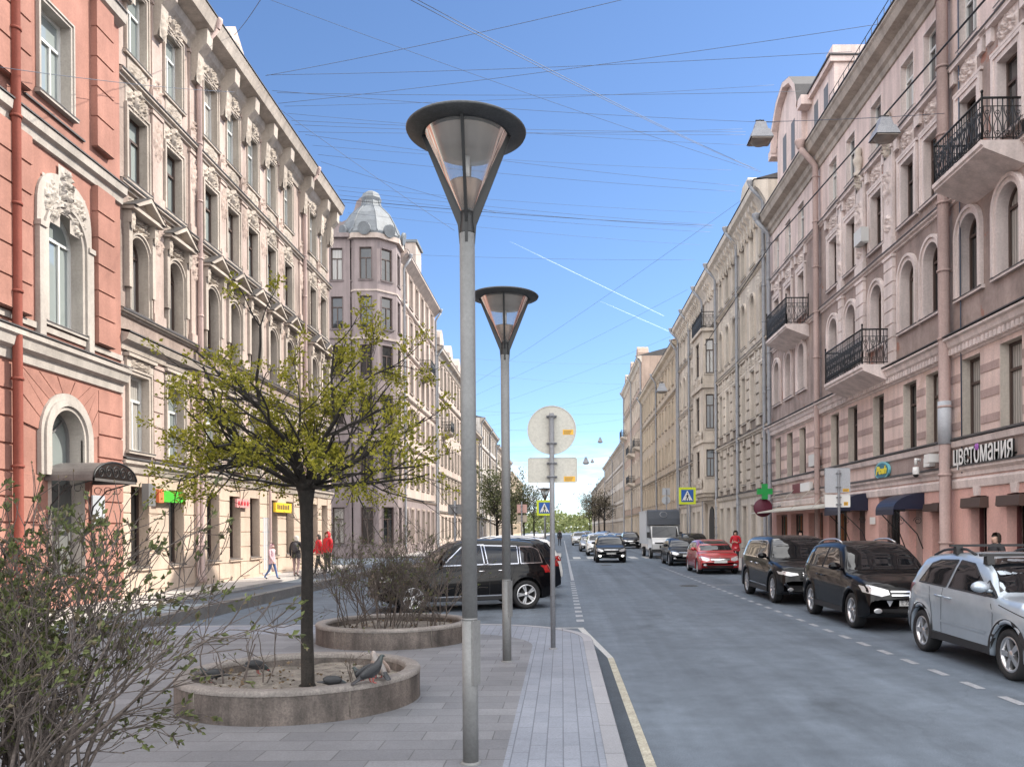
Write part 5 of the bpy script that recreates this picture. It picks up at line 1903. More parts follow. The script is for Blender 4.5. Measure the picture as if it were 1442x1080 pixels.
def car(name, label, cat, spec, paintm, loc, heading, group=None, plate=None, spokes=5, wkind=0, clad=False, rails=None, crossbars=False, chrome=False,
        lit=False, hl=None, grille=None, cap='plastic', emblem=None, detail=True, tri=False):
    c = CarBody(**spec['body'])
    root = thing(name, loc, label, cat, group)
    root.rotation_euler = (0, 0, heading)
    kw = dict(shift=False)
    body = c.mb.build('body', [paintm, 'plastic'], root, **kw)
    xf, W, H = c.L / 2, c.W, c.H
    # glass
    S_ = spec['side']
    for vw in 'lr':
        for nm, pts in S_.items():
            m = c.patch(pts, vw, .0035, .07)
            sw_ = m.build('side_window', 'car_glass', root, **kw)
            if detail:
                mm = MB()
                p2 = pts + [pts[0]]
                for a, b_ in zip(p2[:-1], p2[1:]):
                    c.patch(poly_seg([a, b_], .022), vw, .0055, .12, 0, mm)
                mm.build('window_trim', 'chrome' if chrome else 'plastic', sw_, **kw)
    ws = spec['screen']
    o = c.patch(ws['f'], 'f', .004, .08).build('windscreen', 'car_glass', root, **kw)
    if detail:
        b = MB()
        yy = ws['f'][0][0]
        for s in (-1, 1):
            pts = []
            for k in range(6):
                y = s * (.10 + .10 * k) - .05; z = ws['f'][0][1] + .03 + .02 * k
                l, nn = c.hit('f', y, z); pts.append(l + nn * .02)
            b.tube(pts, .009, 4)
        b.build('wiper', 'plastic', o, **kw)
    c.patch(ws['b'], 'b', .004, .08).build('rear_window', 'car_glass', root, **kw)
    # seams, sills, cladding
    b = MB()
    for vw in 'lr':
        for pts in spec.get('seams', ()):
            c.patch(poly_seg(pts, .011), vw, .0025, .12, 0, b)
    if b.v: b.build('door_seams', 'black', body, **kw)
    b = MB()
    zs = c.sill
    for vw in 'lr':
        x0, x1 = c.xw[1] + c.ar + .02, c.xw[0] - c.ar - .02
        c.patch([(x0, zs + .015), (x1, zs + .015), (x1, zs + .12), (x0, zs + .12)], vw, .006, .12, 0, b)
        if clad:
            for xw in c.xw:
                pts = []
                a0 = -.15
                for k in range(19):
                    t = a0 + (PI - 2 * a0) * k / 18
                    pts.append((xw + (c.ar + .065) * math.cos(t), c.wr + (c.ar + .065) * math.sin(t)))
                for k in range(19):
                    t = PI - a0 - (PI - 2 * a0) * k / 18
                    pts.append((xw + (c.ar + .004) * math.cos(t), max(c.wr + (c.ar + .004) * math.sin(t), zs + .02)))
                c.patch(pts, vw, .010, .08, 0, b)
    b.build('sill', 'plastic', root, **kw)
    if spec.get('moulding'):
        b = MB()
        for vw in 'lr': c.patch(poly_seg(spec['moulding'], .03), vw, .012, .12, 0, b)
        b.build('side_moulding', 'chrome' if chrome else paintm, root, **kw)
    # lamps, grille, plates
    for s in (1, -1):
        pts = hl or spec['hl']
        m = c.patch(pts if s > 0 else mirror_y(pts), 'f', .006, .05)
        h_ = m.build('headlight', 'lens', root, **kw)
        if detail:
            bb = MB()
            cy = sum(p[0] for p in pts) / len(pts); cz = sum(p[1] for p in pts) / len(pts)
            for dy in (-.07, .09):
                l, nn = c.hit('f', s * (cy + dy), cz + dy * .12)
                k0 = len(bb.v)
                bb.lathe([(.001, .012), (.03, .012), (.045, .004), (.052, 0)], 14)
                q = nn.to_track_quat('Z', 'Y').to_matrix().to_4x4(); q.translation = l + nn * .006
                bb.xform(q, k0)
            bb.build('lamp_reflector', 'lit' if lit else 'chrome', h_, **kw)
        pts = spec['tl']
        c.patch(pts if s > 0 else mirror_y(pts), 'b', .006, .05).build('taillight', 'lens_red', root, **kw)
        l, nn = c.hit('f', s * (W * .36), .40)
        bb = MB(); k0 = len(bb.v)
        bb.lathe([(.001, .012), (.03, .012), (.046, .006), (.05, 0)], 16, sy=1.6)
        q = Matrix.Rotation(R(90), 4, 'Y'); q.translation = l + Vector((.004, 0, 0)); bb.xform(q, k0)
        bb.build('fog_lamp', 'lit' if lit else 'lens', root, **kw)
    g = grille or spec['grille']
    gm = c.patch(g['out'], 'f', .005, .06).build('grille', 'black', root, **kw)
    b = MB()
    for bar in g['bars']:
        c.patch(bar, 'f', .016, .06, 0, b)
    b.build('grille_bar', 'chrome', gm, **kw)
    c.patch(g['low'], 'f', .005, .07).build('air_intake', 'black', root, **kw)
    if g.get('lip'):
        c.patch(g['lip'], 'f', .012, .07).build('bumper_lip', 'chrome' if chrome else 'plastic', root, **kw)
    if emblem:
        l, nn = c.hit('f', 0, emblem[0])
        bb = MB(); r_ = emblem[1]; x = l.x + .02
        bb.lathe([(r_ * .86, x), (r_ * .88, x + .014), (r_, x + .012), (r_ * 1.02, x)], 24, (0, 0, l.z), 'x')
        if len(emblem) > 2:
            for pts in emblem[2]:
                bb.tube([(x + .006, y * r_, l.z + z * r_) for y, z in pts], r_ * .075, 5)
            bb.lathe([(.001, x + .002), (r_ * .87, x + .002)], 20, (0, 0, l.z), 'x')
            for k in range(len(bb.m) - 20, len(bb.m)): bb.m[k] = 1
        bb.build('emblem', ['chrome', 'car_navy'], root, **kw)
    pz = spec.get('plate_z', .52)
    l, nn = c.hit('f', 0, pz)
    b = MB(); b.box(l.x + .012, l.x + .026, -.27, .27, pz - .06, pz + .06)
    pl = b.build('number_plate', 'plate', root, **kw)
    b = MB()
    b.box(l.x + .0265, l.x + .0275, -.262, .262, pz + .050, pz + .054); b.box(l.x + .0265, l.x + .0275, -.262, .262, pz - .054, pz - .050)
    b.build('plate_border', 'black', pl, **kw)
    if plate:
        t = lettering(plate, .115, .002, 'black', pl, (l.x + .028, 0, pz), '+x', .47)
    if tri:
        l, nn = c.hit('f', -.44, pz + .02)
        b = MB(); b.prism([(-.52, pz + .07), (-.37, pz + .07), (-.445, pz - .07)], 'x', l.x + .006, l.x + .012)
        b.build('towing_flap', 'sign_grey', root, **kw)
    l, nn = c.hit('b', 0, spec.get('rplate_z', .85))
    b = MB(); b.box(l.x - .02, l.x - .008, -.26, .26, l.z - .055, l.z + .055); b.build('number_plate', 'plate', root, **kw)
    # mirrors, handles
    mx, mz = spec['mirror']
    for s, vw in ((1, 'l'), (-1, 'r')):
        l, nn = c.hit(vw, mx, mz)
        b = MB()
        b.ball((0, 0, 0), .075, .125, .085, 10)
        for k, v in enumerate(b.v):
            b.v[k] = (max(-.045, v[0]) + mx, s * (abs(l.y) + .15) + v[1], mz + .06 + v[2] * (1 if v[2] > 0 else .8))
        b.tube([(mx, s * (abs(l.y) - .01), mz), (mx, s * (abs(l.y) + .08), mz + .03)], .028, 6)
        b.build('mirror', cap, root, **kw)
        for hx, hz in spec['handles']:
            l, nn = c.hit(vw, hx, hz)
            b = MB()
            b.tube([(hx - .09, l.y - s * .005, hz), (hx - .07, l.y + s * .03, hz + .004), (hx + .07, l.y + s * .03, hz + .004), (hx + .09, l.y - s * .005, hz)], .014, 6)
            b.build('door_handle', 'chrome' if chrome else paintm, root, **kw)
    if rails:
        for s in (1, -1):
            b = MB()
            x0, x1 = spec['rails']
            n = 9
            pts = []
            for k in range(n + 1):
                x = x0 + (x1 - x0) * k / n
                sc = c.section(x)
                y, z = sc[11]
                pts.append((x, s * (y - .03), z + .012 + .055 * min(1, 4 * min(k, n - k) / n)))
            b.tube(pts, .02, 8)
            b.build('roof_rail', rails, root, **kw)
    if crossbars:
        for x in crossbars:
            b = MB()
            y, z = c.section(x)[11]
            b.box(x - .035, x + .035, -y - .12, y + .12, z + .10, z + .135)
            for s in (1, -1):
                b.prism([(x - .06, z - .01), (x + .06, z - .01), (x + .04, z + .11), (x - .04, z + .11)], 'y', s * y - .05, s * y + .05)
            b.build('roof_bar', 'plastic', root, **kw)
    # wheels
    key = (c.wr, spokes, wkind)
    if key not in WHEELS:
        hb, ty, rm = wheel_meshes(c.wr, .22, spokes, wkind)
        WHEELS[key] = (hb.mesh('wheel', 'black'), ty.mesh('tyre', 'rubber'), rm.mesh('rim', 'alloy'))
    hm_, tm_, rm_ = WHEELS[key]
    for xw in c.xw:
        for s in (1, -1):
            o = link('wheel', hm_, root, (xw, s * (W / 2 - .125), c.wr), 0 if s > 0 else PI)
            link('tyre', tm_, o); link('rim', rm_, o)
    return root


WHEELS = {}


def spec_suv(L=4.43, W=1.81, H=1.68, wb=2.60, fo=.87, wr=.345, cwo=.46, wsl=.70, hood=1.03):
    xf = L / 2
    xa = xf - fo
    cow = xa - cwo                     # foot of the windscreen
    rf = cow - wsl                     # top of the windscreen
    top = [(-xf, .70), (-xf + .03, 1.0), (-xf + .16, 1.14), (-xf + .42, H - .22), (-xf + .60, H - .075), (-xf + 1.3, H - .01), (rf - .55, H), (rf, H - .06),
           (rf + wsl * .5, (H + hood) / 2 + .075), (cow + .05, hood + .03), (cow + .5, hood + .01), (xa + .25, hood - .035), (xf - .16, hood - .12), (xf - .04, hood - .22), (xf, .62)]
    belt = [(-xf, .62), (-xf + .05, .90), (-xf + .3, hood + .05), (0, hood - .02), (cow, hood - .06), (xa + .2, hood - .11), (xf - .1, hood - .25), (xf, .56)]
    b0 = hood + .055
    t0 = H - .135
    xr = -xf + .36
    side = {
        'q': [(xr + .06, b0 + .05), (xr + .40, b0 + .02), (xr + .48, t0 - .02), (xr + .28, t0 - .06)],
        'r': [(xr + .47, b0 + .02), (rf - .72, b0), (rf - .66, t0), (xr + .56, t0 - .02)],
        'f': [(rf - .65, b0), (cow - .24, b0 - .02), (rf - .02, t0 - .06), (rf - .12, t0 - .01), (rf - .59, t0)],
    }
    yb, yt = W / 2 * .84, W / 2 * .66
    sc = {'f': [(-yb, hood + .06), (yb, hood + .06), (yt, H - .10), (yt * .5, H - .072), (-yt * .5, H - .072), (-yt, H - .10)],
          'b': [(-yb * .9, 1.16), (yb * .9, 1.16), (yt * .95, H - .20), (-yt * .95, H - .20)]}
    d0, d1, d2 = cow - .10, rf - .69, xa - wb + c_ar(wr) + .02
    seams = [[(d0 + .06, .34), (d0 + .04, .8), (d0 - .10, hood)], [(d1 + .02, .34), (d1, hood + .02)], [(d2 + .04, .40), (d2 + .0, .62), (d2 - .14, hood + .02)], [(d0 + .06, .36), (d2 + .04, .38)],
             [(cow + .05, hood - .09), (xf - .35, hood - .23)]]
    hlz = hood - .285
    hl = [(W * .475, hlz + .10), (W * .43, hlz + .12), (W * .26, hlz + .03), (W * .25, hlz - .05), (W * .33, hlz - .09), (W * .47, hlz - .02)]
    g = {'out': [(-W * .245, hlz + .03), (W * .245, hlz + .03), (W * .235, hlz - .10), (-W * .235, hlz - .10)],
         'bars': [[(-W * .24, hlz + .015), (W * .24, hlz + .015), (W * .24, hlz - .015), (-W * .24, hlz - .015)], [(-W * .235, hlz - .05), (W * .235, hlz - .05), (W * .235, hlz - .078), (-W * .235, hlz - .078)]],
         'low': [(-W * .40, .44), (W * .40, .44), (W * .36, .30), (-W * .36, .30)], 'lip': None}
    return dict(body=dict(L=L, W=W, H=H, wb=wb, fo=fo, top=top, belt=belt, wr=wr, sill=.25), side=side, screen=sc, seams=seams, hl=hl, grille=g,
                tl=[(W * .47, 1.06), (W * .36, 1.08), (W * .36, .90), (W * .47, .88)], mirror=(cow - .22, hood + .06), handles=[(d1 + .20, hood - .11), (d2 + .22, hood - .10)],
                rails=(-xf + .7, rf - .25), plate_z=.55)


def c_ar(wr): return wr + .055


def spec_hatch(L=4.25, W=1.75, H=1.46, wb=2.61, fo=.90, wr=.315, hood=.93):
    s = spec_suv(L, W, H, wb, fo, wr, .20, .90, hood)
    xf = L / 2
    xa = xf - fo
    cow = xa - .20
    rf = cow - .90
    s['body']['top'] = [(-xf, .62), (-xf + .03, .90), (-xf + .16, 1.02), (-xf + .62, H - .14), (-xf + .85, H - .06), (-xf + 1.4, H - .01), (rf - .45, H), (rf, H - .06),
                        (rf + .45, (H + hood) / 2 + .07), (cow + .06, hood + .02), (cow + .5, hood - .04), (xa + .25, hood - .11), (xf - .14, hood - .23), (xf - .03, hood - .31), (xf, .52)]
    s['body']['sill'] = .19
    return s


def spec_sedan(L=4.7, W=1.83, H=1.46, wb=2.80, fo=.88, wr=.33, hood=.94):
    s = spec_suv(L, W, H, wb, fo, wr, .34, .86, hood)
    xf = L / 2
    xa = xf - fo
    cow = xa - .34
    rf = cow - .86
    s['body']['top'] = [(-xf, .62), (-xf + .03, .90), (-xf + .14, 1.04), (-xf + .55, 1.08), (-xf + 1.25, H - .12), (-xf + 1.6, H - .03), (rf - .35, H), (rf, H - .05),
                        (rf + .43, (H + hood) / 2 + .07), (cow + .06, hood + .02), (cow + .5, hood - .03), (xa + .25, hood - .10), (xf - .14, hood - .22), (xf - .03, hood - .30), (xf, .52)]
    s['body']['sill'] = .19
    s['side'].pop('q')
    b0, t0 = hood + .055, H - .135
    s['side']['r'] = [(-xf + 1.0, b0 + .03), (rf - .72, b0), (rf - .66, t0), (-xf + 1.55, t0 - .01)]
    yb, yt = W / 2 * .80, W / 2 * .62
    s['screen']['b'] = [(-yb * .95, 1.12), (yb * .95, 1.12), (yt, H - .09), (-yt, H - .09)]
    s['rplate_z'] = .75
    return s


PK = 'cars parked along the right kerb'
TR = 'cars driving towards the camera'
DN = -PI / 2       # facing the camera

# 1 silver hatchback with black arches
sp = spec_suv(4.15, 1.76, 1.58, 2.50, .86, .325, .30, .82, 1.02)
xf = 4.15 / 2
sp['side'] = {'r': [(-1.42, 1.09), (-.52, 1.06), (-.42, 1.455), (-.95, 1.44), (-1.18, 1.38)], 'f': [(-.44, 1.06), (.62, 1.02), (.42, 1.20), (.05, 1.42), (-.34, 1.455)],
              't': [(.50, 1.03), (.86, 1.01), (.56, 1.22)]}
sp['moulding'] = [(-.62, .56), (.70, .54)]
sp['plate_z'] = .48
sp['hl'] = [(.83, .83), (.70, .88), (.50, .80), (.46, .70), (.60, .64), (.80, .68)]
car('parked_hatchback', 'silver hatchback with black wheel arches and roof bars, nearest car at the right edge', 'car', sp, 'silver', (6.50, 11.55, 0), DN, PK, None, 5, 0, True, 'plastic', (-.62, .30), False, hl=sp['hl'], cap='silver', emblem=(.72, .06))
# 2 black suv with a white number plate
VW = [[(-.52, .72), (-.12, -.05), (0, .30), (.12, -.05), (.52, .72)], [(-.80, .35), (-.36, -.72), (0, .08), (.36, -.72), (.80, .35)]]
sp = spec_suv(4.43, 1.81, 1.66, 2.60, .90, .345, hood=1.04)
car('parked_suv', 'black suv with chrome grille bars and round emblem behind the silver hatchback', 'car', sp, 'car_black', (6.48, 17.15, 0), DN, PK, 'Е 202 РК 198', 5, 2, False, 'alloy', emblem=(.715, .075, VW), tri=True, cap='car_black')
# 3 long black suv
sp = spec_suv(5.06, 1.95, 1.74, 2.93, .95, .38, hood=1.08)
sp['moulding'] = [(-.95, .44), (1.05, .42)]
hz = 1.08 - .30
gr = {'out': [(-.42, hz + .06), (.42, hz + .06), (.50, hz - .10), (.36, hz - .22), (-.36, hz - .22), (-.50, hz - .10)],
      'bars': [[(-.40, hz + .04 - q * .055), (.40, hz + .04 - q * .055), (.40, hz + .018 - q * .055), (-.40, hz + .018 - q * .055)] for q in range(4)],
      'low': [(-.80, .50), (.80, .50), (.62, .34), (-.62, .34)], 'lip': [(-.86, .53), (-.80, .57), (-.66, .34), (.66, .34), (.80, .57), (.86, .53), (.70, .29), (-.70, .29)]}
car('parked_suv', 'long black suv with slatted grille and chrome bumper curl, behind the other black suv', 'car', sp, 'car_black', (6.42, 22.85, 0), DN, PK, None, 10, 2, False, None, False, True, grille=gr, cap='car_black',
    hl=[(.93, .84), (.85, .86), (.52, .80), (.50, .76), (.70, .73), (.92, .78)])
# 4 red hatchback
sp = spec_hatch()
gz = .93 - .30
car('parked_hatchback', 'bright red hatchback parked beside the pedestrian in the red coat', 'car', sp, 'car_red', (6.65, 36.3, 0), DN, PK, None, 5, 1, cap='car_red', emblem=(.66, .06),
    grille={'out': [(-.42, gz + .06), (.42, gz + .06), (.38, gz - .06), (-.38, gz - .06)], 'bars': [[(-.40, gz + .02), (.40, gz + .02), (.40, gz - .025), (-.40, gz - .025)]], 'low': [(-.62, .38), (.62, .38), (.56, .26), (-.56, .26)]})
# 5 black sedan, then a dark one half hidden by it
sp5 = spec_sedan()
gz = .64
gr5 = {'out': [(-.48, gz + .07), (.48, gz + .07), (.42, gz - .10), (-.42, gz - .10)], 'bars': [[(-.45, gz + .06), (.45, gz + .06), (.45, gz + .04), (-.45, gz + .04)]], 'low': [(-.7, .40), (.7, .40), (.6, .25), (-.6, .25)]}
car('parked_sedan', 'glossy black sedan parked in front of the truck', 'car', sp5, 'car_navy', (6.50, 44.4, 0), DN, PK, None, 10, 2, cap='car_navy', grille=gr5, detail=False)
car('parked_suv', 'dark suv parked beside the shop wall behind the black sedan', 'car', spec_suv(4.5, 1.85, 1.66, 2.65, .9, .35), 'car_black', (8.0, 49.9, 0), DN, PK, None, 5, 0, detail=False, cap='car_black')
# traffic in the middle of the road
sp7 = spec_suv(4.18, 1.80, 1.56, 2.60, .85, .335, hood=1.0)
gz = .66
gr7 = {'out': [(-.42, gz + .10), (.42, gz + .10), (.34, gz - .16), (-.34, gz - .16)], 'bars': [[(-.40, gz + .10), (.40, gz + .10), (.40, gz + .075), (-.40, gz + .075)]], 'low': [(-.6, .38), (.6, .38), (.5, .28), (-.5, .28)]}
car('driving_crossover', 'dark crossover with lit fog lamps driving towards the camera at the head of the queue', 'car', sp7, 'car_navy', (2.84, 48.9, 0), DN, TR, None, 5, 0, lit=True, grille=gr7, detail=False, cap='car_navy')
spw = spec_suv(4.5, 1.86, 1.64, 2.66, .9, .355, hood=1.05)
w1 = car('driving_suv', 'white suv driving directly behind the dark crossover', 'car', spw, 'car_white', (2.75, 61.3, 0), DN, TR, None, 5, 0, detail=False, cap='car_white')
sps = spec_sedan(4.6, 1.8, 1.45)
w2 = car('driving_sedan', 'beige grey sedan third in the queue of traffic', 'car', sps, 'car_grey', (2.45, 72.5, 0), DN, TR, None, 5, 0, detail=False, cap='car_grey')


def again(src, name, label, x, y, mat=None, group=TR, heading=DN):
    o = copy_tree(src)
    o.name = name
    o.location = (x, y, 0)
    o.rotation_euler = (0, 0, heading)
    tag(o, label, 'car', group)
    if mat:
        for ch in o.children:
            if ch.name.startswith(('body', 'mirror', 'door_handle', 'side_moulding')):
                ch.data = ch.data.copy()
                ch.data.materials[0] = M[mat]
    return o

again(w1, 'driving_suv', 'white suv fourth in the queue, just left of the beige sedan', 2.15, 99)
again(w2, 'driving_sedan', 'pale grey sedan in the second lane behind the white suv', 4.4, 80, 'silver')
again(w1, 'driving_suv', 'dark grey suv in the second lane, far behind the pale sedan', 4.6, 92, 'car_grey')
again(w2, 'driving_sedan', 'black sedan far back in the left lane of the queue', 2.3, 118, 'car_black')
again(w1, 'driving_suv', 'silver suv far back in the queue near the bare trees', 3.9, 128, 'silver')
again(w1, 'parked_suv', 'dark blue suv parked on the right behind the truck', 6.9, 82, 'car_navy', PK)
again(w2, 'parked_sedan', 'grey sedan parked on the right two cars behind the truck', 6.7, 92, 'car_grey', PK)
again(w2, 'parked_sedan', 'white sedan parked on the right in the far distance', 6.7, 108, 'car_white', PK)
again(w1, 'parked_suv', 'black suv parked at the far right end of the row', 6.7, 124, 'car_black', PK)

# black suv standing across the left side, seen from the side
LP = 'cars parked across the left side of the street'
sp = spec_suv(4.55, 1.84, 1.72, 2.78, .93, .355, hood=1.06)
xr = -4.55 / 2
sp['side']['q'] = [(xr + .42, 1.13), (xr + .98, 1.12), (xr + .98, 1.53), (xr + .66, 1.52), (xr + .50, 1.44)]
sp['side']['r'] = [(xr + 1.04, 1.12), (-.38, 1.11), (-.33, 1.57), (xr + 1.04, 1.54)]
sp['moulding'] = [(-.95, .37), (.95, .36)]
aR = R(20)
hd = PI + aR
ctr = Vector((-2.52, 20.4))
sideSUV = car('parked_suv', 'large black suv with chrome window line standing crosswise behind the shrub planter', 'car', sp, 'car_black', (ctr.x, ctr.y, 0), hd, LP, None, 5, 1, False, None, False, True, cap='car_black')
spv = spec_suv(4.6, 1.84, 1.70, 2.7, .92, .35, hood=1.05)
s2 = car('parked_suv', 'dark suv with silver roof rails just behind the crosswise black suv', 'car', spv, 'car_navy', (-2.35, 23.7, 0), hd, LP, None, 5, 0, False, 'alloy', detail=False, cap='car_navy')
again(s2, 'parked_suv', 'pale suv third in the row of crosswise cars', -2.3, 27.4, 'car_white', LP, hd)

# ---- delivery truck
t = thing('delivery_truck', (6.75, 55.6, 0), 'white delivery truck with a grey box and dark wind deflector over the cab', 'truck')
t.rotation_euler = (0, 0, DN)
kw = dict(shift=False)
b = MB()
b.box(-3.6, 1.0, -1.12, 1.12, .95, 3.15)
b.box(-3.62, 1.02, -1.14, 1.14, 3.10, 3.16); b.box(-3.62, 1.02, -1.14, 1.14, .92, 1.02)
b.build('cargo_box', 'sign_grey', t, **kw)
b = MB()
pr = [(.9, .55), (2.75, .55), (2.95, .62), (2.98, .95), (2.85, 1.12), (2.35, 1.30), (1.75, 2.08), (1.55, 2.16), (.9, 2.16)]
n = len(pr)
v = []
for s, k in ((-1, 1.0), (1, 1.0)):
    v += [(x, s * (1.0 - (.12 if z > 1.25 else 0) - (.10 if x > 2.7 else 0)), z) for x, z in pr]
b.faces(v, [(i, (i + 1) % n, n + (i + 1) % n, n + i) for i in range(n)] + [tuple(range(n)), tuple(range(n, 2 * n))])
cabm = b.build('cab', 'car_white', t, **kw)
b = MB()
b.faces([(2.30, -.86, 1.36), (2.30, .86, 1.36), (1.79, .80, 2.06), (1.79, -.80, 2.06)], [(0, 1, 2, 3)])
for k in range(4): b.v[k] = (b.v[k][0] + .02, b.v[k][1], b.v[k][2] + .015)
b.build('windscreen', 'car_glass', t, **kw)
for s in (-1, 1):
    b = MB(); b.faces([(2.15, s * .945, 1.28), (1.05, s * .945, 1.28), (1.05, s * .885, 2.02), (1.66, s * .885, 2.02)], [(0, 1, 2, 3)]); b.build('side_window', 'car_glass', t, **kw)
    b = MB(); b.box(1.95, 2.05, s * 1.06 - .1, s * 1.06 + .1, 1.35, 1.72); b.tube([(2.0, s * .9, 1.4), (2.0, s * 1.05, 1.45)], .02, 5); b.build('mirror', 'plastic', t, **kw)
    b = MB(); b.ball((2.90, s * .70, .90), .06, .17, .13, 8); b.build('headlight', 'lens', t, **kw)
b = MB()                                                 # wind deflector above the cab
b.prism([(1.02, 2.2), (1.75, 2.2), (1.62, 2.6), (1.3, 3.12), (1.02, 3.2)], 'y', -1.05, 1.05)
dfl = b.build('wind_deflector', stone('deflector_grey', (.035, .043, .06), .1, 3, .5), t, **kw)
b = MB()
b.lathe([(.22, 0), (.25, .0), (.25, .01), (.22, .01)], 20)
q = Matrix.Rotation(R(52), 4, 'Y'); q.translation = (1.475, 0, 2.87); b.xform(q)
b.build('logo_ring', 'galv', dfl, **kw)
b = MB(); b.box(2.90, 2.99, -.75, .75, .98, 1.06); b.box(2.93, 3.01, -.45, .45, .68, .86); b.build('grille', 'black', t, **kw)
b = MB(); b.box(2.85, 3.03, -.95, .95, .42, .62); b.build('bumper', 'plastic', t, **kw)
b = MB(); b.box(3.03, 3.045, -.26, .26, .46, .57); b.build('number_plate', 'plate', t, **kw)
b = MB(); b.box(-3.5, 2.7, -.45, .45, .5, .92); b.build('chassis', 'black', t, **kw)
hm_, tm_, rm_ = WHEELS[(.35, 5, 0)]
for x in (2.15, -2.3):
    for s in (-1, 1):
        o = link('wheel', hm_, t, (x, s * .93, .35), 0 if s > 0 else PI)
        link('tyre', tm_, o); link('rim', rm_, o)

# ---------------------------------------------------------------- street lamps
def lamp_head(mats_root, hz, R0, tilt):
    """a glass cone under a wide dark disc, on four fins; measured from the pole top at height hz"""
    root = mats_root
    h = R0 * 1.70                       # from the cone's tip to the disc
    zt = hz + h
    kw = dict(shift=False)
    b = MB()
    b.lathe([(.001, zt + .055), (R0 * .6, zt + .05), (R0 * .97, zt + .016), (R0, zt + .004), (R0 * .985, zt - .010), (R0 * .74, zt - .03), (R0 * .70, zt - .035), (R0 * .70, zt - .02), (.001, zt - .02)], 56)
    b.build('lamp_cap', 'lamp_dark', root, **kw)
    b = MB()
    r1, z1 = R0 * .70, zt - .03
    r0, z0 = .055, hz + .17
    b.lathe([(r1, z1), (r0, z0)], 40)
    b.build('glass_cone', 'lamp_glass', root, **kw)
    b = MB()
    zm = z0 + (z1 - z0) * .36
    rm = r0 + (r1 - r0) * .34
    b.lathe([(.04, z0 + .01), (rm * .98, zm), (rm * .92, zm + .01), (.001, zm + .012)], 36)
    b.build('louvre', 'louvre_brown', root, **kw)
    b = MB()
    b.lathe([(.001, z1 - .16), (.10, z1 - .155), (r1 * .80, z1 - .12), (r1 * .93, z1 - .02)], 32)
    b.build('reflector', 'reflector', root, **kw)
    b = MB()
    b.lathe([(.001, zm), (.028, zm), (.028, z1 - .15), (.001, z1 - .15)], 12)
    b.build('bulb', 'bulb_glass', root, **kw)
    b = MB()
    b.lathe([(.001, hz - .03), (.058, hz - .03), (.06, hz + .02), (.05, hz + .10), (.052, z0 + .02), (.001, z0 + .02)], 20)
    b.build('hub', 'black_metal', root, **kw)
    for k in range(4):                  # fins: long thin triangles
        a = R(90 * k) + tilt
        b = MB()
        e0, e1 = R0 * .695, R0 * .775
        v = [(.045, hz - .08), (.060, hz - .08), (.072, hz + .07), (e1 - .014, z1), (e0, z1), (.050, hz + .17)]
        b.prism([(x, z) for x, z in v], 'y', -.011, .011)
        b.xform(Matrix.Rotation(a, 4, 'Z'))
        b.build('fin', 'black_metal', root, **kw)


M['lamp_glass'] = None
m, n, p = _new('lamp_glass')
tr = n.nodes.new('ShaderNodeBsdfTransparent'); tr.inputs[0].default_value = (.86, .85, .84, 1)
gl = n.nodes.new('ShaderNodeBsdfGlossy'); gl.inputs['Roughness'].default_value = .04
fz = n.nodes.new('ShaderNodeFresnel'); fz.inputs['IOR'].default_value = 1.28
df = n.nodes.new('ShaderNodeBsdfDiffuse'); df.inputs[0].default_value = (.55, .55, .54, 1)
m1 = n.nodes.new('ShaderNodeMixShader'); m1.inputs[0].default_value = .20
m2 = n.nodes.new('ShaderNodeMixShader')
n.links.new(tr.outputs[0], m1.inputs[1]); n.links.new(df.outputs[0], m1.inputs[2])
n.links.new(fz.outputs[0], m2.inputs[0]); n.links.new(m1.outputs[0], m2.inputs[1]); n.links.new(gl.outputs[0], m2.inputs[2])
n.links.new(m2.outputs[0], n.nodes['Material Output'].inputs['Surface'])
M['lamp_glass'] = m
M['louvre_brown'] = simple('louvre_brown', (.17, .115, .085), .3, .6)
M['reflector'] = simple('reflector', (.32, .28, .25), .35, .5)
M['bulb_glass'] = simple('bulb_glass', (.55, .55, .55), .2, 0, .5)


def street_lamp(px, py, d, head_px, R0, label, tilt=0, r0=.062, r1=.060):
    p = at(px, py, d)
    p.z = PZ if d < 30 else .13
    t = thing('street_lamp', p, label, 'street lamp', 'cone headed street lamps')
    hz = at(head_px[0], head_px[1], d).z - p.z
    kw = dict(shift=False)
    b = MB()
    b.tube([(0, 0, 0), (0, 0, 1.12)], r0, 24)
    b.tube([(0, 0, 1.12), (0, 0, 1.14)], [r0, r1], 24)
    b.tube([(0, 0, 1.14), (0, 0, hz)], r1, 24)
    b.lathe([(r0 + .02, 0), (r0 + .018, .012), (r0, .016)], 24)
    po = b.build('pole', 'steel', t, **kw)
    b = MB()
    b.prism([(-.045, .62), (.045, .62), (.045, 1.12), (-.045, 1.12)], 'y', -r0 - .006, -r0 + .02)
    b.xform(Matrix.Rotation(R(62), 4, 'Z'))
    b.build('service_hatch', 'steel', po, **kw)
    lamp_head(t, hz, R0, tilt)
    return t

street_lamp(663, 1073, 6.42, (653, 330), .47, 'nearest tall street lamp with dark disc and glass cone, at the front', R(1))
street_lamp(714, 931, 11.35, (719, 500), .475, 'second street lamp with dark disc, behind the nearest one and before the round sign', R(2))
street_lamp(768, 772, 58, (769, 705), .50, 'small far street lamp showing just left of the round sign post', R(20))

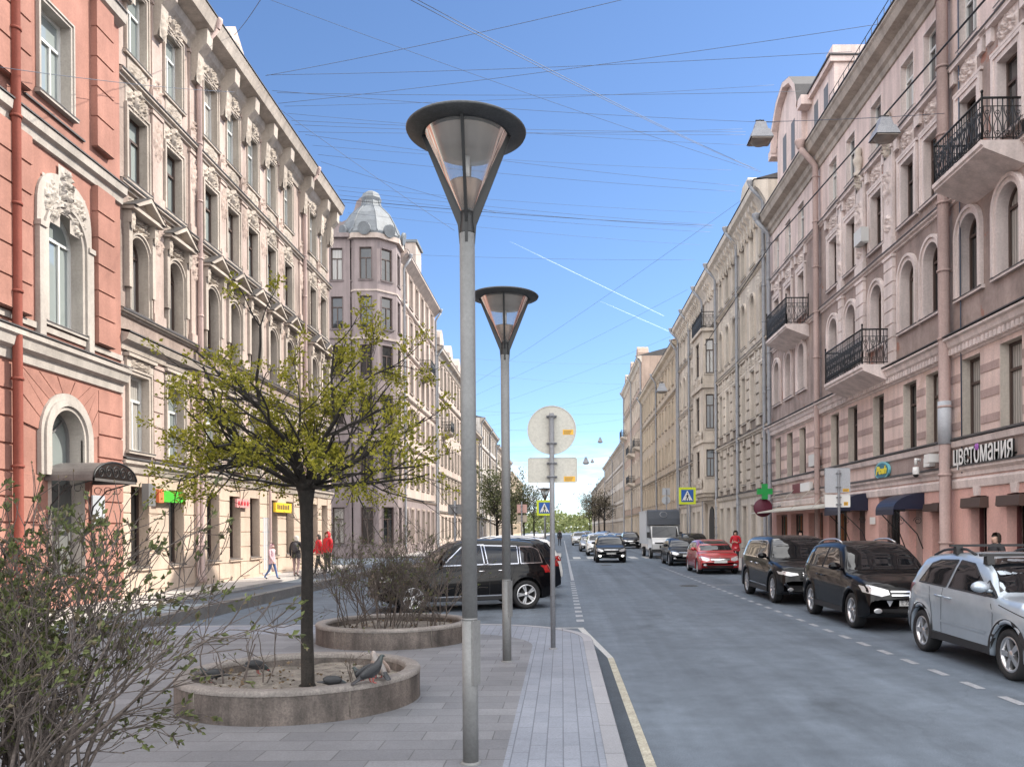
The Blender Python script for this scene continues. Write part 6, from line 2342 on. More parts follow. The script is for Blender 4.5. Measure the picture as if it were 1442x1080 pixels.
# ---------------------------------------------------------------- signs seen from behind
def sign_post(px, py, d, top_py, label, plates, name='road_sign', r=.038, cat='road sign', group=None, facing=0, z0=PZ):
    """plates: (kind, centre px, centre py, half width px, half height px, mat, [stickers])"""
    p = at(px, py, d); p.z = z0
    t = thing(name, p, label, cat, group)
    kw = dict(shift=False)
    k = d / FPX
    b = MB()
    zt = at(px, top_py, d).z - z0
    b.tube([(0, 0, 0), (0, 0, zt)], r, 14); b.lathe([(r + .03, 0), (r + .028, .015), (r, .02)], 14)
    po = b.build('pole', 'galv', t, **kw)
    for (kind, cx, cy, hw, hh, mat, stk) in plates:
        q = at(cx, cy, d); x, z = q.x - p.x, q.z - z0
        hw, hh = hw * k, hh * k
        b = MB()
        y0, y1 = r + .008, r + .03
        if kind == 'round':
            pts = [(x + hw * math.cos(2 * PI * i / 48), z + hw * math.sin(2 * PI * i / 48)) for i in range(48)]
        else:
            rc = min(hw, hh) * .16
            pts = []
            for (sx, sz, a0) in ((1, 1, 0), (-1, 1, 90), (-1, -1, 180), (1, -1, 270)):
                for i in range(5):
                    a = R(a0 + 22.5 * i); pts.append((x + sx * (hw - rc) + rc * math.cos(a), z + sz * (hh - rc) + rc * math.sin(a)))
        b.prism(pts, 'y', y0, y1)
        n_ = len(pts)                                   # folded rim
        for i in range(n_):
            a, c = pts[i], pts[(i + 1) % n_]
            ia = (x + (a[0] - x) * .965, z + (a[1] - z) * .965); ic = (x + (c[0] - x) * .965, z + (c[1] - z) * .965)
            b.poly([(a[0], y0 - .008, a[1]), (c[0], y0 - .008, c[1]), (ic[0], y0 - .008, ic[1]), (ia[0], y0 - .008, ia[1])])
            b.poly([(a[0], y0 - .008, a[1]), (c[0], y0 - .008, c[1]), (c[0], y1, c[1]), (a[0], y1, a[1])])
            b.poly([(ia[0], y0 - .008, ia[1]), (ic[0], y0 - .008, ic[1]), (ic[0], y0, ic[1]), (ia[0], y0, ia[1])])
        sp_ = b.build('sign_plate', mat, t, **kw)
        for dz in (-.55, .55):
            b = MB()
            b.box(-.075, .075, r - .012, r + .010, z + hh * dz - .016, z + hh * dz + .016)
            b.tube([(-.075, -.0, z + hh * dz), (-.045, -r - .006, z + hh * dz), (.045, -r - .006, z + hh * dz), (.075, 0, z + hh * dz)], .011, 5)
            for sx in (-.07, .07): b.tube([(sx, -.03, z + hh * dz), (sx, r + .01, z + hh * dz)], .010, 6)
            b.build('clamp', 'galv', sp_, **kw)
        for (sx, sy, sw, sh) in stk:
            qq = at(sx, sy, d); X, Z = qq.x - p.x, qq.z - z0
            b = MB(); b.box(X - sw * k, X + sw * k, y0 - .003, y0, Z - sh * k, Z + sh * k)
            for i in range(4): b.box(X - sw * k * .8, X + sw * k * (.4 + .1 * i), y0 - .0045, y0 - .003, Z - sh * k * .7 + i * sh * k * .4, Z - sh * k * .55 + i * sh * k * .4, 1)
            b.build('sticker', ['yellow', 'frame_brown'], sp_, **kw)
    return t

sign_post(779, 914, 12.5, 582, 'back of a round sign above a rectangular plate on a grey post, nearest sign',
          [('round', 777, 605, 34.5, 34.5, 'sign_back', [(800, 608, 7.5, 3.6)]), ('rect', 778, 661.5, 35, 17.5, 'sign_back', [(802, 674, 8, 3.6)])])
sign_post(1182, 790, 24.5, 662, 'back of a square grey sign above a white plate, on the right pavement',
          [('rect', 1180, 676, 18, 17.5, 'sign_grey', [(1192, 690, 4.5, 2.2)]), ('rect', 1180, 705, 18, 9, 'white', [(1192, 709, 3, 2.6)])], z0=.13)
sign_post(939, 772, 66, 690, 'back of a small grey round sign above a plate beyond the truck', [('round', 938, 704, 6, 6, 'sign_grey', []), ('rect', 938, 692, 5.5, 5, 'sign_grey', [])], z0=.13)
sign_post(641, 800, 27, 705, 'dark framed rectangular sign board on a post left of the nearest lamp', [('rect', 643, 717, 12.5, 7, 'frame_grey', [])], z0=PZ)
sign_post(735, 770, 48, 706, 'brown sign board on a post between the two street lamps', [('rect', 735, 716, 7, 6, 'pink_low', []), ('rect', 735, 730, 7, 5, 'ochre_trim', [])], z0=0)


def crossing_sign(px, py, d, base_py, label, w_=1.05, z0=.13, yawd=0):
    """a pedestrian crossing sign on a fluorescent yellow board"""
    p = at(px, base_py, d); p.z = z0
    c = at(px, py, d)
    t = thing('crossing_sign', p, label, 'road sign', 'pedestrian crossing signs')
    t.rotation_euler = (0, 0, yawd)
    kw = dict(shift=False)
    z = c.z - z0; h = w_ / 2
    b = MB(); b.tube([(0, .06, 0), (0, .06, z + h)], .035, 10); b.build('pole', 'galv', t, **kw)
    b = MB(); b.box(-h, h, -.02, .02, z - h, z + h); bd = b.build('yellow_board', 'fluor', t, **kw)
    s = w_ * .36
    b = MB(); b.box(-s, s, -.027, -.021, z - s, z + s); bl = b.build('blue_panel', 'sign_blue', t, **kw)
    b = MB(); b.prism([(-s * .86, z - s * .78), (s * .86, z - s * .78), (0, z + s * .88)], 'y', -.033, -.028); wt = b.build('white_triangle', 'white', bl, **kw)
    b = MB()
    q = lambda x, y: (x * s, -.036, z + y * s)
    b.tube([q(.02, .22), q(0, -.18)], s * .10, 6); b.tube([q(0, -.18), q(-.16, -.42), q(-.26, -.66)], s * .06, 5); b.tube([q(0, -.18), q(.14, -.42), q(.24, -.68)], s * .06, 5)
    b.tube([q(.02, .18), q(-.18, .0), q(-.24, -.14)], s * .045, 5); b.tube([q(.02, .18), q(.18, .02), q(.24, -.10)], s * .045, 5); b.ball(q(.03, .40), s * .09, .006, s * .10, 8)
    for k in range(4): b.box(s * (-.66 + .38 * k), s * (-.50 + .38 * k), -.0365, -.034, z - s * .78, z - s * .66)
    b.build('walking_figure', 'black', wt, **kw)
    return t

M['fluor'] = simple('fluorescent_yellow', (.62, .72, .03), .5)
M['sign_blue'] = simple('sign_blue', (.015, .10, .38), .45)
crossing_sign(968.5, 698, 52, 790, 'yellow bordered pedestrian crossing sign on the right, above the truck and sedan', 1.08)
crossing_sign(767, 715, 56, 770, 'yellow bordered pedestrian crossing sign half hidden behind the round sign post on the left', 1.05)

# ---------------------------------------------------------------- shop signs
Xf = 11.0
t = thing('shop_sign', (Xf, 21.08, 3.86), 'white raised letters reading цветомания on a dull fascia', 'shop sign')
for tx, yy, wd in (('цветомания', 0, 2.95),):
    lettering(tx, .80, .05, 'black', t, (-.135, yy, .0), '-x', wd, 'letter_sides', offset=.002)
    lettering(tx, .80, .012, 'white', t, (-.17, yy, .0), '-x', wd, 'letters', offset=.002)
kw = dict(shift=False)
b = MB()
for (dy, a) in ((0, 0), (.09, .4), (-.09, -.4)):
    b.ball((-.185, .18 + dy * .6, .16), .02, .035, .09, 8)
b.build('tulip', simple('tulip_purple', (.35, .12, .45), .5), t, **kw)
b = MB(); b.box(-.06, -.035, -1.45, 1.45, -.16, -.12)
b.build('mounting_rail', 'black', t, **kw)
t2 = thing('oval_sign', (10.93, 27.75, 3.86), 'oval blue and green sign with yellow lettering over the dark gateway', 'shop sign')
b = MB()
b.prism([(.62 * math.cos(a), .30 * math.sin(a)) for a in [2 * PI * k / 40 for k in range(40)]], 'x', -.05, .02)
o = b.build('rim', simple('sign_cyan', (.20, .55, .62), .4), t2, **kw)
b = MB(); b.prism([(.55 * math.cos(a), .25 * math.sin(a)) for a in [2 * PI * k / 40 for k in range(40)]], 'x', -.058, -.05)
pn_ = b.build('panel', simple('sign_teal', (.012, .16, .25), .4), t2, **kw)
lettering('Posh', .36, .02, 'sign_yellow' if 'sign_yellow' in M else 'yellow', t2, (-.07, 0, .0), '-x', .92, 'lettering', shear=.3, offset=.014)
M['sign_yellow'] = simple('sign_yellow', (.85, .72, .05), .5)
for ch in t2.children:
    if ch.name.startswith('lettering'): ch.data.materials[0] = M['sign_yellow']
t3 = thing('window_sticker', (10.985 + .36, 21.42, 1.72), 'round magenta sticker on the shop window under the white letters', 'sticker')
b = MB(); b.lathe([(.001, 0), (.17, 0), (.17, .004)], 24, axis='x'); b.build('disc', simple('magenta', (.60, .03, .32), .5), t3, **kw)
b = MB(); b.lathe([(.135, -.004), (.155, -.004), (.155, -.002), (.135, -.002)], 24, axis='x'); b.ball((-.004, 0, .02), .003, .06, .07, 8); b.build('mark', 'white', t3, **kw)
t4 = thing('window_lettering', (10.985 + .36, 19.55, 1.78), 'large white letters on the shop window at the right edge', 'lettering')
lettering('ТО', .46, .006, 'white', t4, (0, 0, 0), '-x', .40)

t5 = thing('pharmacy_cross', (10.1, 40.6, 3.75), 'green cross sign sticking out from the wall above a dark red disc', 'shop sign')
b = MB()
s = .38; a = .14
b.prism([(-a, -s), (a, -s), (a, -a), (s, -a), (s, a), (a, a), (a, s), (-a, s), (-a, a), (-s, a), (-s, -a), (-a, -a)], 'y', -.09, .09)
b.build('cross', simple('cross_green', (.01, .30, .06), .45), t5, **kw)
b = MB(); b.tube([(.4, 0, 0), (.95, 0, 0)], .03, 6); b.build('bracket', 'galv', t5, **kw)
t6 = thing('round_sign', (10.05, 40.75, 2.95), 'dark maroon disc sign hanging below the green cross', 'shop sign')
b = MB(); b.lathe([(.001, -.06), (.44, -.06), (.46, -.04), (.46, .04), (.44, .06), (.001, .06)], 32, axis='y'); b.build('disc', simple('maroon', (.10, .01, .03), .5), t6, **kw)
b = MB(); b.tube([(.4, 0, 0), (.98, 0, .1)], .03, 6); b.build('bracket', 'galv', t6, **kw)
t7 = thing('light_box', (10.9, 36.6, 3.75), 'white and dark red light box on the wall above the long canopy', 'shop sign')
b = MB(); b.box(-.1, .06, -1.0, .35, -.19, .19); b.build('white_panel', 'white', t7, **kw)
b = MB(); b.box(-.1, .06, .36, 1.6, -.21, .21); b.build('red_panel', simple('box_red', (.16, .03, .04), .5), t7, **kw)
# left side
t8 = thing('shop_sign', (-12.0, 25.05, 3.02), 'bright green shop sign with an orange end behind the tree', 'shop sign')
b = MB(); b.box(0, .12, -.65, .75, -.17, .17); b.build('green_panel', simple('sign_green', (.06, .42, .03), .5), t8, **kw)
b = MB(); b.box(0, .125, -.95, -.66, -.2, .2); b.build('orange_panel', simple('sign_orange', (.72, .18, .07), .5), t8, **kw)
b = MB(); b.box(0, .2, -1.7, -1.3, -.32, .32); b.build('dark_box', 'frame_grey', t8, **kw)
t9 = thing('shop_sign', (-12.0, 35.0, 2.95), 'yellow shop sign with dark lettering on the beige house', 'shop sign')
b = MB(); b.box(0, .1, -1.0, 1.0, -.20, .20); b.build('yellow_panel', simple('panel_yellow', (.80, .52, .03), .5), t9, **kw)
b = MB()
for k in range(7): b.box(.1, .105, -.8 + k * .22, -.66 + k * .22, -.08, .10 if k % 3 else .13)
b.build('letter_strokes', 'frame_brown', t9, **kw)
t10 = thing('shop_sign', (-12.0, 30.6, 3.0), 'small pink and red shop sign between the green and yellow ones', 'shop sign')
b = MB(); b.box(0, .08, -.6, .6, -.16, .16); b.build('pink_panel', simple('panel_pink', (.62, .28, .27), .5), t10, **kw)
b = MB()
for k in range(4): b.ball((.085, -.42 + .28 * k, 0), .01, .10, .09, 8)
b.build('letter_strokes', simple('panel_red', (.5, .04, .05), .5), t10, **kw)

# ---------------------------------------------------------------- hanging lamps and overhead cables
def hanging_lamp(px, py, d, size, label):
    p = at(px, py, d)
    t = thing('hanging_lamp', p, label, 'street light', 'street lights hung over the road')
    k = size
    b = MB()
    for k0, (z0, z1, a0, a1) in enumerate(((0, -.30, .17, .24), (-.30, -.33, .24, .29), (-.33, -.66, .29, .40))):
        v = [(sx * a * k * 1.05, sy * a * k, z * k) for a, z in ((a0, z0), (a1, z1)) for sx, sy in ((-1, -1), (1, -1), (1, 1), (-1, 1))]
        b.faces(v, [(0, 1, 5, 4), (1, 2, 6, 5), (2, 3, 7, 6), (3, 0, 4, 7)])
        if k0 == 0: b.faces(v[:4], [(0, 1, 2, 3)])
    b.build('housing', 'pipe_grey', t, **kw)
    b = MB(); b.box(-.38 * k, .38 * k, -.36 * k, .36 * k, -.70 * k, -.662 * k); b.lathe([(.34 * k, -.70 * k), (.26 * k, -.78 * k), (.001, -.80 * k)], 16); b.build('lens', 'reflector', t, **kw)
    b = MB(); b.tube([(0, 0, 0), (0, 0, .12 * k)], .05 * k, 6); b.tube([(-.16 * k, 0, .10 * k), (.16 * k, 0, .10 * k)], .03 * k, 6)
    b.build('hook', 'black_metal', t, **kw)
    return t

hanging_lamp(1070, 174, 22.0, .72, 'grey box lamp hanging in the sky at the pink house gable, left of the pair')
hanging_lamp(1245, 168, 19.0, .66, 'grey box lamp hanging in front of the pink house windows, right of the pair')
t = hanging_lamp(932, 540, 62, .95, 'dark lamp hanging in front of the yellow house')
hanging_lamp(845, 617, 75, .55, 'small lamp high over the road, topmost of the distant three')
hanging_lamp(825, 645, 78, .75, 'small square lamp right of the rectangular plate')
hanging_lamp(834, 647, 96, .5, 'tiny lamp just right of the small square one')

CG = 'overhead cables strung across the street'


def cable(a, b_, label, r=.0085, sag=.012, n=14):
    """a: (px, py, X or None, depth)"""
    def pt(q):
        return at_x(q[0], q[1], q[2]) if len(q) == 3 else at(q[0], q[1], q[3])
    A, B = pt(a), pt(b_)
    L = (B - A).length
    pts = []
    for k in range(n + 1):
        t = k / n
        p = A.lerp(B, t); p.z -= sag * L * 4 * t * (1 - t) * .5
        pts.append(p)
    m = MB()
    o_ = A
    m.tube([p - o_ for p in pts], r, 5)
    o = m.build('overhead_cable', 'cable_black' if r > .012 else 'cable', None)
    o.location = o_
    tag(o, label, 'cable', CG)
    return o

DL = -11.4
cable((372, -3, DL), (1072, 243, 10.3), 'cable from the top left corner sloping down to the right over the nearest lamp head')
cable((330, 50, DL), (372, -8, 0, 20), 'short cable stub at the dormer in the top left')
cable((374, 107, DL), (885, -2, 0, 24), 'cable rising from the left eaves to the top edge above the nearest lamp')
cable((572, -3, 0, 20), (1062, 238, 10.3), 'upper of the twin cables from the top edge down to the pink gable')
cable((582, -3, 0, 20), (1068, 240, 10.3), 'lower of the twin cables from the top edge down to the pink gable')
cable((376, 106, DL), (1200, 73, 10.3), 'nearly level cable from the left eaves to the pink attic')
cable((392, 146, DL), (1240, 34, 10.3), 'cable rising to the right to the snow fence on the pink roof')
cable((383, 128, DL), (1092, 173, 10.3), 'cable carrying the grey box lamp at the gable')
cable((1072, 172, 0, 22.0), (1330, 160, 10.6), 'cable linking the two grey box lamps to the pink wall')
cable((390, 131, DL), (1128, 129, 10.3), 'faint level cable just above the nearest lamp disc')
cable((410, 170, DL), (1050, 186, 10.3), 'upper of three level cables behind the nearest lamp glass')
cable((415, 176, DL), (1050, 190, 10.3), 'middle of three level cables behind the nearest lamp glass')
cable((420, 186, DL), (1045, 182, 10.3), 'lower of three level cables, crossing the other two')
cable((430, 190, DL), (1040, 262, 10.3), 'cable falling gently right below the nearest lamp disc')
cable((448, 218, DL), (1036, 270, 10.3), 'cable at the height of the nearest lamp cone tip')
cable((395, 155, DL), (640, 325, 0, 40), 'steep thin cable running down from the left eaves behind the nearest lamp')
cable((452, 228, DL), (700, 300, 0, 40), 'steep cable leaving the left downpipe funnel')
cable((476, 268, DL), (1006, 317, 10.3), 'topmost of the cable bundle above the turret dome')
cable((478, 275, DL), (1004, 321, 10.3), 'second cable of the bundle above the turret dome')
cable((480, 281, DL), (1002, 318, 10.3), 'third cable of the bundle above the turret dome, thick', .016)
cable((482, 285, DL), (1000, 327, 10.3), 'lowest of the cable bundle above the turret dome')
cable((560, 358, DL), (978, 366, 10.3), 'single level cable below the nearest lamp cone')
cable((1044, 282, 10.3), (660, 545, 0, 80), 'long cable slanting down left from the grey house eaves')
cable((968, 408, 10.3), (655, 563, 0, 100), 'second slanting cable, lower and parallel to the long one')
cable((944, 474, 10.3), (668, 580, 0, 110), 'third slanting cable behind the second lamp')
cable((905, 535, 10.3), (690, 600, 0, 130), 'fourth slanting cable near the round sign')
cable((612, 520, DL), (884, 541, 10.3), 'level cable under the second lamp head')
cable((620, 575, DL), (880, 582, 10.3), 'level cable passing behind the round sign')
cable((630, 610, DL), (878, 590, 10.3), 'low cable passing behind the round sign, sloping up to the right')
cable((640, 640, DL), (850, 617, 10.3), 'low cable carrying the small distant lamps')
cable((650, 650, DL), (872, 640, 10.3), 'lowest distant cable above the traffic')
for i_, (a_, b_, l_) in enumerate((((405, 160), (1060, 205), 'thin cable crossing the lamp glass of the nearest lamp, gently sloping'), ((440, 205), (1030, 240), 'thin cable just under the nearest lamp disc, sloping down right'),
        ((470, 262), (1008, 300), 'thin cable a little above the bundle over the turret'), ((490, 300), (985, 345), 'thin cable below the bundle over the turret'), ((600, 500), (890, 512), 'thin level cable over the second lamp head rim'),
        ((400, 150), (1090, 120), 'thin cable rising right through the nearest lamp disc'), ((625, 590), (882, 560), 'thin cable rising right past the round sign'), ((628, 600), (876, 606), 'thin level cable at the round sign centre'),
        ((640, 628), (870, 622), 'thin level cable at the lower rim of the round sign'), ((648, 660), (860, 652), 'thin level cable through the rectangular plate'))):
    cable((*a_, DL), (*b_, 10.3), l_, .007)
cable((1392, -6, 9.9), (1085, 345, 10.2), 'thick black cable running along the pink facade', .028, .002)
cable((1085, 345, 10.2), (975, 512, 10.2), 'black cable running on along the grey bay house', .024, .004)
cable((0, 95, -11.6), (330, 130, -11.0), 'thin cable across the red house upper floor', .008)

# ---------------------------------------------------------------- contrails
def contrail(a, b_, w_, label):
    A, B = at(a[0], a[1], 9000), at(b_[0], b_[1], 9000)
    m = MB()
    n = 30
    pts = [A.lerp(B, k / n) - A for k in range(n + 1)]
    rad = [w_ * min(1, .25 + 2.2 * k / n) * (1 + .25 * noise.noise(Vector((k * .7, w_, 0)))) for k in range(n + 1)]
    m.tube(pts, rad, 7)
    o = m.build('contrail', 'contrail_mist', None); o.location = A
    tag(o, label, 'contrail', 'aircraft contrails')

m, n, p = _new('contrail_mist')
tr = n.nodes.new('ShaderNodeBsdfTransparent'); df = n.nodes.new('ShaderNodeBsdfTranslucent'); df.inputs[0].default_value = (.95, .97, 1, 1)
d2 = n.nodes.new('ShaderNodeBsdfDiffuse'); d2.inputs[0].default_value = (.95, .97, 1, 1)
ad = n.nodes.new('ShaderNodeAddShader'); n.links.new(df.outputs[0], ad.inputs[0]); n.links.new(d2.outputs[0], ad.inputs[1])
lw = n.nodes.new('ShaderNodeLayerWeight'); lw.inputs['Blend'].default_value = .5
mr = n.nodes.new('ShaderNodeMapRange'); mr.inputs['From Min'].default_value = 0; mr.inputs['From Max'].default_value = 1; mr.inputs['To Min'].default_value = .075; mr.inputs['To Max'].default_value = 0.0
n.links.new(lw.outputs['Facing'], mr.inputs['Value'])
ms = n.nodes.new('ShaderNodeMixShader'); n.links.new(mr.outputs[0], ms.inputs[0]); n.links.new(tr.outputs[0], ms.inputs[1]); n.links.new(ad.outputs[0], ms.inputs[2])
n.links.new(ms.outputs[0], n.nodes['Material Output'].inputs['Surface'])
M['contrail_mist'] = m
contrail((718, 340), (935, 445), 4.5, 'long thin white contrail slanting down to the right between the lamp and the bay house')
contrail((845, 424), (950, 470), 4, 'short white contrail ending at the bay house eaves')

# ---------------------------------------------------------------- planters
def leaf(mb, p, d, s, rnd, wide=.42, mat=0):
    """a small folded leaf"""
    a = rnd.uniform(0, 2 * PI)
    o = d.orthogonal().normalized(); o2 = d.cross(o)
    side = o * math.cos(a) + o2 * math.sin(a)
    nr = d.cross(side) * .22
    b_ = [p, p + d * s * .5 + side * s * wide + nr * s, p + d * s, p + d * s * .5 - side * s * wide + nr * s]
    mb.faces(b_, [(0, 1, 2), (0, 2, 3)], mat)


def rdir(rnd):
    while True:
        v = Vector((rnd.uniform(-1, 1), rnd.uniform(-1, 1), rnd.uniform(-1, 1)))
        if .05 < v.length < 1: return v.normalized()


def planter(cx, cy, r, h, label, wallt=.16):
    t = thing('round_planter', (cx, cy, PZ), label, 'planter', 'round granite planters')
    kw = dict(shift=False)
    b = MB()
    b.lathe([(r + .004, 0), (r, .03), (r, h - .05), (r - .012, h - .012), (r - .035, h), (r - wallt + .02, h), (r - wallt, h - .02), (r - wallt, h - .30)], 72)
    for k in range(5):
        a = R(20 + 72 * k)
        b.tube([((r + .001) * math.cos(a), (r + .001) * math.sin(a), .02), ((r + .001) * math.cos(a), (r + .001) * math.sin(a), h - .03)], .005, 4, 1)
    b.build('planter_wall', ['granite', 'soil'], t, **kw)
    b = MB(); b.lathe([(r + .006, h - .045), (r + .008, h - .02), (r - .004, h + .004), (r - .03, h + .008), (r - wallt + .02, h + .008), (r - wallt - .004, h - .01), (r - wallt - .004, h - .05)], 72)
    b.build('rim', 'rim_stone', t, **kw)
    def fn(u, v):
        a, q = 2 * PI * u, (r - wallt + .02) * v
        x, y = q * math.cos(a), q * math.sin(a)
        return (x, y, h - .12 + .05 * noise.noise(Vector((x * 2 + cx, y * 2 + cy, 0))) + .02 * noise.noise(Vector((x * 9, y * 9, cy))))
    b = MB(); b.grid(fn, 48, 10); so = b.build('soil', 'soil', t, **kw)
    b = MB(); rr = random.Random(int(cx * 100))
    for k in range(150):
        a, q = rr.uniform(0, 2 * PI), (r - wallt - .05) * math.sqrt(rr.random())
        p = Vector((q * math.cos(a), q * math.sin(a), h - .075))
        dd = Vector((rr.uniform(-1, 1), rr.uniform(-1, 1), rr.uniform(-.1, .35))).normalized()
        leaf(b, p, dd, rr.uniform(.02, .06), rr, .4)
    tag(b.build('leaf_litter', 'litter', so, **kw), kind='stuff')
    return t

HP = .32
M['litter'] = leafy('dry_leaf', (0.05, 0.035, 0.022), (0.22, 0.16, 0.10), 0.1)
planter(-2.85, 8.93, 1.27, HP, 'stained round granite planter with the maple and pigeons')
planter(-2.82, 13.72, 1.27, HP - .01, 'round granite planter with many bare shrub stems behind the maple')
planter(-3.15, 3.85, 1.22, HP, 'round granite planter under the big near bush, almost out of frame')
planter(-7.55, 9.6, 1.25, HP, 'round granite planter at the left edge behind the big bush')


def grow(mb, p, d, L, r, depth, spread, tips, rnd, nseg=4, up=.25, kids=(2, 4), shrink=.68, n=5, wob=.18, rmin=.0025):
    """one branch and its branches in turn; ends are collected in tips"""
    pts, rad = [p.copy()], [r]
    q = p.copy(); dd = d.normalized()
    for k in range(nseg):
        dd = (dd + Vector((rnd.gauss(0, wob), rnd.gauss(0, wob), rnd.gauss(0, wob) + up * .18))).normalized()
        q = q + dd * (L / nseg)
        pts.append(q.copy()); rad.append(max(rmin, r * (1 - .45 * (k + 1) / nseg)))
    mb.tube(pts, rad, n if depth > 0 else max(3, n - 2), cap=False)
    tips.append((q.copy(), dd.copy(), depth))
    if depth <= 0:
        if nseg > 2: tips.append((pts[-2], dd.copy(), depth))
        return
    for k in range(rnd.randint(*kids)):
        i = rnd.randint(max(1, nseg // 2 - 1), nseg)
        base = pts[i]
        a = rnd.uniform(0, 2 * PI)
        o = dd.orthogonal().normalized(); o2 = dd.cross(o)
        nd = (dd * (1 - spread * .3) + (o * math.cos(a) + o2 * math.sin(a)) * spread * rnd.uniform(.6, 1.2)).normalized()
        grow(mb, base, nd, L * shrink * rnd.uniform(.75, 1.2), max(rmin, rad[i] * .72), depth - 1, spread, tips, rnd, max(2, nseg - 1), up, kids, shrink, n, wob, rmin)


# ---- the maple
rnd = random.Random(11)
bp = at(433, 955, 8.6); bp.z = PZ + HP - .13
t = thing('maple_tree', bp, 'young round crowned maple with sparse yellow green leaves in the nearer planter', 'tree')
b = MB()
fk = 2.12
b.tube([(0, 0, 0), (.004, 0, .04), (-.003, .003, .6), (.008, 0, 1.3), (.0, .002, fk - .2), (0, 0, fk)], [.10, .070, .062, .060, .068, .095], 14)
b.ball((0, 0, fk + .01), .115, .115, .10, 8)
b.build('trunk', 'bark', t, shift=False)
tips = []
b = MB()
nl = 27
for k in range(nl + 7):
    thick = k >= nl
    a = 2 * PI * k / nl * 2.4 + rnd.uniform(-.3, .3)
    el_ = R(rnd.choice([-4, 4, 10, 16, 24, 34, 44, 58, 74])) + rnd.uniform(-.08, .08)
    d = Vector((math.cos(a) * math.cos(el_), math.sin(a) * math.cos(el_), math.sin(el_)))
    if thick:
        e2 = R(rnd.uniform(26, 50)); d = Vector((math.cos(a) * math.cos(e2), math.sin(a) * math.cos(e2), math.sin(e2)))
    L = (rnd.uniform(1.0, 1.2) if thick else rnd.uniform(.9, 1.25)) * (.55 if el_ > .9 else (.90 if el_ > .55 else 1.14))
    grow(b, Vector((0, 0, fk - .02)) + d * .05, d, L, rnd.uniform(.030, .040) if thick else rnd.uniform(.010, .020), 3, .66, tips, rnd, 6, .08, (2, 3), .58, 5, .12, .0026)
b.build('branches', 'bark', t, shift=False)
b = MB()
for (p, d, dep) in tips:
    if dep > 1 or p.z < fk - .16: continue
    if rnd.random() < .20: continue
    c = p
    for k in range(rnd.randint(13, 26)):
        dv = (rdir(rnd) + Vector((0, 0, .15)) + d * .3).normalized()
        leaf(b, c + dv * rnd.uniform(0, .085), dv, rnd.uniform(.020, .050), rnd, .36)
b.build('crown', 'leaf_tree', t, shift=False)
print('maple leaves', len(b.f) // 2, 'tips', len(tips))


# ---- shrubs
def shrub(name, label, base, stems, hgt, spr, seed, leafn, lsize, leafmat, group=None, rad=.014, depth=3, kids=(2, 4), lean=(0, 0), budmat=None, bare=.4, shrink=.66, r0=.4, spread=.5):
    rnd = random.Random(seed)
    t = thing(name, base, label, 'shrub', group)
    b = MB()
    tips = []
    for k in range(stems):
        a = rnd.uniform(0, 2 * PI); q = r0 * math.sqrt(rnd.random())
        p = Vector((q * math.cos(a), q * math.sin(a), 0))
        o = Vector((math.cos(a) * spr * rnd.uniform(.2, 1.1) + lean[0], math.sin(a) * spr * rnd.uniform(.2, 1.1) + lean[1], 1)).normalized()
        grow(b, p, o, hgt * rnd.uniform(.42, .62), rad * rnd.uniform(.7, 1.25), depth, spread, tips, rnd, 5, .35, kids, shrink, 5, .16)
    b.build('stems', 'twig', t, shift=False)
    b = MB()
    for (p, d, dep) in tips:
        if dep > 1: continue
        if rnd.random() < bare: 
            leaf(b, p, d, lsize * .6, rnd, .22, 1)
            continue
        for k in range(rnd.randint(*leafn)):
            dv = (d * 1.1 + rdir(rnd) * .7).normalized()
            leaf(b, p - d * rnd.uniform(0, .05), dv, lsize * rnd.uniform(.6, 1.25), rnd, .28, 0 if rnd.random() < .85 else 1)
    b.build('leaves', [leafmat, budmat or 'leaf_bud'], t, shift=False)
    print(name, 'tips', len(tips), 'faces', len(b.f))
    return t

z0 = PZ + HP - .13
shrub('lilac_bush', 'large dense lilac bush in the near left corner, budding', (-3.08, 4.25, z0), 34, 1.62, .40, 3, (3, 6), .040, 'leaf_bush', 'shrubs in the planters', .017, 4, (2, 4), bare=.48, shrink=.64, r0=.5)
shrub('lilac_bush', 'smaller lilac bush left of the large one at the picture edge', (-3.75, 4.45, z0), 20, 1.55, .38, 5, (3, 6), .040, 'leaf_bush', 'shrubs in the planters', .016, 4, (2, 4), bare=.48, shrink=.62, r0=.35)
shrub('bare_shrub', 'thin nearly leafless shrub left of the maple trunk', (-3.42, 8.62, z0), 6, 1.05, .55, 9, (1, 3), .035, 'leaf_bush', 'shrubs in the planters', .010, 3, (1, 3), bare=.75, r0=.3, spread=.6)
shrub('bare_shrub', 'small dry twiggy sprout right of the maple trunk', (-2.25, 8.95, z0), 4, .6, .35, 19, (1, 2), .03, 'leaf_bush', 'shrubs in the planters', .006, 2, (1, 3), bare=.85, r0=.12, spread=.6)
k_ = 0
for (x, y, lab) in ((-3.55, 13.6, 'bare brown shrub at the left of the further planter'), (-3.0, 13.95, 'bare brown shrub in the middle back of the further planter'),
                    (-2.75, 13.3, 'bare brown shrub at the front of the further planter'), (-2.2, 13.75, 'bare brown shrub at the right of the further planter, against the black car')):
    shrub('bare_shrub', lab, (x, y, z0), 9, 1.66, .42, 31 + k_, (2, 4), .040, 'leaf_bush', 'shrubs in the planters', .011, 4, (2, 4), budmat='leaf_bud', bare=.82, shrink=.62, r0=.35)
    k_ += 1
shrub('bare_shrub', 'bare shrub in the planter at the left edge', (-7.5, 9.6, z0), 9, 1.3, .5, 77, (1, 3), .04, 'leaf_bush', 'shrubs in the planters', .012, 3, (2, 3), bare=.5)


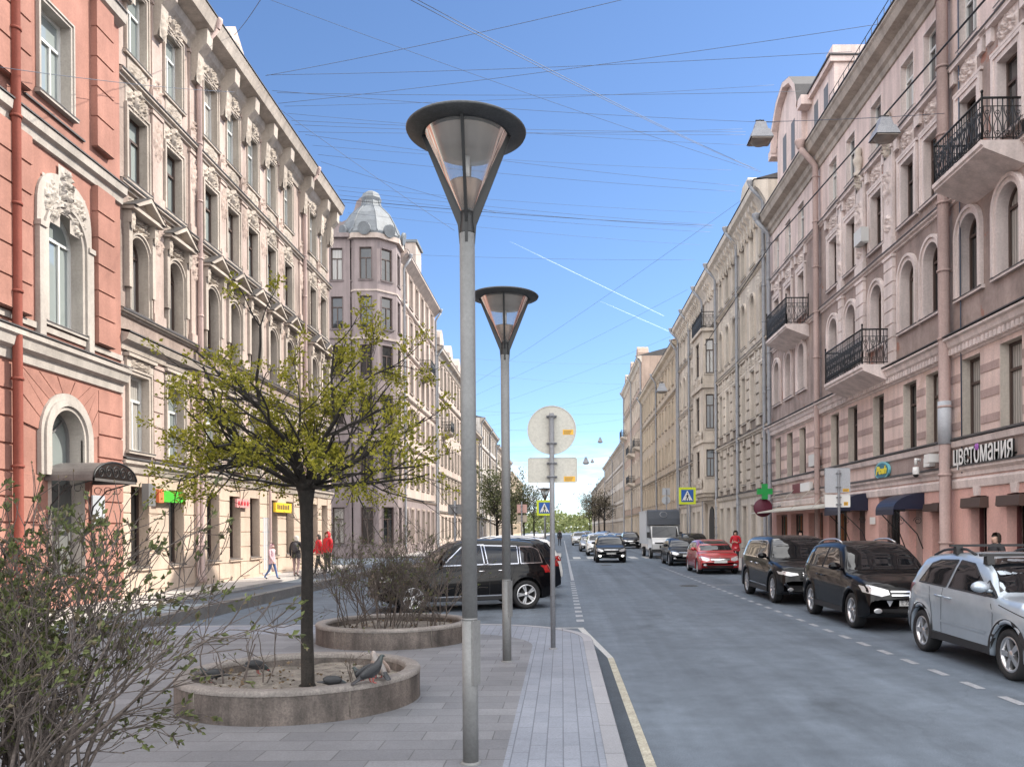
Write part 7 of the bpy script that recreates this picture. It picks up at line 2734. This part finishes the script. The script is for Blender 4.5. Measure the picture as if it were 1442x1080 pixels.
# ---- street trees further away
def street_tree(x, y, h, cr, seed, label, leafmat='leaf_far', dens=1.0, ls=.16, z0=.13, trunk=.13):
    rnd = random.Random(seed)
    t = thing('street_tree', (x, y, z0), label, 'tree', 'trees along the pavements')
    b = MB(); fk = h * .32
    b.tube([(0, 0, 0), (.02, .03, fk * .5), (-.02, 0, fk), (.03, -.02, h * .55), (0, 0, h * .8)], [trunk, trunk * .8, trunk * .72, trunk * .5, trunk * .2], 8)
    b.build('trunk', 'bark', t, shift=False)
    b = MB(); tips = []
    for k in range(18):
        a = rnd.uniform(0, 2 * PI); e = R(rnd.uniform(15, 72)); z = rnd.uniform(fk * .9, h * .62)
        d = Vector((math.cos(a) * math.cos(e), math.sin(a) * math.cos(e), math.sin(e)))
        grow(b, Vector((0, 0, z)), d, cr * rnd.uniform(.7, 1.0), trunk * .32, 2, .6, tips, rnd, 4, .2, (2, 4), .6, 4, .14, .008)
    b.build('branches', 'bark', t, shift=False)
    b = MB()
    for (p, d, dep) in tips:
        if dep > 1 or rnd.random() < .25: continue
        for k in range(int(9 * dens)):
            dv = rdir(rnd)
            leaf(b, p + dv * rnd.uniform(0, .35), dv, ls * rnd.uniform(.6, 1.3), rnd, .4)
    b.build('crown', leafmat, t, shift=False)
    return t

street_tree(-4.9, 62, 6.4, 1.9, 201, 'green street tree just left of the second lamp post, nearest of its row')
street_tree(-5.6, 71, 7.2, 2.0, 202, 'green street tree second in the row on the left')
street_tree(-5.0, 82, 7.5, 2.2, 203, 'green street tree third in the row on the left')
street_tree(-4.4, 95, 8.0, 2.4, 204, 'green street tree fourth in the row on the left')
street_tree(-3.8, 112, 8.0, 2.6, 205, 'green street tree fifth in the row on the left, by the sign post')
street_tree(8.6, 165, 11.5, 3.2, 211, 'bare brown street tree on the right pavement, nearest of its row', 'leaf_far_brown', .8, .22, trunk=.2)
street_tree(8.3, 182, 12.5, 3.4, 212, 'bare brown street tree on the right, second of its row', 'leaf_far_brown', .8, .24, trunk=.2)
street_tree(8.2, 205, 12.0, 3.6, 213, 'bare brown street tree on the right, third of its row', 'leaf_far_brown', .8, .26, trunk=.2)
street_tree(8.0, 232, 12.0, 3.8, 214, 'bare brown street tree on the right, last of its row', 'leaf_far_brown', .8, .3, trunk=.2)

rnd = random.Random(5)                                   # a far wooded end of the street, read as one mass
b = MB()
for k in range(5200):
    x = rnd.uniform(-45, 45); y = rnd.uniform(400, 470)
    top = 10.5 + 4 * noise.noise(Vector((x * .06, y * .02, 2.0))) + 1.5 * noise.noise(Vector((x * .3, y * .1, 7)))
    z = rnd.uniform(0, 1) ** .7 * top
    dv = rdir(rnd)
    leaf(b, Vector((x, y, z)), dv, rnd.uniform(1.0, 2.0), rnd, .5)
o = b.build('treeline', 'hill', None)
tag(o, 'pale green wood closing the far end of the street', 'trees', None, 'stuff')

# ---------------------------------------------------------------- people and pigeons
def skin_mesh(name, verts, edges, radii, root, sub=1):
    me = bpy.data.meshes.new(name)
    me.from_pydata([Vector(v) for v in verts], edges, [])
    o = bpy.data.objects.new(name, me); COL.objects.link(o)
    o.modifiers.new('skin', 'SKIN').use_smooth_shade = True
    lay = me.skin_vertices[0].data
    for i, r in enumerate(radii):
        lay[i].radius = (r, r) if not hasattr(r, '__len__') else r
        lay[i].use_root = (i == root)
    if sub:
        sd = o.modifiers.new('sub', 'SUBSURF'); sd.levels = sub; sd.render_levels = sub
    bpy.context.view_layer.update()
    m2 = bpy.data.meshes.new_from_object(o.evaluated_get(bpy.context.evaluated_depsgraph_get()))
    bpy.data.objects.remove(o)
    m2.name = name
    for p in m2.polygons: p.use_smooth = True
    return m2


def person(label, loc, heading, h=1.72, coat=(.5, .02, .03), legs=(.03, .03, .04), shoes=(.03, .03, .03), hair='hair', hood=False, stride=.0, coat_len=.52, skirt=0.0, arms='down', name='person', fat=1.0, backp=None):
    """a standing or walking figure, facing local -y"""
    k = h / 1.72
    V, E, Rr = [], [], []
    def add(p, r, parent=None):
        V.append((p[0] * k, p[1] * k, p[2] * k)); Rr.append(r * k)
        if parent is not None: E.append((parent, len(V) - 1))
        return len(V) - 1
    f = fat
    pel = add((0, 0, .95), .15 * f)
    wa = add((0, 0, 1.10), .135 * f, pel)
    ch = add((0, .01, 1.30), .155 * f, wa)
    sh = add((0, .01, 1.42), .10, ch)
    nk = add((0, -.005, 1.50), .052, sh)
    hd = add((0, -.02, 1.585), .085, nk)
    ht = add((0, -.01, 1.67), .075, hd)
    add((0, -.105, 1.575), .014, hd)                     # nose
    for s in (-1, 1):
        st = stride * s
        hp = add((s * .095, 0, .88), .095 * f, pel)
        kn = add((s * .10, -.10 * st - .02, .50), .062, hp)
        an = add((s * .10, -.28 * st + .03 + (.10 if st < 0 else 0), .09 + (.04 if st < 0 else 0)), .042, kn)
        add((s * .115, -.28 * st - .13 + (.08 if st < 0 else 0), .045), .038, an)
        sd_ = add((s * .175, .01, 1.41), .075, sh)
        if arms == 'down':
            el_ = add((s * .235, .03 + .10 * st, 1.14), .056, sd_); wr = add((s * .235, -.05 + .22 * st, .90), .038, el_)
            hdv = Vector((0, -.15 + .2 * st, -1)).normalized()
        else:
            el_ = add((s * .24, .04, 1.15), .056, sd_); wr = add((s * .12, -.16, 1.16), .038, el_)
            hdv = Vector((-s * .8, -.5, .3)).normalized()
        w0 = Vector(V[wr]) / k
        pm = add(tuple(w0 + hdv * .075), .030, wr)
        sd2 = Vector((0, 1, 0)) if arms == 'down' else Vector((0, 0, 1))
        for q in range(4):
            a = add(tuple(w0 + hdv * .115 + sd2 * (-.030 + .02 * q)), .009, pm)
            add(tuple(w0 + hdv * (.165 if q in (1, 2) else .15) + sd2 * (-.034 + .022 * q) + Vector((-s * .012, 0, 0))), .008, a)
        add(tuple(w0 + hdv * .07 + Vector((-s * .02, -.045, 0))), .010, pm)
    me = skin_mesh('body', V, E, Rr, pel)
    nm = 'clothes_%s' % label[:18]
    mats = [simple('coat', coat, .8), simple('trousers', legs, .85), simple('shoes', shoes, .6), M['skin'], M[hair] if isinstance(hair, str) else simple('hood', hair, .8), M['black']]
    for m in mats: me.materials.append(m)
    for p in me.polygons:
        c = p.center / k
        if c.z > 1.49 and abs(c.x) < .13:
            if c.z > 1.62 or c.y > .02: p.material_index = 4
            elif c.y < -.08 and 1.595 < c.z < 1.61 and .02 < abs(c.x) < .05: p.material_index = 5
            else: p.material_index = 3
        elif c.z < .10: p.material_index = 2
        elif c.z > 1.72 - 1.72 * coat_len or (abs(c.x) > .165 and c.z > .86):
            hand = (c.z < .885) if arms == 'down' else (c.y < -.17 and c.z > 1.1)
            p.material_index = 3 if hand else 0
        else: p.material_index = 1
    t = thing(name, loc, label, 'person', None)
    t.rotation_euler = (0, 0, heading)
    link('body', me, t)
    b = MB()
    if hood:
        b.lathe([(.118 * k, 1.48 * k), (.130 * k, 1.56 * k), (.122 * k, 1.66 * k), (.08 * k, 1.73 * k), (.001, 1.75 * k)], 14, (0, .015 * k, 0), a0=R(-35), a1=R(215))
        b.build('hood', simple('hood', hair if not isinstance(hair, str) else coat, .8), t, shift=False)
    else:
        b.lathe([(.10 * k, 1.50 * k), (.108 * k, 1.58 * k), (.104 * k, 1.66 * k), (.07 * k, 1.715 * k), (.001, 1.73 * k)], 14, (0, .01 * k, 0), a0=R(-20), a1=R(200))
        b.build('hair', mats[4], t, shift=False)
    if skirt or coat_len > .5:
        b = MB()
        z0 = 1.72 * (1 - coat_len) * k
        prof = [((.195 + skirt) * f * k, z0), (.185 * f * k, z0 + .2 * k), (.165 * f * k, 1.12 * k)]
        b.lathe(prof, 18, sy=.78)
        b.build('coat_skirt', mats[0], t, shift=False)
    if backp:
        b = MB(); b.ball((0, .20 * k, 1.24 * k), .15 * k, .10 * k, .22 * k, 8); b.build('backpack', simple('backpack', backp, .7), t, shift=False)
    return t

q = at(1033, 800, 38); q.z = .13
person('person in a long red coat standing beside the red car', (q.x + .1, q.y, .13), R(-25), 1.70, (.50, .015, .03), (.03, .03, .035), coat_len=.55, arms='front', skirt=.03)
def on(px, d, z): 
    v = at(px, 745, d); return (v.x, d, z)
person('child in a pale pink hooded coat walking near the grey door', on(383, 30.5, .15), R(70), 1.32, (.62, .42, .45), (.10, .16, .32), hair=(.62, .42, .45), hood=True, stride=.9, coat_len=.55)
person('person in a black jacket with white hair seen from behind', on(417, 32.0, .15), PI, 1.62, (.025, .022, .025), (.30, .21, .20), hair=(.55, .50, .45), coat_len=.54, stride=.3, backp=(.05, .045, .05))
person('person in a red jacket and black trousers, right behind the maple trunk', on(448, 33.5, .15), R(-60), 1.66, (.62, .02, .03), (.02, .02, .02), coat_len=.50, stride=.7)
person('person in a red hooded jacket right of the maple trunk', on(461, 34.5, .15), R(-30), 1.75, (.60, .02, .03), (.05, .06, .05), hair=(.60, .02, .03), hood=True, coat_len=.5, fat=1.1)
person('person with dark hair behind the silver hatchback, only the head showing', (9.35, 17.6, .13), R(-80), 1.68, (.03, .03, .035), coat_len=.5)
person('dark clothed person walking behind the long black suv', (9.2, 31.5, .13), R(0), 1.70, (.03, .03, .035), coat_len=.5, stride=.6)
person('dark clothed person standing behind the truck', (8.3, 66, .13), R(0), 1.74, (.025, .025, .03), coat_len=.52)
person('dark clothed person standing by the far parking row on the left', on(788, 88, .13), R(20), 1.74, (.025, .025, .03), coat_len=.52)
person('dark clothed person crossing far down the street on the right', on(846, 118, 0), R(60), 1.74, (.04, .03, .035), coat_len=.52, stride=.8)


M['wing_dark'] = simple('wing_feather', (.03, .032, .036), .6)


def pigeon(loc, heading, label, pose='stand', pale=False, scale=.82):
    V, E, Rr = [], [], []
    def add(p, r, parent=None):
        V.append(p); Rr.append(r)
        if parent is not None: E.append((parent, len(V) - 1))
        return len(V) - 1
    b0 = add((0, 0, .125), .062)
    if pose == 'stand':
        ch_ = add((.07, 0, .155), .058, b0); n_ = add((.105, 0, .215), .030, ch_); hd = add((.118, 0, .262), .026, n_); bk = add((.152, 0, .256), .008, hd); add((.165, 0, .250), .003, bk)
        rm = add((-.085, 0, .085), .042, b0); t1 = add((-.14, 0, .05), (.034, .014), rm); add((-.215, 0, .012), (.036, .007), t1)
    elif pose == 'feed':
        ch_ = add((.075, 0, .11), .054, b0); n_ = add((.125, 0, .075), .030, ch_); hd = add((.155, 0, .045), .025, n_); bk = add((.180, 0, .020), .008, hd); add((.188, 0, .008), .003, bk)
        rm = add((-.09, 0, .13), .042, b0); t1 = add((-.15, 0, .13), (.034, .014), rm); add((-.22, 0, .135), (.036, .007), t1)
    else:
        ch_ = add((.075, 0, .13), .055, b0); n_ = add((.11, 0, .175), .030, ch_); hd = add((.13, 0, .205), .026, n_); bk = add((.165, 0, .198), .008, hd); add((.177, 0, .192), .003, bk)
        rm = add((-.09, 0, .115), .042, b0); t1 = add((-.15, 0, .105), (.034, .014), rm); add((-.22, 0, .095), (.036, .007), t1)
    for s in (-1, 1):
        l = add((.005, s * .03, .07), .012, b0); ft = add((.01, s * .032, .008), .0055, l)
        for a in (-.5, 0, .5): add((.01 + .035 * math.cos(a), s * .032 + .035 * math.sin(a), .005), .004, ft)
    me = skin_mesh('body', V, E, Rr, 0)
    g = (.035, .037, .042) if not pale else (.22, .20, .19)
    mats = [simple('feather', g, .6), simple('neck_feather', (.035, .05, .05) if not pale else (.30, .26, .24), .35), simple('feet', (.35, .09, .08), .6), simple('tail_feather', (.035, .037, .042), .6)]
    for m in mats: me.materials.append(m)
    for p in me.polygons:
        c = p.center
        p.material_index = 2 if c.z < .055 and abs(c.y) > .015 and c.x > -.02 else (1 if c.x > .09 else (3 if c.x < -.13 else 0))
    t = thing('pigeon', loc, label, 'pigeon', 'pigeons on the planter')
    t.rotation_euler = (0, 0, heading)
    t.scale = (scale,) * 3
    link('body', me, t)
    for s in (-1, 1):
        b = MB()
        v0 = V[rm]
        b.ball((-.03, s * .052, (.125 + v0[2]) / 2 + .025), .115, .016, .045, 8)
        sl_ = (.125 - v0[2]) / .09
        b.v = [(x, y, z + (x + .03) * sl_ * .75) for x, y, z in b.v]
        b.build('wing', 'wing_dark' if not pale else 'beige_rough', t, shift=False)
    return t

rim = PZ + HP
so_ = rim - .115
pigeon((-1.90, 8.08, rim), R(42), 'dark pigeon standing on the planter rim facing right', scale=1)
pigeon((-1.87, 8.32, rim), R(130), 'paler brownish pigeon on the rim just behind the dark one', 'stand', True, 1)
pigeon((-2.12, 8.66, so_), R(160), 'grey pigeon on the soil behind the two on the rim', 'look')
pigeon((-2.30, 8.25, so_), R(20), 'dark pigeon feeding with its head down inside the front rim', 'feed')
pigeon((-3.75, 8.75, so_), R(200), 'pigeon sitting in the shade at the left of the planter', 'look')
pigeon((-3.48, 9.3, so_), R(40), 'pigeon feeding behind the thin shrub', 'feed')
